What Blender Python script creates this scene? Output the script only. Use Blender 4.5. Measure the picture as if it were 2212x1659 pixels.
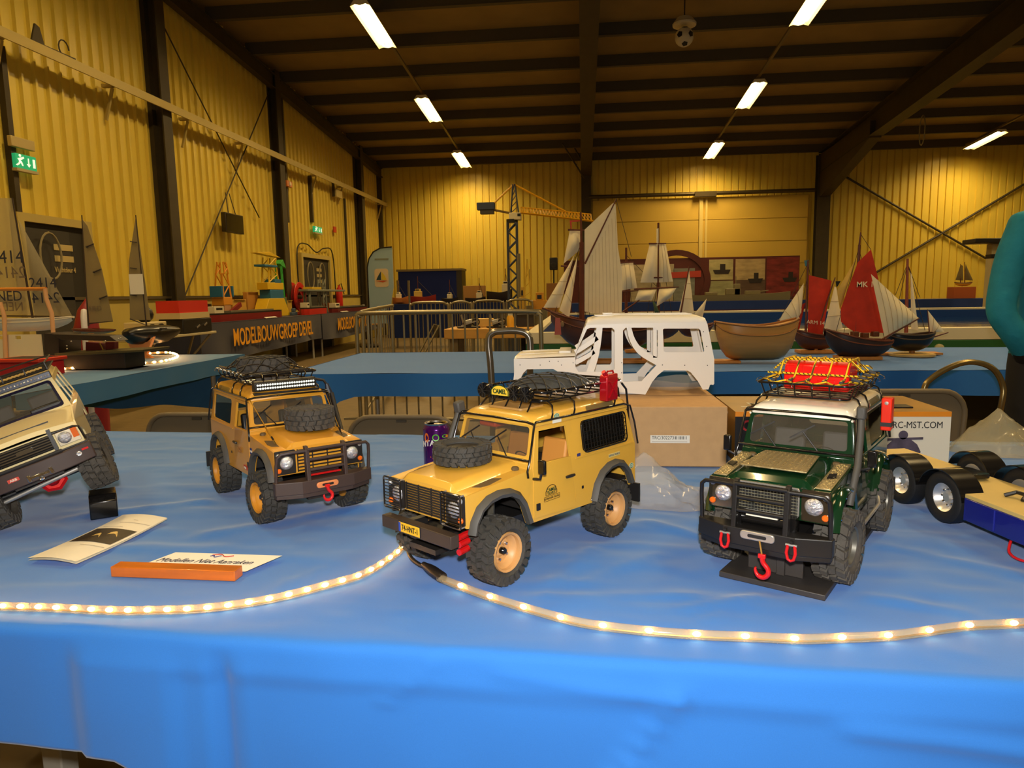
import bpy, bmesh, math, random
from mathutils import Vector as V, Matrix as MX
random.seed(7)
for o in list(bpy.data.objects): bpy.data.objects.remove(o)
scn = bpy.context.scene; COL = scn.collection
PI = math.pi; R = math.radians
# ---------------------------------------------------------------- camera
FPX, TH, PS, RO, HC = 1500., R(7.38), R(5.87), R(1.0), 1.18
cF = V((-math.sin(PS)*math.cos(TH), math.cos(PS)*math.cos(TH), -math.sin(TH)))
r0 = V((math.cos(PS), math.sin(PS), 0)); u0 = r0.cross(cF)
cR = r0*math.cos(RO)-u0*math.sin(RO); cU = u0*math.cos(RO)+r0*math.sin(RO)
cC = V((0, 0, HC))
cam = bpy.data.cameras.new('camera'); cam.sensor_width = 36; cam.lens = FPX/2212*36
cam.clip_start = .01; cam.clip_end = 200
co = bpy.data.objects.new('camera', cam); COL.objects.link(co)
m = MX((cR, cU, -cF)).transposed().to_4x4(); m.translation = cC; co.matrix_world = m
scn.camera = co
def ray(x, y): return cF*FPX+cR*(x-1106)-cU*(y-829.5)
def pz(x, y, z): d = ray(x, y); return cC+d*((z-HC)/d.z)       # pixel onto a level surface
def py(x, y, Y): d = ray(x, y); return cC+d*(Y/d.y)            # pixel onto a wall across the hall
def px(x, y, X): d = ray(x, y); return cC+d*(X/d.x)            # pixel onto a wall along the hall
# ---------------------------------------------------------------- light
w = bpy.data.worlds.new('world'); scn.world = w; w.use_nodes = True
w.node_tree.nodes['Background'].inputs[0].default_value = (.95, .68, .33, 1)
w.node_tree.nodes['Background'].inputs[1].default_value = .10
fl = bpy.data.lights.new('camera_flash', 'SPOT'); fl.energy = 70; fl.color = (1, .95, .88)
fl.shadow_soft_size = .02; fl.spot_size = R(125); fl.spot_blend = .6
fo = bpy.data.objects.new('camera_flash', fl); COL.objects.link(fo)
fo.matrix_world = m @ MX.Translation((.0, .075, .02))
vs = scn.view_settings; vs.view_transform = 'Standard'; vs.look = 'None'; vs.gamma = 1; vs.use_curve_mapping = False
vs.exposure = 0.0
LAMP = (1, .70, .32)
# ---------------------------------------------------------------- materials
_m = {}
def lin(c): return tuple(((x/255)/12.92 if x/255 <= .04045 else ((x/255+.055)/1.055)**2.4) for x in c)+(1,)
def M(name, col=(128, 128, 128), rough=.5, metal=0, var=0, bump=0, scale=60, emit=0, alpha=1, coat=0, stretch=None, dist=.002, trans=0, spec=None):
    if name in _m: return _m[name]
    mt = bpy.data.materials.new(name); mt.use_nodes = True; nt = mt.node_tree; b = nt.nodes['Principled BSDF']
    c = lin(col); b.inputs['Base Color'].default_value = c
    b.inputs['Roughness'].default_value = rough; b.inputs['Metallic'].default_value = metal
    b.inputs['Coat Weight'].default_value = coat; b.inputs['Alpha'].default_value = alpha
    b.inputs['Transmission Weight'].default_value = trans
    if spec is not None: b.inputs['Specular IOR Level'].default_value = spec
    if emit: b.inputs['Emission Color'].default_value = c; b.inputs['Emission Strength'].default_value = emit
    if var or bump:
        tc = nt.nodes.new('ShaderNodeTexCoord'); mp = nt.nodes.new('ShaderNodeMapping'); nz = nt.nodes.new('ShaderNodeTexNoise')
        nz.inputs['Scale'].default_value = scale; nz.inputs['Detail'].default_value = 5
        if stretch: mp.inputs['Scale'].default_value = stretch
        nt.links.new(tc.outputs['Object'], mp.inputs[0]); nt.links.new(mp.outputs[0], nz.inputs['Vector'])
        if var:
            rp = nt.nodes.new('ShaderNodeValToRGB'); e = rp.color_ramp.elements
            e[0].position = .3; e[1].position = .7
            e[0].color = tuple(max(0, x*(1-var)) for x in c[:3])+(1,); e[1].color = tuple(min(1, x*(1+var)) for x in c[:3])+(1,)
            nt.links.new(nz.outputs[0], rp.inputs[0]); nt.links.new(rp.outputs[0], b.inputs['Base Color'])
        if bump:
            bp = nt.nodes.new('ShaderNodeBump'); bp.inputs['Strength'].default_value = bump; bp.inputs['Distance'].default_value = dist
            nt.links.new(nz.outputs[0], bp.inputs['Height']); nt.links.new(bp.outputs[0], b.inputs['Normal'])
    _m[name] = mt; return mt
def GLASS(name, col, fac=.25, rough=.03):
    # thin clear plastic: see-through tint plus a gloss layer
    if name in _m: return _m[name]
    mt = bpy.data.materials.new(name); mt.use_nodes = True; nt = mt.node_tree; nt.nodes.clear()
    o = nt.nodes.new('ShaderNodeOutputMaterial'); t = nt.nodes.new('ShaderNodeBsdfTransparent'); g = nt.nodes.new('ShaderNodeBsdfPrincipled'); x = nt.nodes.new('ShaderNodeMixShader')
    c = lin(col); t.inputs[0].default_value = (1, 1, 1, 1) if fac > .5 else tuple(min(1, .80+.2*a) for a in c[:3])+(1,)
    g.inputs['Base Color'].default_value = c; g.inputs['Roughness'].default_value = rough
    x.inputs[0].default_value = fac
    nt.links.new(t.outputs[0], x.inputs[1]); nt.links.new(g.outputs[0], x.inputs[2]); nt.links.new(x.outputs[0], o.inputs[0])
    _m[name] = mt; return mt
# ---------------------------------------------------------------- mesh builder
def basis(d):
    d = V(d).normalized(); a = V((0, 0, 1)) if abs(d.z) < .9 else V((1, 0, 0))
    u = d.cross(a).normalized(); return u, d.cross(u), d
class MB:
    def __init__(s): s.v = []; s.f = []; s.mi = []; s.cur = 0
    def mat(s, i): s.cur = i; return s
    def add(s, vs, fs):
        n = len(s.v); s.v += [V(p) for p in vs]; s.f += [[i+n for i in f] for f in fs]; s.mi += [s.cur]*len(fs); return s
    def box(s, c, d, rot=None, taper=None):
        q = []
        for z in (-.5, .5):
            for x, y in ((-.5, -.5), (.5, -.5), (.5, .5), (-.5, .5)):
                k = 1 if (z < 0 or taper is None) else taper
                p = V((x*d[0]*k, y*d[1]*k, z*d[2]))
                if rot is not None: p = rot @ p
                q.append(p+V(c))
        return s.add(q, [(3, 2, 1, 0), (4, 5, 6, 7), (0, 1, 5, 4), (1, 2, 6, 5), (2, 3, 7, 6), (3, 0, 4, 7)])
    def bx(s, x0, x1, y0, y1, z0, z1): return s.box(((x0+x1)/2, (y0+y1)/2, (z0+z1)/2), (abs(x1-x0), abs(y1-y0), abs(z1-z0)))
    def bar(s, p0, p1, w, h, up=(0, 0, 1)):
        p0 = V(p0); p1 = V(p1); d = (p1-p0); L = d.length; d.normalize(); u = d.cross(V(up))
        if u.length < 1e-4: u = d.cross(V((1, 0, 0)))
        u.normalize(); k = u.cross(d)
        return s.box((p0+p1)/2, (L, w, h), MX((d, u, k)).transposed())
    def cyl(s, p0, p1, r, r1=None, n=10, cap=True):
        p0 = V(p0); p1 = V(p1); r1 = r if r1 is None else r1; u, k, d = basis(p1-p0)
        vs = [p+(u*math.cos(2*PI*i/n)+k*math.sin(2*PI*i/n))*rr for p, rr in ((p0, r), (p1, r1)) for i in range(n)]
        fs = [(i, (i+1) % n, n+(i+1) % n, n+i) for i in range(n)]
        if cap: fs += [tuple(range(n-1, -1, -1)), tuple(range(n, 2*n))]
        return s.add(vs, fs)
    def tube(s, pts, r, n=6, closed=False, cap=True):
        pts = [V(p) for p in pts]; N = len(pts); vs = []; u = None
        for i, p in enumerate(pts):
            a = pts[(i-1) % N] if (i or closed) else p; b = pts[(i+1) % N] if (i < N-1 or closed) else p
            d = b-a
            if d.length < 1e-9: d = V((0, 0, 1))
            d.normalize()
            if u is None: u, k, _ = basis(d)
            else:
                u = u-d*u.dot(d)
                if u.length < 1e-6: u, _, _ = basis(d)
                u.normalize(); k = d.cross(u)
            rr = r[i] if isinstance(r, (list, tuple)) else r
            vs += [p+(u*math.cos(2*PI*j/n)+k*math.sin(2*PI*j/n))*rr for j in range(n)]
        fs = []
        for i in range(N if closed else N-1):
            a = i*n; b = ((i+1) % N)*n
            fs += [(a+j, a+(j+1) % n, b+(j+1) % n, b+j) for j in range(n)]
        if cap and not closed: fs += [tuple(range(n-1, -1, -1)), tuple(range((N-1)*n, N*n))]
        return s.add(vs, fs)
    def lathe(s, prof, n=24, c=(0, 0, 0), ax=(0, 0, 1)):
        u, k, d = basis(ax); c = V(c); vs = []
        for r, z in prof: vs += [c+d*z+(u*math.cos(2*PI*i/n)+k*math.sin(2*PI*i/n))*r for i in range(n)]
        fs = [(j*n+i, j*n+(i+1) % n, (j+1)*n+(i+1) % n, (j+1)*n+i) for j in range(len(prof)-1) for i in range(n)]
        if prof[0] == prof[-1]: return s.add(vs, fs)
        if prof[0][0] > 1e-6: fs.append(tuple(range(n-1, -1, -1)))
        if prof[-1][0] > 1e-6: fs.append(tuple(range((len(prof)-1)*n, len(prof)*n)))
        return s.add(vs, fs)
    def loft(s, rings, cap=True, closed=True):
        n = len(rings[0]); vs = [p for r in rings for p in r]; q = n if closed else n-1
        fs = [(j*n+i, j*n+(i+1) % n, (j+1)*n+(i+1) % n, (j+1)*n+i) for j in range(len(rings)-1) for i in range(q)]
        if cap: fs += [tuple(range(n-1, -1, -1)), tuple(range((len(rings)-1)*n, len(rings)*n))]
        return s.add(vs, fs)
    def grid(s, fn, nu, nv):
        vs = [fn(i/nu, j/nv) for j in range(nv+1) for i in range(nu+1)]
        return s.add(vs, [(j*(nu+1)+i, j*(nu+1)+i+1, (j+1)*(nu+1)+i+1, (j+1)*(nu+1)+i) for j in range(nv) for i in range(nu)])
    def sphere(s, c, r, n=12, sq=(1, 1, 1)):
        m_ = max(4, n//2); vs = []; c = V(c)
        for j in range(m_+1):
            t = PI*j/m_
            vs += [c+V((r*sq[0]*math.sin(t)*math.cos(2*PI*i/n), r*sq[1]*math.sin(t)*math.sin(2*PI*i/n), r*sq[2]*math.cos(t))) for i in range(n)]
        return s.add(vs, [(j*n+i, (j+1)*n+i, (j+1)*n+(i+1) % n, j*n+(i+1) % n) for j in range(m_) for i in range(n)])
    def prism(s, poly, fn, t0, t1):
        n = len(poly)
        return s.add([fn(a, b, t) for t in (t0, t1) for a, b in poly], [tuple(range(n-1, -1, -1)), tuple(range(n, 2*n))]+[(i, (i+1) % n, n+(i+1) % n, n+i) for i in range(n)])
    def data(s, me, fn):
        s.add([fn(*v.co) for v in me.vertices], [list(p.vertices) for p in me.polygons]); bpy.data.meshes.remove(me); return s
    def plate(s, outline, holes, th, fn):
        cu = bpy.data.curves.new('c', 'CURVE'); cu.dimensions = '2D'; cu.fill_mode = 'BOTH'; cu.extrude = th/2
        for pl in [outline]+list(holes):
            sp = cu.splines.new('POLY'); sp.points.add(len(pl)-1); sp.use_cyclic_u = True
            for p, q in zip(sp.points, pl): p.co = (q[0], q[1], 0, 1)
        o = bpy.data.objects.new('c', cu); me = bpy.data.meshes.new_from_object(o)
        bpy.data.objects.remove(o); bpy.data.curves.remove(cu); return s.data(me, fn)
    def text(s, t, size, fn, bold=0, th=.0004, align='CENTER', sx=1, res=3):
        cu = bpy.data.curves.new('t', 'FONT'); cu.body = t; cu.size = size; cu.extrude = th/2; cu.offset = bold*size
        cu.align_x = align; cu.align_y = 'CENTER'; cu.resolution_u = res
        o = bpy.data.objects.new('t', cu); me = bpy.data.meshes.new_from_object(o)
        bpy.data.objects.remove(o); bpy.data.curves.remove(cu); return s.data(me, lambda x, y, z: fn(x*sx, y, z))
    def xf(s, mt, start=0):
        for i in range(start, len(s.v)): s.v[i] = mt @ s.v[i]
        return s
    def mirror(s):
        n = len(s.v); nf = len(s.f); s.v += [V((p.x, -p.y, p.z)) for p in s.v[:n]]
        s.f += [[i+n for i in reversed(f)] for f in s.f[:nf]]; s.mi += s.mi[:nf]; return s
    def mesh(s, name, mats, smooth=35):
        me = bpy.data.meshes.new(name); me.from_pydata([tuple(p) for p in s.v], [], s.f); me.update()
        for mt in (mats if isinstance(mats, (list, tuple)) else [mats]): me.materials.append(mt)
        for p, i in zip(me.polygons, s.mi): p.material_index = i
        bm = bmesh.new(); bm.from_mesh(me); bmesh.ops.recalc_face_normals(bm, faces=bm.faces); bm.to_mesh(me); bm.free()
        if smooth:
            for p in me.polygons: p.use_smooth = True
            me.set_sharp_from_angle(angle=R(smooth))
        return me
    def build(s, name, mats, parent=None, smooth=35, bev=0, loc=None, kind=None, label=None, seg=2):
        o = bpy.data.objects.new(name, s.mesh(name, mats, smooth)); COL.objects.link(o)
        if parent: o.parent = parent
        if loc is not None: o.location = loc
        if bev:
            b = o.modifiers.new('b', 'BEVEL'); b.width = bev; b.segments = seg; b.limit_method = 'ANGLE'; b.angle_limit = R(40)
        if kind: o['kind'] = kind
        if label: o['label'] = label
        return o
def tag(o, label, cat, group=None):
    o['label'] = label; o['category'] = cat
    if group: o['group'] = group
    return o
def thing(name, label, cat, loc=(0, 0, 0), rz=0, group=None):
    o = bpy.data.objects.new(name, None); COL.objects.link(o); o.location = loc; o.rotation_euler = (0, 0, rz); o.empty_display_size = .05
    return tag(o, label, cat, group)
def inst(o, parent=None, loc=None, rot=None, scale=None):
    c = o.copy(); COL.objects.link(c); c.parent = parent
    if loc is not None: c.location = loc
    if rot is not None: c.rotation_euler = rot
    if scale is not None: c.scale = scale
    return c
def copy_tree(o, parent=None):
    c = inst(o, parent)
    for ch in [k for k in o.children]: copy_tree(ch, c)
    return c
def rr(x0, x1, y0, y1, r, n=3):
    out = []
    for cx, cy, a in ((x1-r, y1-r, 0), (x0+r, y1-r, 90), (x0+r, y0+r, 180), (x1-r, y0+r, 270)):
        out += [(cx+r*math.cos(R(a+90*i/n)), cy+r*math.sin(R(a+90*i/n))) for i in range(n+1)]
    return out
def circ(cx, cy, r, n=16): return [(cx+r*math.cos(2*PI*i/n), cy+r*math.sin(2*PI*i/n)) for i in range(n)]
def spline(pts, k=6, closed=False):
    pts = [V(p) for p in pts]; out = []; N = len(pts)
    for i in range(N if closed else N-1):
        if closed: a, b, c, d = (pts[(i+j-1) % N] for j in range(4))
        else: a, b, c, d = pts[max(i-1, 0)], pts[i], pts[i+1], pts[min(i+2, N-1)]
        for j in range(k):
            t = j/k; out.append(.5*((2*b)+(c-a)*t+(2*a-5*b+4*c-d)*t*t+(3*b-a-3*c+d)*t**3))
    if not closed: out.append(pts[-1])
    return out
def lerp(a, b, t): return a+(b-a)*t
# ================================================================ the hall
XL, YF = -6.1, 21.0
roofz = lambda Y: 5.15+(21.1-Y)*.0733
clad = M('cladding', (226, 200, 80), .40, 0, var=.05, scale=3, stretch=(1, 1, .2))
dark = M('dark_steel', (66, 56, 34), .6, 0, var=.12, scale=6)
conc = M('floor_concrete', (112, 94, 60), .55, 0, var=.14, bump=.05, scale=9)
fm = MB().bx(-6.4, 19, -3, 21.3, -.12, 0).build('floor', conc); fm['kind'] = 'structure'
# wall with profiled sheets, one object per sheet
def sheet_mesh(n=5, pitch=.2):
    p = []
    for i in range(n):
        a = i*pitch; p += [(a, 0), (a+.148, 0), (a+.160, .036), (a+.188, .036)]
    p.append((n*pitch, 0)); q = [(a, b+.012) for a, b in reversed(p)]
    poly = p+q
    mb = MB(); k = len(p)
    for i in range(k-1):
        a, b = p[i], p[i+1]
        mb.add([(a[0], a[1], 0), (b[0], b[1], 0), (b[0], b[1], 1), (a[0], a[1], 1)], [(0, 1, 2, 3)])
    return mb.mesh('cladding_sheet', clad, 0)
SHEET = sheet_mesh()
def sheets(parent, base, along_y, n, z0, ztop):
    for i in range(n):
        o = bpy.data.objects.new('cladding_sheet', SHEET); COL.objects.link(o); o.parent = parent
        if along_y: o.location = (base[0], base[1]+i+1.0, z0); o.rotation_euler = (0, 0, -PI/2); y = base[1]+i+.5
        else: o.location = (base[0]+i, base[1], z0); y = base[1]
        o.scale = (1, 1, ztop(y)-z0)
wl = MB().bx(XL-.25, XL-.07, -3, 21.2, 0, 6.95).build('wall_left', M('wall_liner', (150, 126, 60), .8), smooth=0); wl['kind'] = 'structure'
sheets(wl, (XL-.045, -2.8), True, 24, 1.24, lambda y: roofz(y)-.02)
plinth = M('plinth', (198, 176, 86), .7, var=.08, scale=2)
MB().bx(XL-.07, XL+.0, -3, 21, 0, 1.2).build('plinth', plinth, wl)
MB().bx(XL-.07, XL+.035, -3, 21, 1.2, 1.235).build('flashing', M('flash_dark', (96, 82, 52), .6), wl)
wf = MB().bx(-6.4, 19, YF+.07, YF+.25, 0, 5.2).build('wall_far', M('wall_liner'), smooth=0); wf['kind'] = 'structure'
sheets(wf, (XL, YF), False, 25, 0, lambda y: 5.13)
wr = MB().bx(18.8, 19, -3, 21.2, 0, 6.95).build('wall_right', M('cladding'), smooth=0); wr['kind'] = 'structure'
# columns, rail and brackets on the left wall
for x, y in ((340, 300), (588, 300), (770, 400)):
    Y = px(x, y, XL).y; c = MB()
    c.bx(XL-.06, XL+.02, Y-.11, Y+.11, 0, roofz(Y)-.1).bx(XL+.16, XL+.18, Y-.11, Y+.11, 0, roofz(Y)-.1).bx(XL+.02, XL+.16, Y-.012, Y+.012, 0, roofz(Y)-.1)
    c.build('column', dark, wl, smooth=0)
c = MB().bx(XL-.02, XL+.10, YF-.12, YF, 0, 5.1).build('column', dark, wl, smooth=0)
RZ = 3.94
rl = MB().bx(XL+.14, XL+.27, 5.2, 20.95, RZ, RZ+.018).bx(XL+.25, XL+.27, 5.2, 20.95, RZ-.09, RZ).build('rail', M('rail_galv', (186, 166, 96), .5, .2), wl, smooth=0)
for i in range(10):
    Y = 5.3+i*1.72
    MB().bx(XL, XL+.14, Y-.03, Y+.03, RZ-.05, RZ-.01).bar((XL+.01, Y, RZ-.45), (XL+.13, Y, RZ-.06), .03, .03).build('rail_bracket', M('rail_galv'), wl, smooth=0)
for (a, b) in (((345, 40), (560, 470)), ((585, 190), (395, 650))):
    p, q = px(*a, XL+.06), px(*b, XL+.06); MB().cyl(p, q, .012, n=6).build('brace_rod', dark, wl)
for x0, y0, x1, y1 in ((8, 100, 38, 465), (608, 180, 622, 480), (672, 380, 676, 480), (748, 430, 752, 640)):
    a = px(x0, y0, XL+.02); b = px(x1, y1, XL+.02); Y = (a.y+b.y)/2
    MB().bx(XL-.04, XL+.03, Y-.035, Y+.035, b.z, a.z).build('conduit', dark, wl, smooth=0)
# roof
ce = MB().add([(-6.4, -3, roofz(-3)), (19, -3, roofz(-3)), (19, 21.3, roofz(21.3)), (-6.4, 21.3, roofz(21.3)), (-6.4, -3, roofz(-3)+.1), (19, -3, roofz(-3)+.1), (19, 21.3, roofz(21.3)+.1), (-6.4, 21.3, roofz(21.3)+.1)], [(0, 1, 2, 3), (4, 7, 6, 5), (0, 4, 5, 1), (1, 5, 6, 2), (2, 6, 7, 3), (3, 7, 4, 0)])
ce = ce.build('ceiling', M('roof_sheet', (146, 122, 70), .8, var=.1, scale=2), smooth=0); ce['kind'] = 'structure'
pur = M('purlin_steel', (84, 76, 56), .7)
pm = MB().bx(-6.05, 18.8, -.035, .035, -.19, 0).bx(-6.05, 18.8, -.035, .06, -.205, -.185).mesh('purlin', pur, 0)
for i in range(17):
    Y = 20.8-i*1.345; o = bpy.data.objects.new('purlin', pm); COL.objects.link(o); o.parent = ce; o.location = (0, Y, roofz(Y))
def rafter(X, hw, dp, y1=20.9):
    mb = MB()
    for dz0, dz1, w_ in ((-.20, -.22, hw), (-.22, -.20-dp, .012), (-.20-dp, -.22-dp, hw)):
        mb.add([(X+sx*w_, Y, roofz(Y)+d) for Y in (-3, y1) for sx, d in ((-1, dz1), (1, dz1), (1, dz0), (-1, dz0))], [(0, 1, 2, 3), (7, 6, 5, 4), (0, 4, 5, 1), (1, 5, 6, 2), (2, 6, 7, 3), (3, 7, 4, 0)])
    return mb
rafter(.12, .15, .42).build('rafter', dark, ce, smooth=0)
rb = rafter(6.75, .15, .55)
rb.prism([(20.9, 4.9), (20.9, 3.75), (20.6, 3.75), (17.4, 4.62), (17.4, 5.0)], lambda a, b, t: (6.75+t, a, b), -.13, .13)
rb.build('rafter', dark, ce, smooth=0)
rafter(-5.98, .06, .25).build('edge_beam', dark, ce, smooth=0)
rafter(13.4, .15, .55).build('rafter', dark, ce, smooth=0)
for X, hw in ((.12, .14), (6.75, .18), (13.4, .15)):
    MB().bx(X-hw, X+hw, YF-.24, YF-.22, 0, 4.9).bx(X-hw, X+hw, YF-.02, YF, 0, 4.9).bx(X-.012, X+.012, YF-.22, YF-.02, 0, 4.9).build('column', dark, wf, smooth=0)
for a, b in (((1810, 372), (2212, 606)), ((2212, 398), (1890, 590))):
    MB().cyl(py(*a, YF-.06), py(*b, YF-.06), .03, n=8).build('brace_rod', dark, wf)
for (a, b) in (((1200, 165), (1255, 250)), ((1205, 255), (1258, 350)), ((1215, 310), (1262, 385))):
    MB().cyl(py(*a, 19.2), py(*b, 20.5), .025, n=6).build('knee_brace', dark, ce)
# sectional door in the far wall
d1 = MB().bx(.26, 6.42, YF-.05, YF+.0, 0, 3.84).build('door_1', M('door_panel', (212, 178, 72), .6), smooth=0); d1['kind'] = 'structure'
for i in range(6):
    z = i*.64; MB().bx(.3, 6.38, YF-.085, YF-.05, z+.006, z+.634).build('panel', M('door_panel'), d1, bev=.006)
MB().bx(3.35, 3.45, YF-.16, YF-.085, 0, 3.8).bx(3.52, 3.58, YF-.14, YF-.085, 0, 3.8).build('guide_post', M('post_pale', (226, 204, 120), .5), d1, smooth=0)
MB().cyl((.2, YF-.2, 3.93), (6.5, YF-.2, 3.93), .055, n=12).bx(3.2, 3.8, YF-.28, YF-.1, 3.84, 3.98).build('roller_shaft', M('shaft', (88, 76, 50), .4, .6), d1)
# dark doors in the left wall
def wall_door(name, a, b, head):
    Y0 = px(*a, XL).y; Y1 = px(*b, XL).y
    d = MB().bx(XL-.02, XL+.02, Y0, Y1, 0, head).build(name, M('door_dark', (44, 40, 32), .7), smooth=0); d['kind'] = 'structure'
    fr = M('door_frame', (190, 170, 96), .5)
    MB().bx(XL-.02, XL+.07, Y0-.09, Y1+.09, head, head+.09).build('door_head', fr, d, smooth=0)
    for Y in (Y0-.045, Y1+.045): MB().bx(XL-.02, XL+.07, Y-.045, Y+.045, 0, head).build('door_jamb', fr, d, smooth=0)
    W = Y1-Y0
    MB().bx(XL+.02, XL+.035, Y0+.04, Y0+W*.72, .1, head-.06).build('door_leaf', M('door_leaf', (58, 54, 46), .7), d, smooth=0)
    pl = M('door_notice', (196, 176, 116), .6)
    for k in range(3):
        zc = head-.25-k*.13
        if name == 'door_2' and k == 2: MB().text('Vluchtdeur 4', .085, lambda x, y, z: (XL+.04+z, Y0+W*.60+x*.75, zc+y), bold=.02, th=.002).build('lettering', pl, d, smooth=0)
        else: MB().bx(XL+.035, XL+.041, Y0+W*.60-.15, Y0+W*.60+.15, zc-.035, zc+.035).build('notice_strip', pl, d, smooth=0)
    return d, Y0, Y1
dd, a0, a1 = wall_door('door_2', (40, 480), (176, 492), 2.06)
MB().tube([(XL+.1, a0+.30+.16*math.cos(t*PI/10), 1.70+.26*math.sin(t*PI/10)) for t in range(20)], .012, closed=True).build('hose_loop', M('hose_grey', (150, 138, 100), .6), dd)
dd, b0, b1 = wall_door('door_3', (648, 550), (706, 560), 2.06)
for k in (.3, 1.0):
    MB().tube([(XL+.1, b0+k+.18*math.cos(t*PI/10), 1.66+.3*math.sin(t*PI/10)) for t in range(20)], .014, closed=True).build('hose_loop', M('hose_grey'), dd)
MB().tube(spline([(XL+.06, b0-.3, 1.2), (XL+.06, b0-.28, 2.2), (XL+.06, b0+.25, 2.35), (XL+.06, b0+.8, 2.2), (XL+.06, b0+1.3, 2.32), (XL+.06, b1+.25, 2.2), (XL+.06, b1+.32, .9)]), .014).build('loose_cable', M('cable_black', (30, 28, 24), .5), dd)
# ---- ceiling lamps: two rows plus one, rows run on over the camera
def lamp_mesh():
    mb = MB(); L = .76
    prof = [(-.16, 0), (-.10, .09), (.10, .09), (.16, 0), (.152, 0), (.094, .082), (-.094, .082), (-.152, 0)]
    mb.prism(prof, lambda a, b, t: (a, t, b), -L, L)
    for s in (-1, 1): mb.prism([(-.155, .005), (-.10, .088), (.10, .088), (.155, .005), (.08, .03), (0, .012), (-.08, .03)], lambda a, b, t: (a, s*L+t, b), -.004, .004)
    return mb.mesh('housing', [M('lamp_housing', (235, 225, 190), .35)], 30)
HOUS = lamp_mesh()
tb = MB()
for x in (-.07, 0, .07): tb.cyl((x, -.72, .045), (x, .72, .045), .013, n=10)
TUBE = tb.mesh('tube', M('lamp_tube', (255, 222, 150), .5, emit=26), 30)
def lamp(X, Y, lbl, power=72):
    z = roofz(Y)-.42; t = thing('ceiling_lamp', lbl, 'lamp', (X, Y, z), 0, 'strip lamps under the roof'); t.rotation_euler = (-math.atan(.0733), 0, 0)
    for me, n in ((HOUS, 'housing'), (TUBE, 'tube')):
        o = bpy.data.objects.new(n, me); COL.objects.link(o); o.parent = t
    for y_ in (-.6, .6): MB().cyl((0, y_, .09), (0, y_, .17), .012, n=6).build('hanger', dark, t)
    l = bpy.data.lights.new('lamp_light', 'AREA'); l.shape = 'RECTANGLE'; l.size = .2; l.size_y = 1.44; l.energy = power; l.color = LAMP; l.spread = R(150)
    o = bpy.data.objects.new('lamp_light', l); COL.objects.link(o); o.parent = t; o.location = (0, 0, .03)
LN = {19.57: 'first from the far wall', 15.47: 'second from the far wall', 11.5: 'third from the far wall', 7.4: 'fourth from the far wall', 3.3: 'fifth from the far wall', -.8: 'sixth from the far wall'}
for Y, w_ in LN.items():
    lamp(-3.29, Y, 'lit strip lamp over the banner tables, %s' % w_)
    lamp(3.48, Y, 'lit strip lamp in line with the big door, %s' % w_)
    if Y > 3: lamp(10.25, Y, 'lit strip lamp beyond the haunched roof beam, %s' % w_)
for X in (-3.29, 3.48, 10.25):
    mb = MB().bar((X, -3, roofz(-3)-.26), (X, 20.4, roofz(20.4)-.26), .05, .04); mb.build('lamp_track', M('lamp_track', (120, 104, 66), .5), ce, smooth=0)
# tube casing on the haunched beam, ceiling fan, ball
a, b = (1952, 245), (2025, 186)
A_ = px(*a, 6.95); B_ = px(*b, 6.95)
tag(MB().bar(A_, B_, .1, .08).build('strip_casing', M('strip_pale', (170, 156, 118), .5), smooth=0, bev=.01), 'unlit pale strip casing fixed along the haunched roof beam', 'lamp')
MB().tube([(A_.x, A_.y-.9+.12*math.sin(t), A_.z-.55+.3*math.cos(t)) for t in [2*PI*i/14 for i in range(14)]], .012, closed=True).build('cable_loop', M('cable_pale', (120, 108, 76), .6), ce)
fp = py(1188, 40, 13.0)
f = thing('ceiling_fan', 'dark three-bladed ceiling fan hanging from the roof purlins', 'fan', fp)
MB().lathe([(0, -.10), (.10, -.09), (.13, -.02), (.10, .05), (.03, .08), (.0, .08)], 16).build('motor', M('fan_dark', (40, 36, 28), .5), f)
MB().cyl((0, 0, .08), (0, 0, roofz(fp.y)-fp.z), .015).build('rod', dark, f)
for k in range(3):
    A = R(-8+120*k); d_ = V((math.cos(A), math.sin(A), 0)); n_ = V((-d_.y, d_.x, 0))
    MB().add([d_*r_+n_*s*w_+V((0, 0, -.05+dz)) for dz in (0, .008) for r_, w_ in ((.1, .04), (.68, .07)) for s in (-1, 1)], [(0, 1, 3, 2), (4, 6, 7, 5), (0, 2, 6, 4), (1, 5, 7, 3), (0, 4, 5, 1), (2, 3, 7, 6)]).build('blade', M('fan_dark'), f, smooth=0)
bp = py(1478, 80, 12.0)
f = thing('ceiling_ball', 'white ball with black patches hanging below a white disc at the roof', 'ball', bp)
bm_ = MB().sphere((0, 0, 0), .15, 18)
bm_.mat(1)
for dx, dy, dz in ((-.55, -.75, .05), (.55, -.75, .05), (0, -.45, .85), (0, -.5, -.85)):
    d_ = V((dx, dy, dz)).normalized(); bm_.lathe([(0, .003), (.05, 0), (.05, -.004)], 5, d_*.148, d_)
bm_.build('ball', [M('ball_white', (215, 205, 175), .5), M('ball_black', (20, 20, 20), .5)], f)
MB().lathe([(0, .30), (.12, .29), (.19, .2), (.185, .17), (.02, .17), (0, .17)], 20).build('disc', M('ball_white'), f)
MB().cyl((0, 0, .29), (0, 0, roofz(bp.y)-bp.z), .012).build('rod', dark, f)
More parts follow.
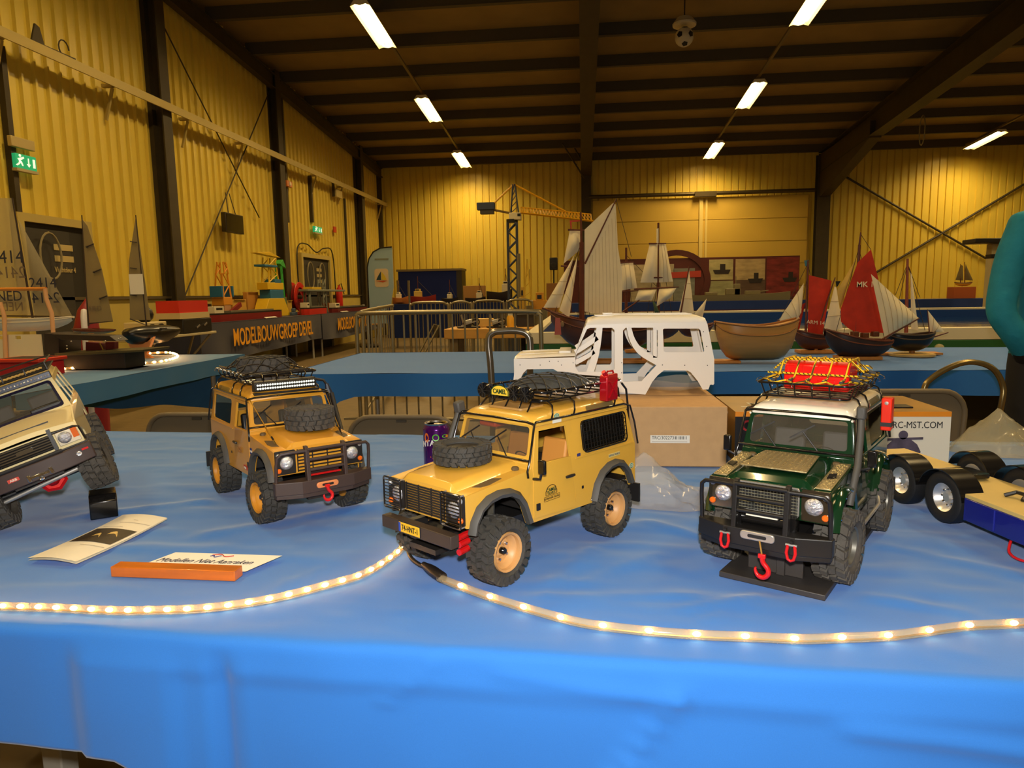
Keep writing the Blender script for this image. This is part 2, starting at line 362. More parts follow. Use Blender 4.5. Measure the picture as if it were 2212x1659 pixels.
# ================================================================ tables
from mathutils import noise as NZ
TZ = .75
def cloth_mat(name, col, sheen=.35):
    mt = M(name, col, .75, var=.04, bump=.12, scale=900, dist=.0004)
    b = mt.node_tree.nodes['Principled BSDF']; b.inputs['Sheen Weight'].default_value = sheen; b.inputs['Sheen Roughness'].default_value = .45
    b.inputs['Specular IOR Level'].default_value = .15
    b.inputs['Sheen Tint'].default_value = (1, .93, .82, 1); return mt
blue = cloth_mat('blue_cloth', (48, 118, 206))
blue2 = cloth_mat('blue_cloth_pale', (66, 126, 184))
board = M('table_board', (150, 120, 84), .6, var=.1, scale=20); legm = M('table_leg', (176, 172, 160), .45, .4)
def gauss(d, s): return math.exp(-(d/s)**2)
def sig(t): return 1/(1+math.exp(-max(-50, min(50, t))))
def seg_d(x, y, a, b):
    ax, ay = a; bx_, by = b; t = max(0, min(1, ((x-ax)*(bx_-ax)+(y-ay)*(by-ay))/((bx_-ax)**2+(by-ay)**2)))
    return math.hypot(x-ax-t*(bx_-ax), y-ay-t*(by-ay))
def pix2(*q): return [tuple(pz(x, y, TZ).xy) for x, y in q]
CREASE = [(pix2((1480, 1320), (1640, 1290)), .0035, .010), (pix2((1530, 1345), (1600, 1305)), .003, .008), (pix2((1270, 1190), (1190, 1260)), .003, .012),
          (pix2((1180, 1290), (1290, 1180)), .0025, .01), (pix2((850, 1085), (430, 1160)), .004, .02), (pix2((450, 1190), (130, 1180)), .004, .02),
          (pix2((440, 1085), (150, 1120)), .005, .02), (pix2((700, 1230), (560, 1290)), .003, .012), (pix2((1130, 1290), (1500, 1290)), .002, .01),
          (pix2((1900, 1180), (2190, 1240)), .003, .015), (pix2((1880, 1290), (2100, 1330)), .003, .012), (pix2((830, 1010), (470, 1030)), .004, .018), (pix2((1250, 1260), (1420, 1200)), .003, .01), (pix2((1400, 1130), (1510, 1160)), .004, .012)]
ca, sa = math.cos(R(-2.5)), math.sin(R(-2.5))
def tw(x, y, z): return V((x*ca-y*sa, .785+x*sa+y*ca, z))
def top_h(X, Y):
    h = .0034*NZ.noise(V((X*3, Y*14, 0)))+.0024*NZ.noise(V((X*9, Y*22, 3)))+.0012*NZ.noise(V((X*24, Y*40, 6)))
    h = min(h, .0022)
    for (a, b), amp, s in CREASE: h += amp*gauss(seg_d(X, Y, a, b), s)
    return h
cl = MB(); X0, X1, DEP = -2.3, 1.9, 1.27
NU = 300
xs = [X0+(X1-X0)*i/NU for i in range(NU+1)]
rows = []
for j in range(131):                                   # top, back to front
    y = DEP*(1-j/130)
    rows.append([(lambda p: V((p.x, p.y, TZ+.001+max(-.0005, top_h(p.x, p.y)*min(1, y/.06+.15)))))(tw(x, y, 0)) for x in xs])
def drop_y(x, s):
    # folds of the hanging front: a lapped edge at one fold, soft pleats elsewhere
    o = .004*NZ.noise(V((x*4, s*3, 5)))+.0025*NZ.noise(V((x*11, s*9, 2)))+.006*s/.3*NZ.noise(V((x*2.2, 0, 9)))
    o -= .010*sig((x+.672)*500)*min(1, s/.03)
    o += .008*sig((x+.525)*300)*min(1, s/.05)
    o -= .020*gauss(x+.448, .006)*min(1, s/.03)*(x > -.4475)*1.0
    o += .012*gauss(x+.462, .012)*min(1, s/.03)
    for (ax, ay), (bx_, by), amp, w_ in (((.115, .015), (.02, .16), .007, .006), ((-.18, .0), (-.245, .06), .004, .006), ((.06, .12), (.0, .2), .006, .009), ((.10, .02), (.16, .24), .003, .02), ((.3, .05), (.62, .075), .006, .012), ((-.1, .01), (.1, .03), .003, .01)):
        o -= amp*gauss(seg_d(x, s, (ax, ay), (bx_, by)), w_)
    return o
for j in range(1, 41):
    s = j/40
    row = []
    for x in xs:
        L = .183+.004*math.sin(x*9)+.05*max(0, min(1, (x+.62)/.12))+.04*max(0, x+.2)
        d = s*L; r_ = .014
        if d < r_*1.57: a = d/r_; yy, zz = -r_*math.sin(a), -(r_-r_*math.cos(a))
        else: yy, zz = -r_, -r_-(d-r_*1.57)
        row.append(tw(x, yy+.002+drop_y(x, max(0, d-.02)), TZ+.001+zz))
    rows.append(row)
n = NU+1
back = [tw(x, DEP+.012, TZ-.10) for x in xs]; mid = [tw(x, DEP+.008, TZ-.012) for x in xs]
rows = [back, mid]+rows
cl.loft(rows, cap=False, closed=False)
tc_ = cl.build('tablecloth', blue, smooth=80)
so = tc_.modifiers.new('s', 'SOLIDIFY'); so.thickness = .0012; so.offset = -1
tag(tc_, 'bright blue cloth draped over the display table under the model cars', 'tablecloth')
def folding_table(name, label, p, sx, sy, h, rz=0, group=None, legs=True):
    t = thing(name, label, 'table', p, rz, group)
    MB().bx(0, sx, 0, sy, h-.03, h).build('tabletop', board, t, bev=.004)
    if legs:
        for x in (.12, sx-.12):
            for y in (.12, sy-.12): MB().cyl((x, y, 0), (x, y, h-.03), .018, n=10).build('leg', legm, t)
    return t
t = thing('folding_table', 'long display table under the bright blue cloth', 'table', tw(0, 0, 0), R(-2.5))
MB().bx(X0, X1, .004, DEP-.004, TZ-.032, TZ-.0015).build('tabletop', board, t, bev=.004)
for lx, ly in ((-.98, .27), (-.98, 1.05), (.9, .27), (.9, 1.05)):
    MB().bx(lx-.02, lx+.02, ly-.02, ly+.02, 0, TZ-.032).build('leg', legm, t, bev=.003)
MB().bar((-.98, .27, .25), (-.55, .6, .05), .03, .02).build('leg_brace', legm, t)
# ---- printed things on the table
paper = M('paper', (238, 232, 214), .7)
def quadsheet(corners, lift, th=.0006, nx=12, ny=6, curl=lambda u, v: 0):
    a, b, c, d = corners
    mb = MB().grid(lambda u, v: lerp(lerp(a, b, u), lerp(d, c, u), v)+V((0, 0, lift+curl(u, v))), nx, ny)
    return mb
# leaflet: corners near-left, near-right, far-right, far-left
q = [pz(*c_, TZ+.009) for c_ in ((60, 1209), (165, 1217), (362, 1122), (266, 1115))]
leaf = thing('leaflet', 'folded cream leaflet with a dark printed photo on the blue cloth', 'leaflet', q[0])
cr = lambda u, v: .006*(1-abs(2*v-1))**.7*0+.004*math.sin(PI*u)+.012*(v-.5)**2
def onleaf(u, v, dz=0): return lerp(lerp(q[0], q[1], u), lerp(q[3], q[2], u), v)-q[0]+V((0, 0, cr(u, v)+dz))
MB().grid(lambda u, v: onleaf(u, v), 8, 16).build('page', paper, leaf, smooth=60)
MB().grid(lambda u, v: onleaf(u, v, -.004+.002*v), 8, 16).build('page', paper, leaf, smooth=60)
ph = M('leaflet_photo', (62, 52, 38), .5, var=.5, scale=25)
MB().grid(lambda u, v: onleaf(.06+.88*u, .36+.30*v, .0006), 8, 8).build('photo', ph, leaf, smooth=60)
for u0, v0, w_ in ((.32, .47, .2), (.55, .52, .26)):
    MB().grid(lambda u, v: onleaf(u0+w_*u*(1-.3*v), v0+.05*v+.03*math.sin(u*4), .0010), 6, 3).build('photo_motif', M('motif', (214, 184, 110), .6, var=.3, scale=90), leaf)
for v0, u0, u1 in ((.70, .12, .55), (.80, .3, .95), (.86, .5, .6), (.29, .45, .95)):
    MB().grid(lambda u, v: onleaf(lerp(u0, u1, u), v0+.006*v, .0007), 6, 1).build('print_line', M('print_grey', (176, 166, 150), .7), leaf)
# little sign: card leaning in a wooden holder
wa, wb = pz(240, 1249, TZ), pz(508, 1259, TZ); ex = (wb-wa).normalized(); ey = V((-ex.y, ex.x, 0)); WL = (wb-wa).length
sg = thing('sign_holder', 'small orange-brown wooden bar holding the white do-not-touch card', 'sign', wa+V((0, 0, .002)), math.atan2(ex.y, ex.x))
MB().bx(0, WL, 0, .024, 0, .0165).build('wooden_bar', M('varnish_wood', (196, 104, 22), .3, var=.25, scale=40, stretch=(.15, 1, 1), coat=.5), sg, bev=.0012)
c0, c1 = V((.022, .024, .004)), V((WL+.004, .024, .004)); rise = V((0, .062, .003))
def oncard(x, y, z=0): return c0+(c1-c0)*(x)+rise*y+V((.032*y, 0, .002+z))
MB().grid(lambda u, v: oncard(u, v), 4, 4).build('card', M('card_white', (246, 240, 226), .6), sg)
MB().text('Modellen Niet Aanraken', .0175, lambda x, y, z: oncard(.47+x/.205, .50+y/.055, .0006+z), sx=1.02, th=.0002).build('lettering', M('ink', (48, 50, 66), .6), sg, smooth=0)
lg = MB()
lg.tube([oncard(.40+.006*i, .80+.05*math.sin(i*.5), .001) for i in range(16)], .0007, 5)
MB().tube([oncard(.40+.2*i/14, .86+.07*math.sin(i/14*PI*2), .0012) for i in range(15)], .0008, 5).build('emblem_stroke', M('ink_red', (190, 60, 50), .6), sg)
lg.build('emblem_stroke', M('ink_blue', (50, 60, 130), .6), sg)
# ---- drink can
cn = pz(945, 1012, TZ); cn.z += .001
can = thing('drink_can', 'purple soft drink can standing behind the tan car with hood tyre', 'can', cn)
cb = MB().lathe([(0, .003), (.020, .002), (.024, 0), (.026, .002), (.033, .011), (.033, .101), (.0325, .104), (.0275, .1125)], 40)
cb.build('can_body', M('can_purple', (82, 14, 110), .22, .55, coat=.5), can)
MB().lathe([(.0275, .1125), (.0285, .1145), (.0285, .1165), (.0270, .1165), (.0255, .1125), (0, .1120)], 40).build('lid', M('alu', (205, 200, 190), .25, 1), can)
MB().prism(rr(-.006, .014, -.007, .007, .0065, 5), lambda a, b, t: (a, b, .1125+t), 0, .0012).build('pull_tab', M('alu'), can)
# camera direction for the print
ang0 = math.atan2(-cn.y, -cn.x)
def oncan(x, y, z=0, r=.0333): a = ang0+x/.033; return V(((r+z)*math.cos(a), (r+z)*math.sin(a), y))
W_ = M('can_white', (238, 236, 232), .3); G_ = M('can_green', (96, 196, 44), .35); O_ = M('can_orange', (232, 112, 30), .35); B_ = M('can_navy', (34, 26, 96), .3, .4)
MB().text('FANTA', .0200, lambda x, y, z: oncan(-.036+x, .066+y+.004*math.sin(x*60), z), bold=.02, th=.0003, res=4).build('lettering', W_, can, smooth=0)
MB().text('FANTA', .0155, lambda x, y, z: oncan(.030+x, .072+y+x*.12, z), bold=.015, th=.0003, res=4).build('lettering', W_, can, smooth=0)
MB().plate(circ(-.002, .084, .0085, 20), [], .0003, lambda x, y, z: oncan(x, y, z)).build('round_print', G_, can, smooth=0)
for cx, cy, rx, ry, mm in ((.022, .0865, .008, .004, G_), (.029, .0855, .005, .0035, O_), (-.027, .083, .007, .012, O_)):
    MB().plate([(cx+rx*math.cos(t*PI/8), cy+ry*math.sin(t*PI/8)) for t in range(16)], [], .0003, lambda x, y, z: oncan(x, y, z)).build('fruit_print', mm, can, smooth=0)
MB().plate([(-.03, .018), (.012, .018), (.012, .040), (.0, .047), (-.012, .042), (-.03, .052)], [], .0002, lambda x, y, z: oncan(x, y, z)).build('splash_print', B_, can, smooth=0)
for k in range(5): MB().plate(circ(-.016+.006*k, .036-.004*(k % 3), .0013, 8), [], .0004, lambda x, y, z: oncan(x, y, z)).build('berry_print', O_, can, smooth=0)
MB().plate([(-.006, .014), (.0, .014), (.0, .021), (-.006, .021)], [], .0003, lambda x, y, z: oncan(x, y, z)).build('small_print', W_, can, smooth=0)
# ---- boxes
bx0, bz = py(1135, 900, 1.69), .903
kraft = M('kraft', (196, 158, 112), .8, var=.05, scale=40, bump=.05)
t = thing('cardboard_box', 'plain brown cardboard box carrying the white car shell', 'box', (-.165, 1.69, TZ+.004))
bw, bd, bh = .511, .36, .149
MB().bx(0, bw, 0, bd, 0, bh).build('carton', kraft, t, bev=.002)
MB().bx(0, bw, bd/2-.0006, bd/2+.0006, bh-.001, bh+.0006).build('flap_seam', M('kraft_dark', (120, 88, 54), .8), t)
la, lb = py(1405, 943, 1.688), py(1490, 960, 1.688); lx0, lx1, lz0, lz1 = la.x+.165, lb.x+.165, lb.z-TZ-.001, la.z-TZ-.001
lab = MB().bx(lx0, lx1, -.0008, 0, lz0, lz1).build('label_sticker', M('sticker', (236, 232, 222), .5), t, smooth=0)
inkb = M('ink_black', (22, 22, 24), .6)
MB().text('TRC/302273', .0112, lambda x, y, z: (lx0+.0035+x, -.0010-z, lz1-.0065+y), align='LEFT', sx=.92, th=.0002).build('lettering', inkb, lab, smooth=0)
for k in range(16):
    if k in (4, 9, 13): continue
    MB().bx(lx0+.058+k*.0019, lx0+.058+k*.0019+(.0006, .0012, .0008)[k % 3], -.0011, -.0008, lz1-.0100, lz1-.0025).build('barcode_bar', inkb, lab, smooth=0)
MB().bx(lx0+.0035, lx1-.006, -.0010, -.0008, lz0+.0022, lz0+.0034).build('print_line', M('print_grey'), lab, smooth=0)
# printed kit box
mx0, mx1, mz = .375, .880, .878-TZ
t = thing('printed_box', 'white and black printed kit box standing behind the green car', 'box', (mx0, 1.74, TZ+.004))
MW = mx1-mx0; wbx = M('box_white', (232, 224, 206), .45); bbx = M('box_black', (28, 26, 28), .35)
kb = MB().bx(0, MW, 0, .26, 0, mz); kb.mi = [0, 1, 2, 3, 3, 0]
kb.build('carton', [M('box_gold', (150, 112, 44), .35, var=.25, scale=7), M('box_gold'), wbx, bbx], t, smooth=0)
MB().bx(0, MW, -.001, 0, mz-.012, mz).build('orange_band', M('box_orange', (228, 140, 30), .4), t, smooth=0)
MB().text('WWW.RC-MST.COM', .023, lambda x, y, z: (MW-.018+x, -.0012-z, mz-.033+y), bold=0, align='RIGHT', sx=.84).build('lettering', inkb, t, smooth=0)
MB().text('MST', .05, lambda x, y, z: (.10+x, .12+y, mz+.0008+z), bold=.01, th=.0003).build('lettering', M('silver_print', (206, 200, 180), .4), t, smooth=0)
MB().bx(.03, .19, .07, .08, mz, mz+.0006).build('print_line', M('silver_print'), t, smooth=0)
MB().text('MST', .04, lambda x, y, z: (-.0012-z, .12-x, mz-.03+y), bold=.02, th=.0003).build('lettering', M('silver_print'), t, smooth=0)
MB().bx(.0, .09, -.001, 0, .03, mz-.012).build('black_panel', bbx, t, smooth=0)
MB().plate(circ(.03, mz-.035, .014), [circ(.03, mz-.035, .009)], .0004, lambda x, y, z: (x, -.0014-z, y)).build('round_print', M('box_red', (170, 40, 44), .4), t, smooth=0)
cart = M('box_art', (84, 74, 92), .5, var=.3, scale=40)
MB().plate([(MW-.15, .012), (MW-.07, .012), (MW-.066, .03), (MW-.075, .048), (MW-.09, .060), (MW-.130, .060), (MW-.145, .045)], [], .0004, lambda x, y, z: (x, -.0012-z, y)).build('picture', cart, t, smooth=0)
MB().plate([(MW-.155, .056), (MW-.062, .060), (MW-.062, .066), (MW-.155, .062)], [], .0006, lambda x, y, z: (x, -.0014-z, y)).build('picture', cart, t, smooth=0)
MB().plate(circ(MW-.108, .071, .011, 14), [], .0006, lambda x, y, z: (x, -.0014-z, y)).build('picture', cart, t, smooth=0)
MB().bx(.385, .44, .05, .09, mz, mz+.004).build('handle_slot', bbx, t, bev=.001)
# ---- rope lights
ropem = GLASS('rope_plastic', (236, 214, 170), .26, .1)
bulbm = M('rope_bulb', (255, 196, 124), .5, emit=34)
def rope(name, label, pts, spacing, off, extra=None, r=.0062, z0=TZ+.0035, bs=1.0):
    P = spline([V(p)+V((0, 0, r)) for p in pts], 8); t = thing(name, label, 'light', P[0])
    P = [p-P[0] for p in P]
    MB().tube(P, r, 10).build('clear_tube', ropem, t, smooth=60)
    MB().tube([p+V((0, 0, -r*.45)) for p in P], r*.22, 5).build('inner_wire', M('copper', (206, 170, 96), .3, .8), t, smooth=60)
    acc = -off; i = 0; bm = None
    for a, b in zip(P, P[1:]):
        L = (b-a).length; d_ = (b-a)/L if L else V((1, 0, 0))
        while acc <= L and L > 0:
            if acc >= 0:
                c = a+d_*acc+V((0, 0, r*.15))
                if bm is None: bm = MB().sphere((0, 0, 0), 1, 10).mesh('bulb', bulbm)
                o = bpy.data.objects.new('bulb', bm); COL.objects.link(o); o.parent = t; o.location = c
                o.scale = (.0054*bs, .0032*bs, .0032*bs); o.rotation_euler = (0, 0, math.atan2(d_.y, d_.x))
            acc += spacing
        acc -= L
    return t
zr = TZ+.0035
rope('rope_light', 'clear light rope with close glowing bulbs curving past the wooden sign bar', [pz(x, y, zr) for x, y in ((-120, 1310), (-20, 1318), (110, 1322), (235, 1328), (320, 1328), (445, 1323), (580, 1304), (700, 1274), (790, 1246), (860, 1200), (884, 1166))], .0268, .01)
rt = rope('rope_light', 'clear light rope with wide-set glowing bulbs in front of the green car', [pz(x, y, zr) for x, y in ((950, 1257), (1020, 1285), (1090, 1309), (1160, 1330), (1250, 1354), (1340, 1367), (1440, 1377), (1535, 1383), (1640, 1387), (1735, 1391), (1830, 1388), (1920, 1384), (2000, 1374), (2090, 1362), (2195, 1357), (2330, 1347), (2700, 1335), (3200, 1330))], .0578, .012)
p0 = rt.location.copy(); ca_ = [pz(x, y, zr)+V((0, 0, .004))-p0 for x, y in ((884, 1170), (882, 1195), (890, 1212), (905, 1224), (918, 1230))]
MB().tube(spline(ca_, 6), .0033, 8).build('cable', M('cable_black'), rt)
k0, k1 = pz(915, 1229, zr)-p0, pz(958, 1259, zr)-p0; up = V((0, 0, .007))
kd = (k1-k0)
MB().tube([k0+up+kd*t_ for t_ in (0, .12, .2, .3, .5, .95, 1.0)], [.005, .0055, .0065, .0075, .0085, .0085, .007], 12).build('connector', M('plug_black', (34, 28, 24), .4), rt)
# ================================================================ model cars (local x forward, y left, z up)
rub = M('tyre_rubber', (58, 56, 52), .75, var=.15, bump=.2, scale=300, dist=.0006)
blk = M('black_plastic', (30, 28, 27), .42); blkg = M('black_gloss', (18, 17, 17), .2, coat=.3); chrome = M('chrome', (214, 214, 216), .12, 1)
gry = M('flare_grey', (70, 68, 64), .6); red = M('red_anodised', (214, 24, 26), .3, .2, coat=.4); silver = M('silver_part', (190, 186, 178), .3, .7)
lens = M('lamp_lens', (225, 226, 232), .12, .75, bump=1.0, scale=260, dist=.003); amber = M('amber', (226, 104, 24), .25); cream = M('cream_interior', (206, 140, 60), .6)
dglass = GLASS('tinted_window', (20, 18, 16), .72); cglass = GLASS('clear_window', (150, 140, 120), .10)
sk = M('steel_hook', (200, 196, 186), .25, 1)
def tyre_mb(r=.05, w=.042, ri=.029, nl=22, deep=.0045):
    mb = MB(); b = r-deep
    mb.lathe([(ri, -w*.36), (ri+.006, -w*.47), (b-.009, -w*.5), (b-.002, -w*.44), (b, -w*.3), (b, w*.3), (b-.002, w*.44), (b-.009, w*.5), (ri+.006, w*.47), (ri, w*.36), (ri, -w*.36)], 40, ax=(0, 1, 0))
    for i in range(nl):
        for k, (yy, dl, sk_) in enumerate(((-.37, .25, .35), (-.13, 0, -.3), (.13, .5, .3), (.37, .25, -.35))):
            a = 2*PI*(i+dl)/nl; d_ = V((math.cos(a), 0, math.sin(a))); t_ = V((-d_.z, 0, d_.x)); y_ = V((0, 1, 0))
            y2 = (y_+t_*sk_).normalized(); c = d_*(b+deep*.35)+y_*(yy*w)
            if k in (0, 3): c -= d_*.0012
            mb.box(c, (deep*1.5, w*(.26 if k in (0, 3) else .21), 2*PI*r/nl*.62), MX((d_, y2, t_)).transposed())
    # shoulder lugs on the side walls
    for i in range(nl):
        a = 2*PI*(i+.25)/nl; d_ = V((math.cos(a), 0, math.sin(a))); t_ = V((-d_.z, 0, d_.x))
        for s in (-1, 1): mb.box(d_*(b-.005)+V((0, s*w*.49, 0)), (.010, .003, 2*PI*r/nl*.5), MX((d_, V((0, 1, 0)), t_)).transposed())
    return mb
TYRE = tyre_mb().mesh('tyre', rub, 40)
TYREW = tyre_mb(.054, .046, .028, 20, .006).mesh('tyre', M('tyre_mud', (74, 70, 64), .85, var=.2, bump=.2, scale=200, dist=.0006), 40)
def wheel(parent, x, y, side, rimmat, hub=blkg, steer=0, tm=None, r=.05, roll=0, z=None):
    w_ = bpy.data.objects.new('wheel', tm or TYRE); COL.objects.link(w_); w_.parent = parent; w_.location = (x, y, (z if z is not None else r)); w_.rotation_euler = (0, 0, steer)
    mb = MB(); s = side
    mb.lathe([(.0, .004*s), (.008, .004*s), (.011, .001*s), (.019, .002*s), (.0225, .010*s), (.0255, .012*s), (.0262, .018*s), (.0295, .0195*s), (.0300, .017*s), (.0285, -.016*s), (0, -.016*s)], 28, ax=(0, 1, 0))
    rim = mb.build('rim', rimmat, w_, smooth=40)
    hb = MB().lathe([(.0055, .003*s), (.0055, .010*s), (.004, .012*s), (0, .012*s)], 10, ax=(0, 1, 0)).build('hub_cap', hub, w_)
    for k in range(5):
        a = 2*PI*k/5; MB().lathe([(.0022, .002*s), (.0022, .0065*s), (0, .007*s)], 6, c=(.0135*math.cos(a), 0, .0135*math.sin(a)), ax=(0, 1, 0)).build('wheel_nut', chrome, w_)
    return w_
W = .086
def tum(z): return max(0, z-.155)*.13
ARF = [(.190, .088), (.186, .104), (.176, .119), (.160, .128), (.140, .131), (.118, .129), (.102, .121), (.090, .106), (.078, .076)]
ARR = [(-.097, .070), (-.106, .096), (-.120, .112), (-.138, .120), (-.158, .122), (-.176, .117), (-.191, .103), (-.202, .080)]
WIN_F = [(.050, .164), (.0405, .2135), (-.0275, .2125), (-.0310, .1615), (.0, .1625)]
WIN_R = rr(-.1945, -.066, .161, .2135, .008)
def netcords(mb, fn, lines, r, n=6, k=14):
    for (a, b) in lines:
        mb.tube([V((lerp(a[0], b[0], t/k), lerp(a[1], b[1], t/k), fn(lerp(a[0], b[0], t/k), lerp(a[1], b[1], t/k)))) for t in range(k+1)], r, 5)
def arcband(mb, pts, y, out, wid, s):
    # flat flare following an arch
    n = len(pts); P = [V((a, 0, b)) for a, b in pts]
    rings = []
    for i, p in enumerate(P):
        d_ = (P[min(i+1, n-1)]-P[max(i-1, 0)]).normalized(); nn = V((-d_.z, 0, d_.x))
        if nn.z < 0 and abs(d_.x) > .2: nn = -nn
        c = V((sum(q.x for q in P)/n, 0, .05)); nn = nn if nn.dot(p-c) > 0 else -nn
        rings.append([p+V((0, s*y, 0))-nn*.001, p+V((0, s*(y+out*.8), 0)), p+nn*wid*.5+V((0, s*(y+out), 0)), p+nn*wid+V((0, s*(y+out*.35), 0)), p+nn*wid+V((0, s*y, 0))])
    mb.loft(rings)
def defender(label, pos, yaw, paint, roofm, rimm, seatm, group, flare, sidewin, steer=0, zoff=0, tm=None, tr=.05):
    t = thing('model_car', label, 'model car', pos, yaw, group)
    # sides
    outl = [(.204, .100), (.204, .1465), (.066, .158), (.063, .166), (.049, .222), (-.204, .222), (-.212, .156), (-.221, .150), (-.223, .078)]
    outl += [(-.2035, .076)]+[(a, b) for a, b in reversed(ARR)]+[(-.094, .069), (.074, .073)]+[(a, b) for a, b in reversed(ARF)]+[(.192, .098)]
    body = MB()
    for s in (-1, 1): body.plate(outl, [WIN_F, WIN_R], .003, lambda x, y, z: (x, s*(W-tum(y)-.0015+z), y))
    # bonnet: raised centre with chamfered sides
    rings = []
    for x, zf, zh, yh in ((.2045, .140, .142, .052), (.2035, .1445, .150, .051), (.197, .1475, .1585, .050), (.150, .1505, .1625, .050), (.066, .1575, .1660, .052)):
        rings.append([V((x, yy, zz)) for yy, zz in ((-W+.0005, zf-.006), (-W+.003, zf), (-.061, zf), (-yh, zh-.0015), (-yh+.006, zh), (0, zh+.001), (yh-.006, zh), (yh, zh-.0015), (.061, zf), (W-.003, zf), (W-.0005, zf-.006))])
    body.loft(rings, cap=False, closed=False)
    # front panel, cowl, rear panel
    body.bx(.2015, .2045, -.0855, .0855, .101, .146)
    body.loft([[V((.068, y, .150)), V((.066, y, .1655)), V((.0625, y, .168)), V((.060, y, .150))] for y in (-.0845, .0845)])
    body.plate([(-W+.001, .078), (W-.001, .078), (W-.001, .150), (.0765, .222), (-.0765, .222), (-W+.001, .150)], [rr(-.05, .05, .164, .21, .005)], .003, lambda a, b, z: (-.222+tum(b)*2.2+z, a, b))
    body.bx(-.214, .06, -.0845, .0845, .149, .152) if False else None
    # windscreen frame
    wl0, wl1 = V((.0635, 0, .166)), V((.0475, 0, .2285)); L = (wl1-wl0).length; dv = (wl1-wl0)/L; nv = V((dv.z, 0, -dv.x))
    def wsm(a, b, z): return wl0+dv*b+nv*z+V((0, a*(1-.055*b/L), 0))
    body.plate([(-.0835, 0), (.0835, 0), (.080, L), (-.080, L)], [rr(-.075, .075, .010, L-.009, .005)], .004, wsm)
    body.build('body', paint, t, smooth=30, bev=.0006)
    # doors
    for s in (-1, 1):
        dr = MB().plate([(.0615, .079), (.0615, .160), (.0465, .2185), (-.0425, .2185), (-.0435, .082), (-.03, .0775)], [WIN_F], .0016, lambda x, y, z: (x, s*(W-tum(y)+.0006+z), y)).build('door', paint, t, smooth=30, bev=.0004)
        MB().box((-.0275, s*(W+.0035), .1295), (.022, .004, .005)).box((-.019, s*(W+.002), .131), (.008, .003, .009)).build('door_handle', blk, dr, bev=.001) if s == 0 else MB().lathe([(0, -.011), (.0022, -.0105), (.0028, 0), (.0022, .0105), (0, .011)], 8, c=(-.0275, s*(W+.0030), .1295), ax=(1, 0, 0)).build('door_handle', blk, dr)
        MB().plate([(a, b) for a, b in WIN_R], [], .0008, lambda x, y, z: (x, s*(W-tum(y)-.002+z), y)).build('side_window', sidewin, t, smooth=0)
        MB().plate(rr(-.0655, -.0605, .10, .105, .001), [], .0006, lambda x, y, z: (x, s*(W+.0008+z), y)).build('side_badge', blk, t, smooth=0)
        MB().bar((-.215, s*(W+.0007), .1535), (-.045, s*(W+.0007), .1555), .0012, .0022).build('waist_line', paint, t)
        for ar in (ARF, ARR):
            f = MB(); arcband(f, ar, W-.001, .011, .0115, s); f.build('wheel_flare', flare, t, smooth=50)
        MB().plate(rr(.048, .0565, .0905, .1015, .001), [], .0015, lambda x, y, z: (x, s*(W+.0022+z), y)).build('wing_vent', blk, t, smooth=0)
        MB().prism([(.172, .0640), (.128, .0615), (.120, .0745), (.150, .0790), (.165, .0760)], lambda a, b, z: (a, s*b, .1478+(.172-a)*.09+z), 0, .0016).build('wing_top_vent', M('vent_brown', (92, 74, 46), .6), t)
    # roof
    rings = []
    for x, w_, z0, h in ((.052, .074, .2225, .006), (.047, .0775, .2215, .014), (.036, .0785, .220, .0185), (.0, .079, .2195, .021), (-.19, .079, .2195, .021), (-.2015, .078, .220, .018), (-.206, .074, .221, .008)):
        rings.append([V((x, yy, z0+zz)) for yy, zz in ((-w_, 0), (-w_, h*.35), (-w_+.004, h*.68), (-w_+.013, h*.95), (-w_+.03, h*1.03), (0, h*1.07), (w_-.03, h*1.03), (w_-.013, h*.95), (w_-.004, h*.68), (w_, h*.35), (w_, 0))])
    MB().loft(rings).build('roof', roofm, t, smooth=50)
    MB().tube([(.052, -.0775, .2215), (-.204, -.0785, .2205)], .0018, 6).build('gutter', roofm, t); MB().tube([(.052, .0775, .2215), (-.204, .0785, .2205)], .0018, 6).build('gutter', roofm, t)
    for s in (-1, 1):
        MB().plate(rr(-.165, -.085, -.0045, .0045, .004), [], .0008, lambda x, y, z: (x, s*(.0775-y*.45+z), .2315+y)).build('alpine_window', GLASS('alpine_window', (130, 112, 72), .55, .1), t, smooth=0)
    # glass, wipers
    MB().plate(rr(-.0765, .0765, .0085, L-.0075, .005), [], .0006, lambda a, b, z: wsm(a, b, z+.0005)).build('windscreen', cglass, t, smooth=0)
    for y0 in (-.030, .034):
        wv = wsm(y0, .004, .003); we = wsm(y0-.026, .034, .0035)
        MB().cyl(wv, we, .0011, n=6).bar(wsm(y0-.045, .022, .0035), wsm(y0-.008, .046, .0035), .0016, .0022).build('wiper', blk, t)
    for y0 in (-.0515, .0515): MB().lathe([(.006, 0), (.006, .0035), (.0045, .005), (0, .005)], 8, c=(.078, y0+(.012 if y0 > 0 else -.012), .1565)).build('bonnet_hinge', M('vent_brown'), t)
    # inside and underside
    it = MB().bx(-.205, .058, -.082, .082, .088, .092).bx(-.06, -.056, -.08, .08, .09, .15); it.bx(.046, .064, -.08, .08, .09, .163)
    it.build('interior_tub', blk, t)
    for y0 in (-.04, .04):
        MB().box((-.018, y0, .118), (.055, .05, .022)).box((-.048, y0, .152), (.014, .052, .062), MX.Rotation(R(-12), 3, 'Y')).build('seat', seatm, t, bev=.004)
    MB().lathe([(.0165, -.001), (.0180, 0), (.0165, .001), (.0155, 0), (.0165, -.001)], 20, c=(.026, .036, .160), ax=(-.8, 0, .55)).cyl((.045, .036, .150), (.026, .036, .160), .002, n=6).build('steering_wheel', blk, t)
    MB().bx(-.20, .20, -.045, .045, .056, .074).bx(-.215, .215, -.03, .03, .050, .058).build('chassis', blk, t)
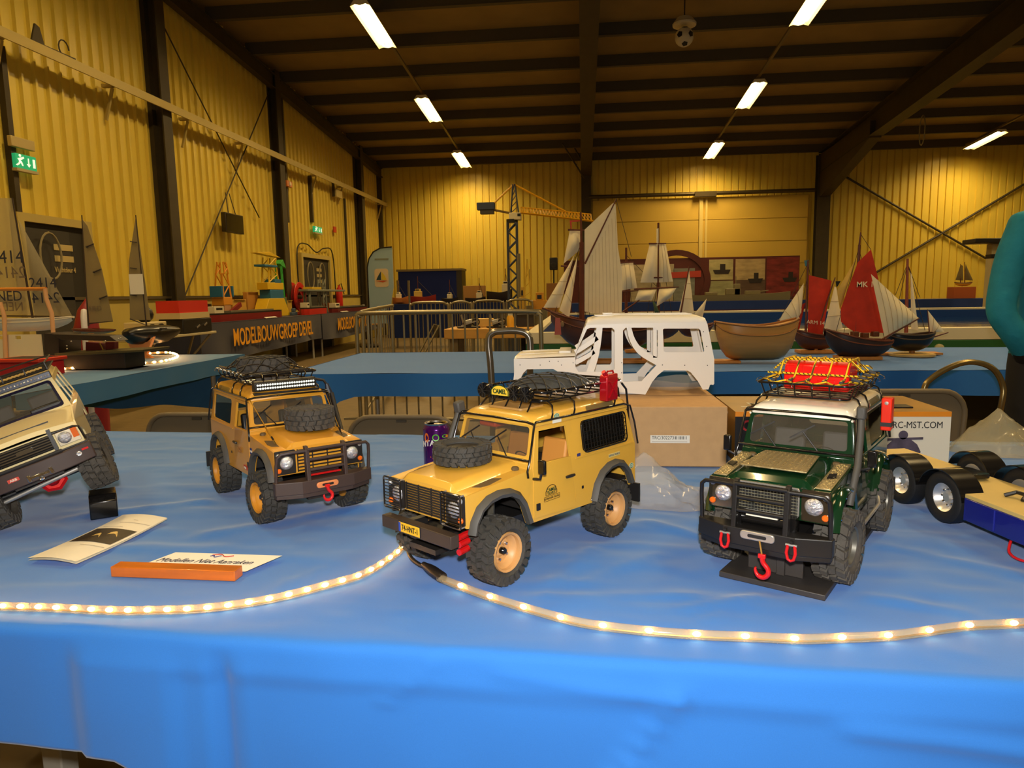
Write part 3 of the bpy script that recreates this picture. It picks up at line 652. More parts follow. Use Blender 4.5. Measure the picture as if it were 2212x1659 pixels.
    for x, s in ((.1365, 1), (-.1365, -1)):
        MB().cyl((x, -.075, tr), (x, .075, tr), .0085, n=10).sphere((x, -.018, tr), .017, 12).build('axle', blk, t)
        for y0 in (-.052, .052): MB().cyl((x-.012, y0, tr+.004), (x-.02, y0*.95, .135), .006, n=8).build('shock_absorber', M('spring_steel', (120, 116, 104), .35, .8), t)
    MB().bx(-.2, -.075, -.083, .083, .128, .132).bx(.07, .2, -.083, .083, .132, .136).build('inner_arch', blk, t)
    for s in (-1, 1):
        wheel(t, .1365, s*.083, s, rimm, steer=steer, tm=tm, r=tr); wheel(t, -.1365, s*.083, s, rimm, tm=tm, r=tr)
        MB().bx(-.212, -.207, s*.066, s*.104, .046, .080).build('mud_flap', blk, t)
    return t
def tubes(t, name, paths, r, mat, n=6):
    for p in paths: MB().tube(p, r, n).build(name, mat, t, smooth=60)
def exocage(t, r=.0019, mat=blkg, mid=True):
    for s in (-1, 1):
        tubes(t, 'cage_tube', [[(.078, s*.0905, .148), (.0795, s*.0905, .158), (.072, s*.0885, .172), (.0555, s*.0845, .2255), (.05, s*.083, .229), (.03, s*.0825, .2285), (-.19, s*.0815, .2275), (-.212, s*.081, .222), (-.222, s*.0845, .19), (-.2265, s*.089, .15)]], r, mat)
        for x in (.012, -.045, -.16):
            tubes(t, 'rack_stay', [[(x, s*.0825, .2285), (x-.004, s*.0815, .236), (x-.012, s*.074, .2475), (x-.016, s*.060, .254)]], .0017, mat)
    tubes(t, 'cage_tube', [[(.0555, -.0845, .2262), (.0560, -.070, .2290), (.0565, 0, .2300), (.0560, .070, .2290), (.0555, .0845, .2262)]], r, mat)
    if mid: tubes(t, 'cage_tube', [[(.074, -.0885, .173), (.0735, 0, .1725), (.074, .0885, .173)]], r, mat)
def rack(t, x0, x1, hw, z0, z1, mat=blkg, slats=7, flare_=.008, post=6):
    r = .0017; z = lambda k: z0 if not k else z1
    for k in (0, 1):
        e = flare_ if k else 0
        pts = [(a, b, z(k)) for a, b in rr(x0-e, x1+e, -hw-e, hw+e, .014, 4)]; MB().tube(pts, r*(1.15 if k else 1), 6, closed=True).build('rack_rail', mat, t, smooth=60)
    for i in range(slats):
        x = lerp(x0+.01, x1-.01, i/(slats-1)); MB().tube([(x, -hw, z0), (x, hw, z0)], .0014, 6).build('rack_slat', mat, t)
    for i in range(post):
        x = lerp(x0+.015, x1-.015, i/(post-1))
        for s in (-1, 1): MB().tube([(x, s*hw, z0), (x, s*(hw+flare_), z1)], .0013, 6).build('rack_post', mat, t)
    for y in (-.6, -.2, .2, .6):
        for x, e in ((x0, -flare_), (x1, flare_)): MB().tube([(x, y*hw, z0), (x+e, y*hw, z1)], .0013, 6).build('rack_post', mat, t)
def grille_slats(t, back, front, x=.2055, rows=11):
    g = MB().bx(x-.001, x, -.0435, .0435, .1045, .1465).build('grille', back, t)
    for i in range(rows):
        z = .1065+i*.0380/(rows-1); MB().bx(x, x+.0018, -.0435, .0435, z-.0013, z+.0011).build('grille_slat', front, g)
    for y in (-.043, -.0145, .0145, .043): MB().bx(x, x+.0022, y-.0008, y+.0008, .1045, .1465).build('grille_bar', front, g)
def lamp_panels(t, face, x=.2050, guard=False, lm=lens, blue_=False):
    for s in (-1, 1):
        f = MB().plate([(a, b) for a, b in rr(.0475, .0855, .1035, .1475, .002)], [circ(.0640, .1245, .0125)], .003, lambda a, b, z: (x+.0015+z, s*a, b)).build('lamp_panel', face, t, smooth=0)
        MB().lathe([(.0128, -.002), (.0125, .003), (.010, .0052), (.005, .0064), (0, .0067)], 22, c=(x, s*.0640, .1245), ax=(1, 0, 0)).build('headlamp', lm, f, smooth=60)
        for y_, z_, r_, mm in ((.0795, .1395, .0042, lens), (.0795, .1115, .0046, amber)):
            MB().lathe([(r_, 0), (r_, .003), (r_*.7, .0045), (0, .005)], 12, c=(x+.002, s*y_, z_), ax=(1, 0, 0)).build('small_lamp', mm, f)
        if guard:
            gd = []
            for i in range(9): z = .1055+i*.005; gd.append([(x+.011, s*.0475, z), (x+.011, s*.0865, z)])
            fr = [(x+.011, s*a, b) for a, b in rr(.0465, .0870, .1020, .1500, .003)]
            MB().tube(fr, .0014, 6, closed=True).build('lamp_guard', blkg, t)
            tubes(t, 'guard_wire', gd, .0008, blkg, 5)
            for a, b in ((.049, .149), (.085, .149), (.049, .103), (.085, .103)): MB().cyl((x+.002, s*a, b), (x+.012, s*a, b), .0011, n=5).build('guard_stay', silver, t)
def shackle(t, x, y, z, h=.018, mat=red, ax=0):
    MB().tube([(x, y-.0045, z), (x+.001, y-.0060, z-h*.5), (x+.001, y-.0040, z-h*.9), (x+.001, y, z-h), (x+.001, y+.0040, z-h*.9), (x+.001, y+.0060, z-h*.5), (x, y+.0045, z)], .0022, 8).build('shackle', mat, t, smooth=60)
    MB().cyl((x, y-.0075, z), (x, y+.0075, z), .0018, n=8).build('shackle_pin', silver, t)
def hook(t, x, y, z, mat=red, s=1.0):
    P = [(0, .000, 0), (0, .0015, -.006), (0, .0065, -.012), (0, .0068, -.018), (0, .002, -.0225), (0, -.004, -.021), (0, -.0068, -.0155), (0, -.0062, -.0125)]
    MB().tube(spline([(x+a*s, y+b*s, z+c*s) for a, b, c in P], 4), [.0028*s]*20+[.0024*s, .0022*s, .0020*s, .0018*s, .0017*s, .0015*s, .0013*s, .0011*s, .001*s], 8).build('winch_hook', mat, t, smooth=60)
    MB().box((x, y, z+.001*s), (.004*s, .008*s, .005*s)).build('hook_clevis', mat, t, bev=.001)
def heavy_bumper(t, mat, hoops, z0=.066, z1=.094):
    prof = [(.213, -.094), (.213, .094), (.226, .094), (.244, .050), (.244, -.050), (.226, -.094)]
    MB().prism(prof, lambda a, b, z: (a, b, z), z0+.004, z1).build('bumper', mat, t, smooth=0, bev=.0015)
    MB().prism([(a-.004, b*.97) for a, b in prof], lambda a, b, z: (a, b, z), z0-.004, z0+.0035).build('bumper_skirt', mat, t, smooth=0, bev=.001)
    for s in (-1, 1):
        MB().prism([(.231, z1-.002), (.243, z1-.002), (.239, .150), (.233, .156), (.225, .156), (.227, .150)], lambda a, b, z: (a, s*.036+z, b), -.0035, .0035).build('bar_upright', mat, t, smooth=0, bev=.001)
        tubes(t, 'bar_tube', [[(.236, s*.036, .148), (.234, s*.060, .148), (.232, s*.082, .147), (.229, s*.0885, .141), (.226, s*.090, .125), (.222, s*.090, z1)]], .0031, mat, 8)
    for z in (.150, .131, .112): tubes(t, 'bar_tube', [[(.237, -.036, z), (.237, .036, z)]], .0031, mat, 8)
def spare(t, x, y, z, tilt=0, rim=None, tm=None, ax=None, label=None):
    o = bpy.data.objects.new('spare_tyre', tm or TYRE); COL.objects.link(o); o.parent = t; o.location = (x, y, z); o.rotation_euler = ax or (PI/2, 0, 0)
    MB().lathe([(0, -.012), (.0285, -.012), (.0300, .013), (.028, .014), (.024, .006), (.010, .004), (.008, .010), (0, .010)], 24, ax=(0, -1, 0)).build('rim', rim or blk, o, smooth=40)
    if label: o['label'] = label
    return o
def hooks_row(t, pts, mat=sk):
    for p, d_ in pts:
        p = V(p); d_ = V(d_)
        MB().tube([p, p+d_*.5+V((0, 0, .002)), p+d_+V((0, 0, -.0015)), p+d_*1.1+V((0, 0, -.005)), p+d_*.8+V((0, 0, -.006))], .0007, 5).build('net_hook', mat, t, smooth=60)
def car_pose(front, rear, side, half=.083):
    a, b = pz(*front, TZ), pz(*rear, TZ); d_ = (a-b).normalized(); n_ = V((-d_.y, d_.x, 0)); o = (a+b)/2-n_*half*side
    return V((o.x, o.y, TZ+.004)), math.atan2(d_.y, d_.x)
GRP = None
tan = M('sand_paint', (212, 164, 62), .33, coat=.35); tanw = M('sand_rim', (196, 148, 92), .45); tan2 = M('sand_paint_deep', (210, 150, 44), .36, coat=.3); tanw2 = M('rim_yellow', (206, 140, 40), .45)
# ---------------------------------------------------------------- tan car with licence plate
pos, yaw = car_pose((1080, 1262), (1310, 1158), 1)
mesh_win = GLASS('mesh_window', (14, 13, 12), .88)
t = defender('sand-coloured model off-roader with yellow licence plate, lamp row and red jerrycan', pos, yaw, tan, tan, tanw, cream, GRP, gry, mesh_win, steer=R(2))
grille_slats(t, tan, blk); lamp_panels(t, blk, guard=True); exocage(t)
MB().bx(.212, .228, -.079, .079, .074, .093).build('bumper', M('bumper_brown', (58, 46, 38), .5, var=.1, scale=30), t, bev=.0012)
for y in (-.045, .045): MB().bx(.17, .215, y-.006, y+.006, .07, .085).build('bumper_mount', blk, t)
pl = MB().bx(.228, .2290, -.036, .012, .0765, .0915).build('licence_plate', M('plate_yellow', (236, 186, 32), .4), t, bev=.0006)
MB().bx(.2290, .2294, -.036, -.0315, .0770, .0910).build('plate_band', M('plate_blue', (40, 70, 170), .4), pl)
MB().text('74-HNT-1', .0122, lambda x, y, z: (.2293+z, -.0098+x, .0838+y), bold=.008, sx=.74).build('lettering', inkb, pl, smooth=0)
MB().plate(rr(-.038, .014, .075, .093, .002), [], .001, lambda a, b, z: (.2280+z, a, b)).build('plate_frame', blk, pl, smooth=0)
for i in range(3): MB().cyl((.182+.001*i, .066, .084-.011*i), (.205, .070, .084-.011*i), .0048, n=8).build('red_damper', red, t)
rack(t, -.195, .012, .064, .255, .270)
for y in (-.050, -.026, .022, .046):
    z = .2665; MB().lathe([(0, -.012), (.006, -.011), (.0115, -.004), (.0130, .002), (.0125, .005), (.0115, .0045), (0, .0040)], 18, c=(.028, y, z), ax=(1, 0, 0)).build('rack_lamp', blkg, t)
    MB().cyl((.024, y, .256), (.025, y, z-.010), .0018, n=6).build('lamp_stay', blk, t)
    tubes(t, 'lamp_cover_rib', [[(.0335, y+.011*math.cos(R(a)), z+.011*math.sin(R(a))), (.0345, y-.011*math.cos(R(a)), z-.011*math.sin(R(a)))] for a in (0, 45, 90, 135)], .0008, blk, 5)
tubes(t, 'lamp_bar', [[(.022, -.066, .2555), (.022, .066, .2555)]], .0022, blkg)
for y in (-.03, .0, .03, .05): tubes(t, 'lamp_bar_leg', [[(.022, y, .255), (.034, y*1.02, .2395)]], .0014, blkg)
# CAMEL arch sign on the rack
arch = [(-.019, 0), (.019, 0), (.019, .008)]+[(.017*math.cos(R(a)), .008+.0085*math.sin(R(a))) for a in range(10, 171, 16)]+[(-.019, .008)]
sgn = MB().plate(arch, [], .002, lambda a, b, z: (.0385+z, -.004+a, .262+b)).build('rack_sign', M('sign_yellow', (240, 200, 60), .4), t, smooth=0)
gk = M('sign_green', (24, 60, 30), .5)
MB().text('CAMEL', .0105, lambda x, y, z: (.0399+z, -.004+x, .2685+y), bold=.03, th=.0003, sx=.92).build('lettering', gk, sgn, smooth=0)
MB().plate([(a*1.06, b*1.06) for a, b in arch], [[(a*.97, b*.95+.0004) for a, b in arch]], .0005, lambda a, b, z: (.0397+z, -.004+a, .262+b)).build('sign_border', gk, sgn, smooth=0)
# bag under a black net on the rack
bag = MB()
def bagz(x, y, c=(-.085, 0), rx=.078, ry=.056, h=.026, z0=.259):
    q = (abs((x-c[0])/rx)**2.6+abs((y-c[1])/ry)**2.6); return z0+h*max(0, 1-q)**.5
bagd = M('bag_dark', (52, 54, 54), .85, var=.3, bump=.6, scale=90, dist=.002)
bag.loft([[V((-.085+.078*k*math.cos(2*PI*i/28), .056*k*math.sin(2*PI*i/28), bagz(-.085+.078*k*math.cos(2*PI*i/28), .056*k*math.sin(2*PI*i/28))+.0015*math.sin(i*2.3+k*9))) for i in range(28)] for k in (1, .97, .9, .75, .5, .2, .02)])
bag.build('luggage_bag', bagd, t, smooth=70)
nz = lambda x, y: max(bagz(x, y)+.002, .2715-.25*max(0, .078-abs(x+.085))*0) if abs(x+.085) < .078 else lerp(.262, .2715, min(1, max(0, (abs(x+.085)-.078)/.02)))
nt_ = MB(); k = []
for i in range(-3, 6): k += [((-.19+.03*i, -.064), (-.10+.03*i, .064)), ((-.19+.03*i, .064), (-.10+.03*i, -.064))]
k = [((max(-.195, min(.005, a[0])), a[1]), (max(-.195, min(.005, b[0])), b[1])) for a, b in k]
netcords(nt_, lambda x, y: max(bagz(x, y)+.0022, .268 if abs(y) > .056 or x > -.005 or x < -.165 else .264), k, .0011); nt_.build('cargo_net', blk, t, smooth=60, kind='stuff')
hooks_row(t, [((-.19+.026*i, s*.068, .271), (0, s*.008, 0)) for i in range(8) for s in (-1, 1)]+[((.016, y, .271), (.008, 0, 0)) for y in (-.04, -.015, .015, .04)])
# red jerrycan at the rack
jp = M('jerry_red', (176, 16, 30), .25, .35, coat=.5)
jc = MB().prism([(-.0165, 0), (.0165, 0), (.0165, .042), (.012, .047), (-.0165, .047)], lambda a, b, z: (-.150+a, .078+z, .2385+b), -.0085, .0085).build('jerrycan', jp, t, bev=.002)
for a, b in (((-.163, .2445), (-.138, .274)), ((-.163, .274), (-.138, .2445))): MB().bar((a[0], .0870, a[1]), (b[0], .0870, b[1]), .001, .0035, up=(0, 1, 0)).build('can_rib', jp, jc)
MB().tube([(-.164, .078, .285), (-.162, .078, .2895), (-.146, .078, .2895), (-.144, .078, .285)], .0018, 6).build('can_handle', jp, jc); MB().cyl((-.1395, .078, .284), (-.1345, .078, .290), .004, n=10).build('can_cap', jp, jc)
# mirrors, snorkel, mesh window guards, ladder
for s in (-1, 1):
    tubes(t, 'mirror_arm', [[(.063, s*.088, .143), (.066, s*.096, .145), (.066, s*.104, .146), (.064, s*.106, .158)]], .0022, blk)
    MB().box((.0655, s*.108, .165), (.006, .014, .022)).build('mirror', blkg, t, bev=.002)
    gw = []
    for i in range(15): x = -.189+i*.0085; gw.append([(x, s*(W-tum(.162)+.003), .162), (x, s*(W-tum(.213)+.003), .213)])
    for i in range(7): z = .166+i*.0072; gw.append([(-.193, s*(W-tum(z)+.0032), z), (-.068, s*(W-tum(z)+.0032), z)])
    g = MB()
    for p in gw: g.tube(p, .0006, 4)
    g.build('window_mesh', blkg, t, kind='stuff')
    MB().tube([(x, s*(W-tum(z)+.003), z) for x, z in WIN_R], .0013, 6, closed=True).build('window_guard', blkg, t)
tubes(t, 'snorkel', [[(.10, -.092, .142), (.088, -.094, .155), (.068, -.095, .185), (.050, -.094, .225)]], .0055, gry, 8)
MB().box((.047, -.094, .236), (.017, .014, .020), MX.Rotation(R(12), 3, 'Y')).build('snorkel_head', gry, t, bev=.003)
spare(t, .118, -.012, .1815, rim=blk, ax=(PI/2, 0, .3)).scale = (.93, .68, .93)
for y in (.05, .068): tubes(t, 'ladder_rail', [[(-.205, y, .262), (-.219, y, .25), (-.2255, y, .215), (-.233, y, .10)]], .0022, blkg)
for i in range(5): tubes(t, 'ladder_rung', [[(-.2265-.0015*i, .05, .21-.025*i), (-.2265-.0015*i, .068, .21-.025*i)]], .0014, blkg)
# prints on the left side
def sidetext(s, size, x, z, mat, name='lettering', bold=.01, sx=1, tilt=0, yo=.0031, parent=None, side=1):
    MB().text(s, size, lambda a, b, c: (x-side*a, side*(W+yo+c-tum(z+b)), z+b+tilt*a), bold=bold, sx=sx, th=.0003).build(name, mat, parent or t, smooth=0)
dk = M('decal_dark', (58, 40, 14), .5)
A_ = [(-.0135, 0), (.0135, 0), (.0135, .006)]+[(.0125*math.cos(R(a)), .006+.0095*math.sin(R(a))) for a in range(10, 171, 16)]+[(-.0135, .006)]
MB().plate([(a*1.04, b*1.04) for a, b in A_], [[(a*.95, b*.95+.0004) for a, b in A_]], .0003, lambda a, b, z: (.0215-a, W+.0029+z, .1095+b)).build('decal_border', dk, t, smooth=0)
sidetext('CAMEL', .0078, .0215, .1175, gk, bold=.02); sidetext('TROPHY', .0052, .0215, .1120, gk)
MB().plate(rr(-.0195, .0195, -.0038, .0038, .001), [rr(-.0190, .0190, -.0033, .0033, .001)], .0003, lambda a, b, z: (.0200-a, W+.0029+z, .1042+b)).build('decal_border', dk, t, smooth=0)
sidetext('ADVENTURE TRAVELS', .0042, .0200, .1042, dk, sx=.93)
st = MB().plate(rr(-.017, .017, -.0035, .0035, .0005), [], .0003, lambda a, b, z: (-.155-a, W+.0005+z, .1415+b)).build('decal_strip', M('decal_pale', (206, 186, 110), .5), t, smooth=0)
sidetext('SUPPORT VEHICLE', .0048, -.155, .1415, M('decal_blue', (90, 100, 110), .5), yo=.0009, sx=.86, parent=st)
def oval(x, y, z, rx, rz, txt, side=1, parent=None):
    o = MB().plate([(rx*math.cos(a*PI/9), rz*math.sin(a*PI/9)) for a in range(18)], [], .0003, lambda a, b, c: (x-side*a, y+side*c, z+b)).build('oval_badge', M('badge_green', (40, 110, 70), .4), parent or t, smooth=0)
    MB().plate([(rx*1.1*math.cos(a*PI/9), rz*1.15*math.sin(a*PI/9)) for a in range(18)], [[(rx*math.cos(a*PI/9), rz*math.sin(a*PI/9)) for a in range(18)]], .0003, lambda a, b, c: (x-side*a, y+side*c, z+b)).build('badge_rim', M('badge_silver', (206, 214, 196), .4), o, smooth=0)
    for k, w_ in enumerate(('LAND', 'ROVER')): MB().text(w_, rz*.85, lambda a, b, c: (x-side*a, y+side*(c+.0003), z+b+(rz*.36 if k == 0 else -rz*.36)), th=.0002).build('lettering', M('badge_silver'), o, smooth=0)
oval(-.209, W+.0008, .111, .0062, .0046, ''); oval(-.0005, W-tum(.226)+.006, .2325, .0062, .0035, '')
MB().plate(rr(-.011, .011, -.003, .003, .0004), [], .0004, lambda a, b, z: (-.004-a, W-tum(.224)+.0035+z, .2235+b)).build('decal_strip', M('decal_white', (225, 222, 205), .5), t, smooth=0)
MB().plate(rr(-.0045, .0045, -.0025, .0025, .0004), [], .0004, lambda a, b, z: (-.0535-a, W+.0008-tum(.162)+z, .1595+b)).build('decal_strip', M('decal_navy', (50, 54, 110), .5), t, smooth=0)
MB().lathe([(.0040, 0), (.0036, .002), (0, .003)], 10, c=(.163, W+.0005, .1335), ax=(0, 1, 0)).build('side_indicator', amber, t)
for x, z in ((.070, .0775), (-.088, .0745)): MB().lathe([(.0022, 0), (.002, .001), (0, .0013)], 8, c=(x, W+.0008, z), ax=(0, 1, 0)).build('body_screw', chrome, t)
# red bag glimpsed behind the windscreen
MB().box((-.0, -.05, .21), (.05, .04, .014)).build('red_roll', M('roll_red', (206, 64, 30), .5), t, bev=.004)
MB().plate(rr(-.012, .012, .20, .2165, .001), [], .002, lambda a, b, z: (.006+z, a*.01-.0, b)).build('inner_mirror', blk, t)
MB().prism(rr(-.03, .03, -.038, .038, .006), lambda a, b, z: (.005+a, b, .2400+z), 0, .0035).build('roof_hatch', M('hatch', (170, 132, 74), .5), t)
# ---------------------------------------------------------------- tan car with light bar
pos, yaw = car_pose((583, 1136), (488, 1064), -1); pos.z += .002
t = defender('deeper sand model off-roader with a white light bar and netted roof tyre', pos, yaw, tan2, tan2, tanw2, blk, GRP, gry, mesh_win, steer=R(4))
grille_slats(t, tan2, blk, rows=7); lamp_panels(t, blk); exocage(t)
bb = M('bumper_dark', (62, 48, 44), .5)
heavy_bumper(t, bb, True)
fl_ = MB().prism(rr(-.021, .021, -.0055, .0055, .005), lambda a, b, z: (.2445+z, a-.004, .083+b), 0, .004).build('fairlead', M('fairlead_orange', (236, 150, 96), .35, .3), t, bev=.001)
MB().prism(rr(-.011, .011, -.0022, .0022, .002), lambda a, b, z: (.2486+z, a-.004, .083+b), 0, .0004).build('fairlead_slot', blk, fl_)
hook(t, .2505, -.006, .0795, s=1.15)
MB().cyl((.212, -.03, .101), (.212, .03, .101), .008, n=12).build('winch_drum', M('winch_dark', (40, 26, 26), .4), t)
MB().bx(.224, .228, -.03, .03, .098, .101).build('winch_bar', red, t)
rack(t, -.195, .022, .066, .252, .270)
spare(t, -.095, .0, .271, tm=TYREW, ax=(PI/2, 0, .2), rim=M('bag_dark'))
k = []
for i in range(-2, 6): k += [((-.20+.034*i, -.066), (-.11+.034*i, .066)), ((-.20+.034*i, .066), (-.11+.034*i, -.066))]
k = [((max(-.195, min(.02, a[0])), a[1]), (max(-.195, min(.02, b[0])), b[1])) for a, b in k]
def tyz(x, y):
    d_ = math.hypot(x+.095, y); return .2965 if d_ < .050 else (lerp(.2965, .271, min(1, (d_-.050)/.03)))
nt_ = MB(); netcords(nt_, tyz, k, .0013); nt_.build('cargo_net', blk, t, smooth=60, kind='stuff')
hooks_row(t, [((-.18+.03*i, s*.069, .271), (0, s*.010, 0)) for i in range(7) for s in (-1, 1)]+[((.028, y, .271), (.010, 0, 0)) for y in (-.045, -.015, .015, .045)])
for i in range(4): tubes(t, 'carabiner', [[(-.17+.012*i, -.066, .274), (-.165+.012*i, -.073, .278), (-.158+.012*i, -.070, .276), (-.163+.012*i, -.063, .272)]], .0009, chrome, 6)
lb = MB().prism([(.028, .236), (.046, .239), (.046, .2560), (.040, .2590), (.028, .2590)], lambda a, b, z: (a, z, b), -.064, .064).build('light_bar', blk, t, bev=.0012)
ledm = M('led_white', (235, 240, 225), .3, emit=1.1)
lm_ = MB().sphere((0, 0, 0), .0022, 8).mesh('led', ledm)
for i in range(24):
    for zz in (.2445, .2515):
        o = bpy.data.objects.new('led', lm_); COL.objects.link(o); o.parent = lb; o.location = (.0460, -.0575+i*.005, zz)
MB().bx(.04, .052, -.067, .067, .2325, .2365).build('visor', blk, t)
for s in (-1, 1):
    p0, p1 = V((.054, s*.0775, .226)), V((.160, s*.066, .152))
    MB().tube([p0, lerp(p0, p1, .86)], .0009, 5).build('limb_wire', M('wire_gold', (190, 142, 50), .4, .5), t); MB().tube([lerp(p0, p1, .84), lerp(p0, p1, .90)], .002, 6).build('wire_sleeve', blk, t); MB().tube([lerp(p0, p1, .9), p1], .0012, 6).build('wire_spring', sk, t)
spare(t, .112, .020, .1870, tm=TYREW, rim=tanw2, ax=(PI/2, 0, 0)).scale = (.9, .86, .9)
MB().tube([(-.0, .076, .250), (.01, .094, .246), (.012, .100, .236)], .003, 6).build('tow_strap', blk, t); MB().tube([(.012, .100, .238), (.014, .104, .215), (.016, .106, .190)], [.004, .009, .006], 8).build('strap_roll', M('strap_navy', (26, 34, 52), .5), t)
tubes(t, 'snorkel', [[(.10, .092, .142), (.088, .094, .155), (.068, .095, .185), (.050, .094, .222)]], .005, blk, 8)
sidetext('CAMEL', .0085, .004, .121, M('decal_fade', (150, 96, 24), .5), side=-1); sidetext('TROPHY', .006, .004, .1145, M('decal_fade'), side=-1)
MB().plate(rr(-.012, .012, -.0045, .0045, .0004), [], .0004, lambda a, b, z: (.0395+a, -W-.0035+z, .0885+b)).build('decal_strip', M('decal_red', (190, 60, 40), .5), t, smooth=0)
MB().plate(rr(-.009, .004, -.003, .001, .0004), [], .0004, lambda a, b, z: (.0395+a, -W-.0040+z, .0885+b)).build('decal_strip', M('decal_white'), t, smooth=0)
fl2 = MB()
for i, mm in enumerate(((34, 50, 120), (220, 220, 214), (34, 50, 120))): MB().bx(.0665, .078, -W-.0012, -W-.0004, .1205+.0042*i, .1247+.0042*i).build('flag_stripe', M('flag%d' % i, mm, .5), t)
# ---------------------------------------------------------------- green car on a stand
grn = M('green_paint', (12, 46, 24), .14, coat=.8); wht = M('white_roof', (232, 226, 212), .25, coat=.4); gst = M('seat_grey', (96, 98, 100), .6)
pos, yaw = car_pose((1806, 1262), (1886, 1146), 1)
pos.z += .002
t = defender('dark green model off-roader with white roof and red case under a yellow net', pos, yaw, grn, wht, M('rim_grey', (110, 108, 100), .4, .6), gst, GRP, grn, dglass, steer=R(-4), tm=TYREW, tr=.054)
plm = M('tread_plate', (186, 168, 124), .35, .75, bump=.9, scale=260, dist=.001, stretch=(1, 1, 1))
MB().prism([(.185, -.047), (.185, .047), (.085, .040), (.085, -.040)], lambda a, b, z: (a, b, .1645+(.185-a)*.030+z), 0, .0022).build('bonnet_plate', plm, t, bev=.0005)
pc = MB()
for i in range(15):
    for j in range(11):
        x = .182-i*.0066; hw = lerp(.045, .039, i/14); pc.box((x, lerp(-hw, hw, j/10), .1668+(.185-x)*.030), (.0042, .0016, .0012), MX.Rotation(R(45 if (i+j) % 2 else -45), 3, 'Z'))
pc.build('plate_pattern', M('plate_shine', (220, 206, 166), .25, .9), t, kind='stuff')
for s in (-1, 1):
    MB().prism([(.198, .0625), (.072, .0625), (.072, .083), (.198, .083)], lambda a, b, z: (a, s*b, .1476+(.204-a)*.0760+z), 0, .0022).build('wing_plate', plm, t, bev=.0005)
    pw = MB()
    for i in range(18):
        for j in range(4): x = .194-i*.0066; pw.box((x, s*(.0655+.005*j), .1500+(.204-x)*.076), (.004, .0015, .0012), MX.Rotation(R(45 if (i+j) % 2 else -45), 3, 'Z'))
    pw.build('plate_pattern', M('plate_shine'), t, kind='stuff')
    MB().prism([(.158, .068), (.138, .067), (.134, .077), (.150, .079)], lambda a, b, z: (a, s*b, .1540+(.158-a)*.076+z), 0, .0022).build('wing_grommet', blkg, t, bev=.0005)
g = MB().bx(.2040, .2055, -.0445, .0445, .1035, .1470).build('grille', blk, t)
gm = M('grille_silver', (150, 154, 146), .3, .8)
MB().tube([(.2070, a, b) for a, b in rr(-.0435, .0435, .105, .1465, .003)], .0014, 6, closed=True).build('grille_frame', silver, g)
for i in range(19): y = -.0405+i*.0045; MB().cyl((.2065, y, .106), (.2065, y, .1455), .0006, n=4).build('grille_wire', gm, g)
for i in range(9): z = .1085+i*.0044; MB().cyl((.2068, -.043, z), (.2068, .043, z), .0006, n=4).build('grille_wire', gm, g)
lamp_panels(t, M('lamp_bezel', (120, 112, 96), .15, .9)); exocage(t, .0021)
bkc = M('bumper_black', (26, 24, 23), .38)
heavy_bumper(t, bkc, True, .058, .088)
fl_ = MB().prism(rr(-.024, .024, -.0062, .0062, .005), lambda a, b, z: (.2445+z, a, .081+b), 0, .004).build('fairlead', silver, t, bev=.001)
MB().prism(rr(-.013, .013, -.0024, .0024, .002), lambda a, b, z: (.2486+z, a, .081+b), 0, .0004).build('fairlead_slot', blk, fl_)
for y in (-.046, .046): shackle(t, .2465, y, .078, .022); MB().bx(.238, .2475, y-.002, y+.002, .074, .084).build('shackle_tab', bkc, t)
MB().cyl((.2485, .004, .076), (.2485, .008, .055), .0012, n=6).build('winch_cable', M('cable_brass', (200, 150, 70), .4, .5), t); hook(t, .2485, .008, .0535, s=1.3)
MB().cyl((.215, -.03, .097), (.215, .03, .097), .009, n=14).bx(.205, .225, -.045, -.03, .088, .108).bx(.205, .225, .03, .045, .088, .108).build('winch_drum', blkg, t)
MB().bx(.224, .230, -.022, .022, .104, .108).build('winch_bar', M('decal_white'), t)
rack(t, -.185, .030, .066, .250, .272, slats=10)
cs = MB().prism([(-.034, 0), (.034, 0), (.036, .02), (.030, .043), (.010, .049), (-.022, .049), (-.034, .040)], lambda a, b, z: (-.075+a, z, .253+b), -.052, .052)
cs = cs.build('red_case', M('case_red', (226, 20, 14), .22, coat=.6, bump=.15, scale=500, dist=.0005), t, bev=.003)
for y in (-.022, .018): MB().prism([(-.012, 0), (.012, 0), (.014, .016), (-.014, .016)], lambda a, b, z: (-.041+z, y+a, .256+b), 0, .004).build('case_latch', M('case_red'), cs, bev=.001)
def csz(x, y):
    d_ = max(abs(x+.075)-.036, abs(y)-.053); return .3035 if d_ < 0 else lerp(.3025, .276, min(1, d_/.03))
yel = M('bungee_yellow', (226, 186, 20), .6); dks = M('bungee_sleeve', (48, 50, 52), .6)
yarn = yel.node_tree
wv = yarn.nodes.new('ShaderNodeTexWave'); wv.inputs['Scale'].default_value = 90; wv.bands_direction = 'DIAGONAL'
mx_ = yarn.nodes.new('ShaderNodeMix'); mx_.data_type = 'RGBA'; mx_.inputs[6].default_value = lin((232, 190, 24)); mx_.inputs[7].default_value = lin((70, 52, 10))
th_ = yarn.nodes.new('ShaderNodeMath'); th_.operation = 'GREATER_THAN'; th_.inputs[1].default_value = .72
tcn = yarn.nodes.new('ShaderNodeTexCoord'); yarn.links.new(tcn.outputs['Object'], wv.inputs[0]); yarn.links.new(wv.outputs[0], th_.inputs[0]); yarn.links.new(th_.outputs[0], mx_.inputs[0]); yarn.links.new(mx_.outputs[2], yarn.nodes['Principled BSDF'].inputs['Base Color'])
for i in range(4):
    x = -.125+i*.036; c = MB(); netcords(c, lambda a, b: csz(a, b), [((x, -.072), (x, .072))], .0016, k=30); c.build('net_cord', yel, t, smooth=60)
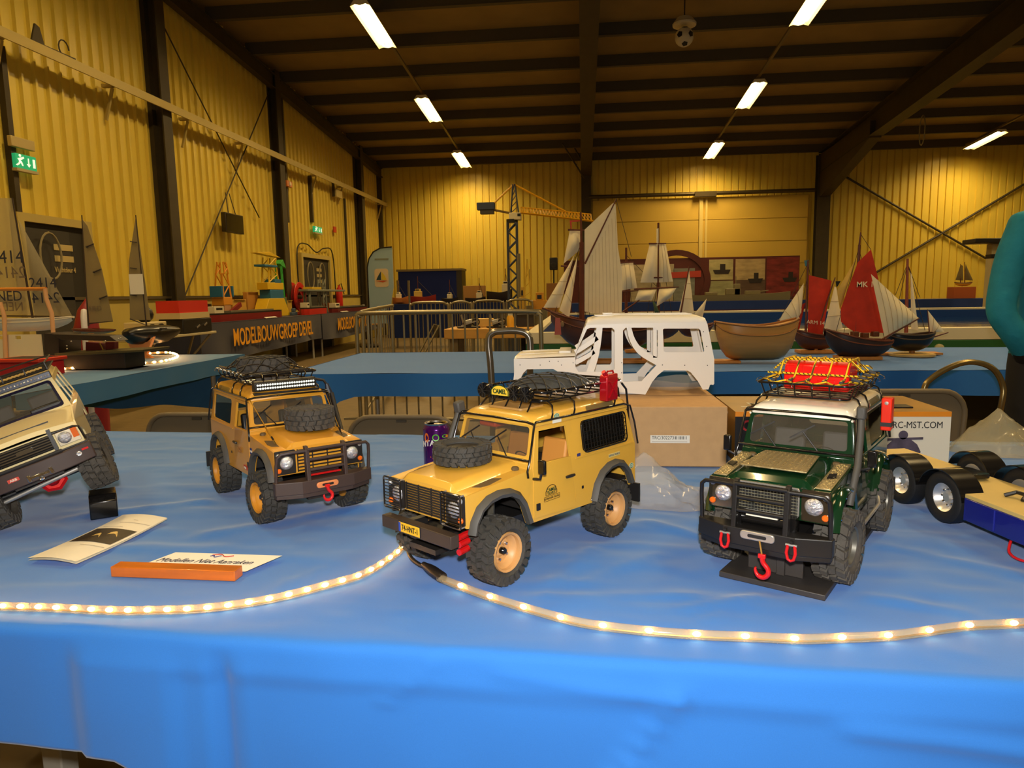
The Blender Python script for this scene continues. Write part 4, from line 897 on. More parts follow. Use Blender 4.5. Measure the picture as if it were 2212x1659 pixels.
for j in range(5):
    y = -.052+j*.026; c = MB(); netcords(c, lambda a, b: csz(a, b)+.0012, [((-.165, y), (.018, y))], .0016, k=30); c.build('net_cord', yel, t, smooth=60)
    MB().tube([(.006, y, csz(.006, y)), (.018, y, csz(.018, y)-.001)], .003, 7).build('cord_sleeve', dks, t)
# zigzag hem of the net
hem = [(.036 if i % 2 else .020, -.062+.0155*i, .2725 if i % 2 else .276) for i in range(9)]+[(.012-.022*i, .078 if i % 2 else .064, .272 if i % 2 else .277) for i in range(9)]+[(-.175, .05-.025*i, .276) for i in range(5)]+[(-.165+.022*i, -.078 if i % 2 else -.064, .272 if i % 2 else .277) for i in range(8)]
MB().tube(hem, .0015, 6, closed=True).build('net_hem', yel, t, smooth=60)
hooks_row(t, [((.034, -.0465+.031*i, .273), (.008, 0, 0)) for i in range(4)]+[((-.01-.044*i, s*.076, .273), (0, s*.012, 0)) for i in range(4) for s in (-1, 1)], chrome)
for i in range(4): MB().tube([(-.01-.044*i, .062, .279), (-.01-.044*i, .074, .275)], .0032, 7).build('cord_sleeve', dks, t)
# snorkel on its left pillar, red extinguisher case, mirror, antenna
tubes(t, 'snorkel', [[(.115, .0915, .108), (.105, .093, .135), (.085, .094, .160), (.064, .092, .195), (.052, .090, .225)]], .0052, gry, 8)
MB().box((.050, .090, .236), (.017, .013, .020)).build('snorkel_head', gry, t, bev=.003)
MB().lathe([(.0036, 0), (.0036, .003), (0, .004)], 10, c=(.0805, .0935, .1475), ax=(.3, 1, 0)).build('cage_foot', silver, t)
ex_ = MB().bx(-.118, -.094, .093, .109, .185, .240).build('red_case', M('case_orange', (232, 44, 18), .3), t, bev=.002, label='bright red equipment case on the side of the car')
MB().bx(-.1185, -.0935, .0925, .1095, .192, .199).build('case_strap', blk, ex_); MB().lathe([(.003, 0), (.003, .001), (0, .0012)], 10, c=(-.0935, .101, .232), ax=(1, 0, 0)).build('case_screw', silver, ex_)
for s in (-1, 1):
    tubes(t, 'mirror_arm', [[(.063, s*.088, .150), (.066, s*.098, .152), (.066, s*.108, .156)]], .002, blk); MB().box((.066, s*.110, .170), (.007, .013, .026)).build('mirror', blkg, t, bev=.002)
    for ar in (ARF, ARR):
        for q in (1, 3, 5): MB().sphere((ar[q][0]*1.0, s*(W+.0085), ar[q][1]+.003), .0022, 8).build('flare_bolt', chrome, t)
    MB().tube([(.086, s*.096, .075), (.07, s*.101, .066), (-.07, s*.101, .064), (-.088, s*.096, .072)], .003, 8).build('rock_slider', silver, t)
for i in range(9): MB().cyl((.2045, -.062+.0155*i, .1475), (.206, -.062+.0155*i, .1482), .0012, n=6).build('body_screw', chrome, t)
for i in range(6): MB().cyl((.0715, -.05+.02*i, .1655), (.0735, -.05+.02*i, .1662), .0011, n=6).build('body_screw', chrome, t)
# stand board under it
sb = thing('car_stand', 'black wooden stand board under the dark green model car', 'stand', pos-V((0, 0, .004)), yaw)
MB().bx(-.16, .215, -.065, .085, 0, .0085).build('board', M('stand_black', (52, 48, 46), .5, var=.15, scale=30), sb, bev=.001)
MB().bx(.02, .18, .008, .020, .0085, .046).build('upright', M('stand_black'), sb, bev=.001); MB().bx(.165, .175, -.035, .045, .0085, .040).build('upright', M('stand_black'), sb, bev=.001)
# ================================================================ white body shell on the carton
YS = 1.89
def SH(cx, cy):
    p = py(1080+cx/4.254, 660+cy/4.254, YS); return (p.x, p.z)
white = M('shell_white', (240, 236, 228), .35, coat=.25)
sh = thing('car_body_shell', 'bare white model car body shell with open windows on the brown carton', 'model car', (SH(133, 490)[0], YS, .9045))
ox, oz = sh.location.x, sh.location.z
def SL(pts): return [(a-ox, b-oz) for a, b in (SH(*p) for p in pts)]
out = SL([(133, 490), (690, 476), (700, 440), (795, 178), (1880, 150), (1905, 165), (1968, 490), (1968, 720), (1930, 728), (1915, 770), (1862, 772), (1815, 690), (1750, 612), (1725, 598), (1505, 596), (1450, 640), (1400, 700), (1352, 790), (1335, 818), (1150, 800), (700, 790), (600, 700), (530, 606), (490, 582), (250, 585), (215, 620), (180, 690), (135, 735), (120, 735), (133, 600)])
hF = SL([(692, 560), (694, 440), (800, 218), (828, 204), (1030, 204), (1052, 226), (1052, 580), (1034, 606), (720, 608)])
hR = SL([(1130, 230), (1155, 203), (1425, 203), (1447, 228), (1449, 480), (1440, 545), (1350, 640), (1300, 694), (1142, 700), (1130, 690)])
hW = SL([(1497, 222), (1507, 212), (1825, 212), (1842, 228), (1877, 418), (1868, 427), (1516, 427), (1505, 418)])
SWD = .185
so_ = MB()
for yy in (0, SWD): so_.plate(out, [hF, hR, hW], .003, lambda x, y, z: (x, yy+z, y))
body = so_.build('side_panel', white, sh, smooth=0) if False else None
for yy in (0, SWD): MB().plate(out, [hF, hR, hW], .003, lambda x, y, z: (x, yy+z, y)).build('side_panel', white, sh, smooth=0, bev=.0006)
def strip(pts, w_, yy, th=.003):
    P = spline([V((a, 0, b)) for a, b in SL(pts)], 5); mb = MB(); rg = []
    for i, p in enumerate(P):
        d_ = (P[min(i+1, len(P)-1)]-P[max(i-1, 0)]).normalized(); n_ = V((-d_.z, 0, d_.x)); wv_ = w_[0]+(w_[1]-w_[0])*i/(len(P)-1)
        rg.append([p+n_*wv_+V((0, yy, 0)), p-n_*wv_+V((0, yy, 0)), p-n_*wv_+V((0, yy+th, 0)), p+n_*wv_+V((0, yy+th, 0))])
    return mb.loft(rg)
for yy in (.0018, SWD-.0050):
    for pts, w_ in (([(915, 200), (900, 330), (870, 480), (815, 650)], (.008, .010)), ([(896, 296), (790, 370), (690, 430)], (.0062, .0062)), ([(868, 425), (780, 480), (690, 525)], (.005, .007)),
                    ([(1185, 200), (1220, 320), (1300, 430), (1455, 520)], (.006, .010)), ([(1425, 200), (1425, 330), (1425, 480)], (.005, .005))):
        strip(pts, w_, yy).build('door_strut', white, sh, smooth=0)
# bonnet, nose, roof, tail
hx0, hz0 = SL([(133, 490)])[0]; hx1, hz1 = SL([(690, 476)])[0]; rx0, rz0 = SL([(795, 178)])[0]; rx1, rz1 = SL([(1890, 150)])[0]
MB().loft([[V((x, y, z)) for y, z in ((0, z0), (.006, z0+.005), (.03, z0+.007), (SWD-.03, z0+.007), (SWD-.006, z0+.005), (SWD, z0))] for x, z0 in ((hx0, hz0-.002), (hx0+.006, hz0+.001), (hx1, hz1+.004))], cap=False, closed=False).build('bonnet', white, sh, smooth=40)
for a in (.04, SWD-.04): MB().tube([(lerp(hx0+.01, hx1-.02, i/10), a+.012*math.sin(i/10*PI), lerp(hz0, hz1, i/10)+.0095) for i in range(11)], .0015, 6).build('bonnet_rib', white, sh)
MB().bx(hx1-.045, hx1-.012, .03, SWD-.03, hz1+.009, hz1+.016).build('bonnet_scoop', white, sh, bev=.002)
MB().bx(hx0-.002, hx0+.002, 0, SWD, hz0-.055, hz0).build('nose_panel', white, sh, bev=.001)
wsl0, wsl1 = V((hx1, 0, hz1)), V((rx0, 0, rz0)); WSL = (wsl1-wsl0).length
MB().plate(rr(0, SWD, 0, WSL, .002), [rr(.012, SWD-.012, .012, WSL-.010, .006)], .003, lambda a, b, z: wsl0+(wsl1-wsl0)*(b/WSL)+V((-z, a, 0))).build('windscreen_frame', white, sh, smooth=0)
RH = .0235
rings = []
for x, zb, h in ((rx0-.002, rz0, .004), (rx0+.004, rz0, RH*.62), (rx0+.03, rz0, RH*.9), (rx0+.10, lerp(rz0, rz1, .3), RH*1.0), (rx1-.02, rz1, RH*.72), (rx1, rz1, RH*.45), (rx1+.004, rz1-.003, .002)):
    rings.append([V((x, y, zb+z)) for y, z in ((-.001, 0), (.001, h*.5), (.010, h*.85), (.03, h), (SWD/2, h*1.08), (SWD-.03, h), (SWD-.010, h*.85), (SWD-.001, h*.5), (SWD+.001, 0))])
MB().loft(rings).build('roof', white, sh, smooth=50)
for i in range(4): MB().tube([(rx0+.05, .045+.032*i, rz0+RH+.0015), (rx1-.03, .045+.032*i, rz1+RH*.78+.0015)], .0016, 6).build('roof_rib', white, sh)
MB().prism(rr(0, .052, 0, .04, .003), lambda a, b, z: (rx0+.022+a, .035+b, rz0+RH*.92+z), 0, .004).build('roof_light', white, sh, bev=.001)
MB().prism(rr(0, .028, 0, .03, .003), lambda a, b, z: (rx0+.044+a, .04+b, rz0+RH*.92+.004+z), 0, .005).build('roof_light', white, sh, bev=.001)
tx, tz = SL([(1968, 490)])[0]; bx_, bz_ = SL([(1915, 770)])[0]
MB().loft([[V((a, y, b)) for a, b in ((rx1+.002, rz1), (tx, tz), (tx, bz_+.012), (tx-.004, bz_+.012), (tx-.004, tz), (rx1-.002, rz1))] for y in (0, .025)]).build('tail_post', white, sh, smooth=0); MB().loft([[V((a, y, b)) for a, b in ((rx1+.002, rz1), (tx, tz), (tx, bz_+.012), (tx-.004, bz_+.012), (tx-.004, tz), (rx1-.002, rz1))] for y in (SWD-.025, SWD)]).build('tail_post', white, sh, smooth=0)
MB().bx(tx-.004, tx, .02, SWD-.02, bz_+.012, tz-.01).build('tail_panel', white, sh)
for (cx, cy) in ((185, 545), (370, 546), (455, 512), (535, 512), (565, 546), (1492, 545), (1697, 548), (1905, 549), (1868, 240), (1898, 375), (672, 525), (1118, 525), (1118, 617)):
    a, b = SL([(cx, cy)])[0]; MB().lathe([(.0013, 0), (.0013, .0004), (0, .0005)], 8, c=(a, -.0020, b), ax=(0, -1, 0)).build('fixing_hole', blk, sh)
# floor rail seen inside and clear tray
MB().bx(SL([(870, 700)])[0][0], SL([(1300, 700)])[0][0], .004, SWD-.004, .0, .010).build('sill_floor', M('shell_grey', (205, 208, 216), .25, .4), sh)
tr = MB().grid(lambda u, v: V((.16+.17*u, 1.905+.13*v, .9065+.030*(abs(2*v-1))**3+.004*math.sin(u*7+v*3))), 14, 8)
tag(tr.build('clear_tray', GLASS('tray_plastic', (215, 215, 210), .28, .1), smooth=70), 'clear curved plastic sheet lying on the carton inside the white shell', 'plastic')
# ================================================================ plastic bags
def bag(label, c, sx, sy, h, seed, peak=(0, 0), sharp=1.0, mat=None):
    mb = MB()
    def fn(u, v):
        a, b = 2*u-1, 2*v-1; e = max(abs(a), abs(b)); ro = 1+.16*NZ.noise(V((a*2, b*2, seed)))
        d_ = math.hypot(a-peak[0], b-peak[1])
        z = h*max(0, 1-d_**sharp)*(1 if e < 1 else 0)
        z += (.012*NZ.noise(V((a*3, b*3, seed+4)))+.010*abs(NZ.noise(V((a*6, b*5, seed+8)))))*(1-e**4)
        return V((c[0]+a*sx*ro*(1-.25*abs(b)), c[1]+b*sy*ro*(1-.2*abs(a)), max(c[2]+.001, c[2]+.002+z)))
    mb.grid(fn, 34, 26)
    o = mb.build('plastic_bag', mat, smooth=25); return tag(o, label, 'bag')
pgl = GLASS('bag_plastic', (222, 218, 214), .30, .12)
bag('crumpled clear plastic bag lying in front of the brown carton', (.185, 1.43, TZ+.003), .12, .10, .085, 3, (-.5, .35), .9, pgl)
bag('peaked crumpled clear plastic bag beside the printed kit box', (1.09, 1.88, TZ+.003), .145, .085, .12, 11, (-.1, .2), .8, GLASS('bag_plastic_b', (214, 200, 160), .38, .15))
# ================================================================ blue flatbed truck model
tu = V((.2, -.98, 0)).normalized(); tn = V((.98, .2, 0)).normalized()
tk = thing('model_truck', 'blue model flatbed truck with cream deck, black mudguards and chrome wheels', 'model truck', pz(2028, 1133, TZ)+V((0, 0, .004)), math.atan2(tu.y, tu.x))
# local: x along towards the camera, y = away from the visible flank is +  (left of x) -> tn equals +y
deckm = M('deck_cream', (206, 182, 112), .45, .2, var=.06, scale=12); tblue = M('truck_blue', (20, 26, 118), .3, coat=.5)
MB().bx(.065, .46, -.006, .19, .066, .073).build('deck', deckm, tk, bev=.0008)
MB().bx(.066, .46, -.006, -.0005, .026, .066).build('side_skirt', tblue, tk, bev=.002); MB().bx(.066, .46, .185, .19, .026, .066).build('side_skirt', tblue, tk, bev=.002)
MB().bx(.064, .068, -.006, .19, .026, .066).build('end_plate', tblue, tk, bev=.001)
for x in (.13, .2, .27): MB().bx(x, x+.002, -.0072, -.006, .030, .064).build('skirt_seam', M('truck_blue_seam', (40, 48, 150), .3), tk)
stk = MB().bx(.225, .255, -.0078, -.006, .040, .054).build('sticker', M('sticker'), tk); MB().bx(.227, .253, -.0082, -.0078, .044, .050).build('sticker_print', M('decal_gold', (190, 160, 60), .5), stk)
MB().bx(-.30, .07, .045, .14, .060, .066).build('frame_deck', deckm, tk, bev=.001); MB().bx(-.30, .08, .06, .12, .03, .060).build('chassis', blk, tk)
TW = MB().lathe([(.026, -.012), (.032, -.0145), (.042, -.015), (.046, -.012), (.047, -.006), (.047, .006), (.046, .012), (.042, .015), (.032, .0145), (.026, .012), (.026, -.012)], 36, ax=(0, 1, 0)).mesh('tyre', M('tyre_black', (26, 25, 25), .6), 40)
for wx in (0, -.118):
    for s, wy in ((-1, .016), (1, .170)):
        w_ = bpy.data.objects.new('wheel', TW); COL.objects.link(w_); w_.parent = tk; w_.location = (wx, wy, .047)
        MB().lathe([(0, .006*s), (.008, .006*s), (.010, .001*s), (.016, -.002*s), (.020, .004*s), (.0245, .010*s), (.0268, .012*s), (.0268, -.012*s), (0, -.012*s)], 26, ax=(0, 1, 0)).build('rim', M('wheel_chrome', (226, 224, 220), .3, .8), w_, smooth=40)
        for k in range(8): a = PI*k/4; MB().lathe([(.0022, 0), (.0022, .003*s), (0, .004*s)], 6, c=(.0145*math.cos(a), 0, .0145*math.sin(a)), ax=(0, 1, 0)).build('wheel_nut', chrome, w_)
        f = MB(); P = [V((wx+.056*math.cos(R(a)), 0, .047+.050*math.sin(R(a)))) for a in range(8, 173, 12)]
        y0, y1 = (-.004, .040) if s < 0 else (.146, .190)
        f.loft([[p+V((0, y0, 0)), p+V((0, y1, 0)), (p+V((0, y1, 0)))+V((0, 0, .002)), p+V((0, y0, 0))+V((0, 0, .002))] for p in P]); f.build('mudguard', blkg, tk, smooth=60)
MB().prism(rr(-.03, .03, -.028, .028, .01, 4), lambda a, b, z: (-.055+a, .0925+b, .070+z), 0, .008).build('coupling_plate', blkg, tk, bev=.001); MB().bx(-.07, -.04, .06, .125, .066, .072).build('coupling_base', blkg, tk)
MB().tube([(.09, .045, .075), (.098, .06, .082), (.115, .062, .082), (.122, .05, .075)], .0035, 7).build('deck_hook', blk, tk)
tubes(tk, 'red_lead', [spline([(.15, .01, .024), (.165, -.006, .006), (.195, -.008, .004), (.22, .004, .016)], 5)], .0022, M('lead_red', (206, 22, 30), .4), 7)
# ================================================================ cream car with one wheel on a block
fw = V((.6, -.8, 0)); lf = V((.8, .6, 0)); RL = R(18)
crm = M('cream_paint', (236, 218, 164), .28, coat=.5)
cr_ = thing('model_car', 'cream model station wagon flexing its front wheel up onto a black block', 'model car')
mw = MX((fw, lf*math.cos(RL)+V((0, 0, math.sin(RL))), V((0, 0, math.cos(RL)))-lf*math.sin(RL))).transposed().to_4x4()
wr_c = V((-1.085, 1.168, TZ+.011)); mw.translation = wr_c-(mw.to_3x3() @ V((.14, -.088, -.002))); cr_.matrix_world = mw
t = cr_
o2 = [(.205, .105), (.207, .140), (.200, .150), (.075, .163), (.035, .225), (-.215, .228), (-.232, .150), (-.230, .085), (-.20, .08), (-.19, .115), (-.15, .128), (-.11, .115), (-.095, .080), (.085, .080), (.098, .112), (.14, .127), (.178, .112), (.188, .095)]
for s in (-1, 1):
    MB().plate(o2, [[(.062, .166), (.033, .215), (-.03, .217), (-.03, .165)], [(-.04, .165), (-.04, .217), (-.12, .218), (-.125, .165)], [(-.135, .165), (-.13, .218), (-.20, .218), (-.212, .165)]], .003, lambda x, y, z: (x, s*(.091-max(0, y-.155)*.2+z), y)).build('side_panel', crm, t, smooth=0, bev=.0006)
rings = [[V((x, y, z0+z)) for y, z in ((-.0915, -.004), (-.088, .0), (-.06, .003), (-.03, .006), (0, .0065), (.03, .006), (.06, .003), (.088, .0), (.0915, -.004))] for x, z0 in ((.207, .140), (.204, .148), (.19, .1505), (.13, .157), (.072, .163))]
MB().loft(rings, cap=False, closed=False).build('bonnet', crm, t, smooth=40)
MB().bx(.17, .1705, -.05, .05, .158, .1605).build('bonnet_slot', blk, t)
MB().bx(.201, .205, -.091, .091, .105, .142).build('nose_panel', crm, t)
a0_, a1_ = V((.074, 0, .164)), V((.035, 0, .226)); L2 = (a1_-a0_).length
wm = lambda a, b, z: a0_+(a1_-a0_)*(b/L2)+V((.85*z, a*(1-.10*b/L2), .53*z))
MB().plate([(-.089, 0), (.089, 0), (.087, L2), (-.087, L2)], [rr(-.079, .079, .006, L2-.008, .006)], .003, wm).build('windscreen_frame', crm, t, smooth=0)
MB().plate(rr(-.081, .081, .004, L2-.006, .006), [rr(-.076, .076, .009, L2-.011, .005)], .0012, lambda a, b, z: wm(a, b, z+.002)).build('windscreen_seal', M('seal_navy', (26, 22, 48), .35), t, smooth=0)
MB().plate(rr(-.079, .079, .006, L2-.008, .006), [], .0006, wm).build('windscreen', cglass, t, smooth=0)
MB().loft([[V((x, y, .224+z)) for y, z in ((-w_, 0), (-w_+.006, h), (0, h*1.3), (w_-.006, h), (w_, 0))] for x, w_, h in ((.037, .077, .002), (.03, .078, .010), (-.20, .078, .011), (-.216, .076, .003))]).build('roof', crm, t, smooth=40)
MB().bx(-.21, .05, -.086, .086, .095, .10).bx(.045, .07, -.085, .085, .10, .160).build('interior_tub', blk, t)
for y in (-.04, .04): MB().box((-.03, y, .155), (.014, .05, .08)).box((0, y, .12), (.05, .05, .02)).build('seat', gst, t, bev=.004)
for s in (-1, 1): tubes(t, 'roll_bar', [[(-.05, s*.07, .10), (-.05, s*.068, .215), (.03, s*.066, .212)]], .002, silver)
MB().tube([(.066, -.06, .173), (.062, .03, .178)], .002, 6).tube([(.066, .06, .171), (.060, .005, .182)], .002, 6).build('wiper', blk, t)
MB().prism([(.07, .02), (.07, .078), (.056, .074), (.056, .03)], lambda a, b, z: (a, b, .168+z), 0, .012).build('snow_cover', blk, t, bev=.003)
g = MB().bx(.205, .207, -.050, .050, .112, .140).build('grille', blkg, t)
for i in range(6): MB().bx(.207, .209, -.049, .049, .1135+i*.0047, .1155+i*.0047).build('grille_slat', chrome, g)
MB().prism(rr(-.014, .014, -.004, .004, .004, 4), lambda a, b, z: (.2088+z, a, .127+b), 0, .001).build('emblem', chrome, g)
for s in (-1, 1):
    hl = MB().bx(.205, .208, s*.053, s*.090, .112, .140).build('headlamp', M('lamp_frame', (226, 214, 186), .3, .4), t, bev=.001)
    MB().lathe([(.0115, 0), (.011, .002), (.006, .004), (0, .0045)], 20, c=(.208, s*.066, .126), ax=(1, 0, 0)).build('lens', lens, hl, smooth=60)
    MB().bx(.208, .2095, s*.079, s*.089, .120, .139).build('indicator', amber, hl); tubes(t, 'bar_tube', [[(.222, s*.048, .143), (.219, s*.086, .142), (.214, s*.094, .138), (.212, s*.096, .112)], [(.223, s*.048, .1075), (.212, s*.096, .106)]], .0022, blk)
    MB().bar((.226, s*.048, .088), (.221, s*.048, .152), .006, .006).build('bar_upright', blk, t)
MB().prism([(.21, -.10), (.21, .10), (.222, .10), (.236, .055), (.236, -.055), (.222, -.10)], lambda a, b, z: (a, b, z), .074, .106).build('bumper', M('bumper_dark'), t, bev=.002)
MB().tube([(.232, -.055, .109), (.232, .055, .109)], .0035, 8).build('bar_tube', blk, t)
for s in (-1, 1): MB().lathe([(.0045, 0), (.0045, .003), (0, .004)], 12, c=(.230, s*.076, .092), ax=(.95, s*.3, 0)).build('fog_lamp', lens, t); MB().bx(.2285, .2305, s*.083, s*.094, .095, .0985).build('marker', red, t)
MB().bx(.2362, .2372, -.04, -.022, .088, .0945).build('name_plate', M('plate_red', (200, 70, 56), .4), t); MB().text('ARB', .006, lambda a, b, z: (.2374+z, -.031+a, .0912+b), bold=.02).build('lettering', M('decal_white'), t, smooth=0)
MB().bx(.236, .240, -.012, .030, .080, .086).bx(.236, .242, -.012, -.006, .077, .090).bx(.236, .242, .024, .030, .077, .090).build('fairlead', chrome, t, bev=.001)
for y in (0.009,): MB().lathe([(.004, -.002), (.004, .002), (0, .0025)], 10, c=(.241, y, .077), ax=(1, 0, 0)).build('roller', chrome, t)
MB().bx(-.2, .21, -.04, .04, .065, .082).build('chassis', blk, t)
for x in (.14, -.14):
    MB().cyl((x, -.08, .052), (x, .08, .052), .009, n=10).build('axle', blk, t)
    for s in (-1, 1):
        w_ = bpy.data.objects.new('wheel', TYREW); COL.objects.link(w_); w_.parent = t; w_.location = (x, s*.088, .052); w_.rotation_euler = (0, 0, R(-6) if x > 0 else 0)
        MB().lathe([(0, .006*s), (.010, .006*s), (.013, 0), (.022, .006*s), (.0275, .016*s), (.029, .017*s), (.028, -.016*s), (0, -.016*s)], 24, ax=(0, 1, 0)).build('rim', blk, w_)
dfc = MB().lathe([(.024, -.002), (.0255, .004), (.021, .007), (.0195, .004), (0, .004)], 7, c=(.152, .012, .052), ax=(1, 0, 0)).build('diff_cover', red, t, smooth=20)
MB().sphere((.157, .012, .052), .013, 12).build('diff_bulge', M('diff_red', (170, 14, 20), .3, .3), dfc)
MB().cyl((.168, -.085, .046), (.168, .072, .056), .0042, n=10).build('steering_link', silver, t); MB().lathe([(.007, -.004), (.008, 0), (.007, .004)], 10, c=(.168, .072, .056), ax=(0, 1, 0)).build('rod_end', chrome, t)
tubes(t, 'spring_arm', [[(.165, -.03, .068), (.13, -.09, .050)], [(.16, .05, .075), (.14, .075, .055)]], .004, silver)
# roof rack with light bar
rkx = (.04, -.20)
for z in (.243, .258): MB().tube([(a, b, z) for a, b in rr(-.20, .035, -.078, .078, .008)], .0018, 6, closed=True).build('rack_rail', blk, t)
for i in range(7): MB().tube([(.03-.035*i, -.078, .244), (.03-.035*i, .078, .244)], .0016, 6).build('rack_slat', blk, t)
for y in (-.078, -.04, 0, .04, .078): MB().tube([(.035, y, .243), (.035, y, .258)], .0014, 6).build('rack_post', blk, t)
lb2 = MB().bx(.036, .050, -.080, .080, .2265, .2395).build('light_bar', M('bar_steel', (70, 74, 84), .3, .6), t, bev=.001)
for i in range(26): MB().sphere((.0505, -.0745+.006*i, .233), .0022, 6).build('led', lens, lb2)
MB().tube([(.031, -.07+.0035*i, .2485+.0012*(i % 2)) for i in range(41)], .0022, 6).build('rope', M('rope_tan', (196, 156, 80), .8), t)
tag(MB().box((0, 0, .0), (.045, .045, .04)).build('red_tray', M('tray_red', (176, 16, 22), .4), bev=.002), 'x', 'y') if False else None
# block under the raised wheel
bp_ = V((-1.118, 1.150, TZ+.004))+lf*.176; blk_o = thing('wheel_block', 'glossy black block with white sticker under the raised wheel', 'block', (bp_.x+.016, bp_.y+.010, TZ+.004), math.atan2(fw.y, fw.x))
MB().prism([(-.032, 0), (.032, 0), (.032, .034), (.020, .046), (-.032, .046)], lambda a, b, z: (a, z, b), -.024, .024).build('block_body', blkg, blk_o, bev=.002)
MB().bx(-.022, .018, .024, .0246, .008, .034).build('sticker', M('sticker_grey', (150, 150, 150), .4), blk_o)
# ================================================================ chairs behind the table
chg = M('chair_plastic', (118, 104, 80), .55, bump=.1, scale=400); chs = M('chair_steel', (140, 134, 116), .35, .7)
def make_chair(label, X, Y, ztop, w_=.42, rz=0):
    c = thing('folding_chair', label, 'chair', (X, Y, 0), rz, 'grey folding chairs behind the display table')
    h = .26; rings = []
    P = [(a, b) for a, b in rr(-w_/2, w_/2, ztop-h, ztop, .09, 6)]
    MB().plate(P, [], .012, lambda a, b, z: (a, z+(ztop-b)*.12+.02*(a/.21)**2, b)).build('backrest', chg, c, smooth=40, bev=.003)
    MB().tube([(a*.985, -.008+(ztop-b)*.12+.02*(a/.21)**2, ztop-h/2+(b-ztop+h/2)*.97) for a, b in P], .009, 8, closed=True).build('back_rim', chg, c, smooth=60)
    MB().box((0, -.009+.003, ztop-.018), (.035, .006, .008)).build('moulded_slot', M('slot_dark', (60, 54, 44), .6), c)
    MB().prism(rr(-.2, .2, -.42, -.03, .06, 4), lambda a, b, z: (a, b, .43+z), 0, .02).build('seat', chg, c, bev=.004)
    for s in (-1, 1):
        MB().tube([(s*(w_/2-.02), .06, ztop-.22), (s*.2, .05, .45), (s*.2, -.40, .0)], .011, 8).build('leg', chs, c); MB().tube([(s*.185, -.30, .43), (s*.185, .12, 0)], .011, 8).build('leg', chs, c)
    return c
make_chair('grey plastic folding chair behind the light-bar car', -1.37, 2.32, .777)
make_chair('grey plastic folding chair between the purple can and light-bar car', -.625, 2.32, .769, .40)
make_chair('grey plastic folding chair beyond the printed kit box', 1.06, 2.40, .842, .42)
make_chair('grey plastic folding chair beyond the cream station wagon', -2.05, 2.36, .777)
# arched tube chair and trolley handle
bt = M('tube_steel', (150, 146, 138), .28, .85); bt2 = M('tube_brass', (150, 132, 88), .3, .85)
c = thing('tube_chair', 'chair with one arched steel tube back beyond the printed box', 'chair', (1.50, 2.9, 0))
MB().tube(spline([(-.16, .05, .45), (-.150, .0, .74), (-.115, 0, .82), (0, 0, .880), (.10, 0, .862), (.150, 0, .79), (.150, 0, .70), (.145, .05, .45)], 6), .0115, 10).build('back_tube', bt2, c, smooth=60)
MB().prism(rr(-.19, .19, 0, .36, .05), lambda a, b, z: (a, b, .43+z), 0, .03).build('seat', blk, c, bev=.006)
for x in (-.16, .16):
    for y in (.04, .32): MB().cyl((x, y, 0), (x, y, .43), .011).build('leg', bt2, c)
c = thing('hand_trolley', 'steel hand trolley with a rounded tube handle before the blue table', 'trolley', (-.345, 3.3, 0))
MB().tube(spline([(-.093, .03, .0), (-.093, 0, .74), (-.104, 0, .95), (-.085, 0, .995), (-.04, 0, 1.005), (.04, 0, 1.005), (.085, 0, .985), (.097, 0, .93), (.093, 0, .74), (.093, .03, 0)], 6), .0165, 10).build('frame_tube', bt, c, smooth=60)
for z in (.25, .5): MB().cyl((-.093, .01, z), (.093, .01, z), .012).build('crossbar', bt, c)
MB().bx(-.15, .15, -.2, .03, .0, .008).build('toe_plate', bt, c)
for x in (-.13, .13): MB().lathe([(.02, -.02), (.08, -.018), (.085, 0), (.08, .018), (.02, .02), (.02, -.02)], 20, c=(x, .09, .086), ax=(1, 0, 0)).build('wheel', rub, c)
# ================================================================ tables further back
def cloth_box(name, label, x0, x1, y0, y1, z, drops, mat, rz=0, org=(0, 0), wav=.012, tip=None, seed=1):
    # drops: front(y0), right(x1), back(y1), left(x0) hanging lengths
    o = thing(name, label, 'tablecloth', (org[0], org[1], 0), rz)
    N = 40; mb = MB()
    mb.grid(lambda u, v: V((lerp(x0, x1, u), lerp(y0, y1, v), z+.004+.004*NZ.noise(V((u*14, v*6, seed))))), N, 12)
    mb.build('cloth_top', mat, o, smooth=60)
    for k, d_ in enumerate(drops):
        if not d_: continue
        def fn(u, v):
            e = (wav*math.sin(u*40+seed)+wav*1.3*NZ.noise(V((u*9, seed, k))))*v-.004
            dz = d_*(1+.10*NZ.noise(V((u*5, seed, k+7))))*v
            if tip and k == 0: dz += tip[1]*v*math.exp(-((u-tip[0])/.02)**2)
            p = ((lerp(x0, x1, u), y0+e-.006, 0), (x1-e+.006, lerp(y0, y1, u), 0), (lerp(x0, x1, u), y1-e+.006, 0), (x0+e-.006, lerp(y0, y1, u), 0))[k]
            return V((p[0], p[1], z+.004-dz))
        MB().grid(fn, 70, 6).build('hanging_side', mat, o, smooth=60)
    return o
tb_ = folding_table('folding_table', 'table under the blue cloth with the sailing ships', (-1.66, 3.80, 0), 5.6, 1.36, .745)
cloth_box('tablecloth', 'blue cloth on the table with the red-sailed boats', -1.69, 3.98, 3.77, 5.19, .747, (.125, .1, .12, .11), blue, tip=(.035, .10), seed=4)
lt_ = folding_table('folding_table', 'table under the pale blue cloth with the numbered yacht', (-4.85, 3.0, 0), 2.15, 2.15, .745)
cloth_box('tablecloth', 'pale blue cloth on the table with the numbered yacht', -4.88, -2.64, 2.95, 5.18, .747, (.14, .115, .42, .1), blue2, wav=.004, seed=9)
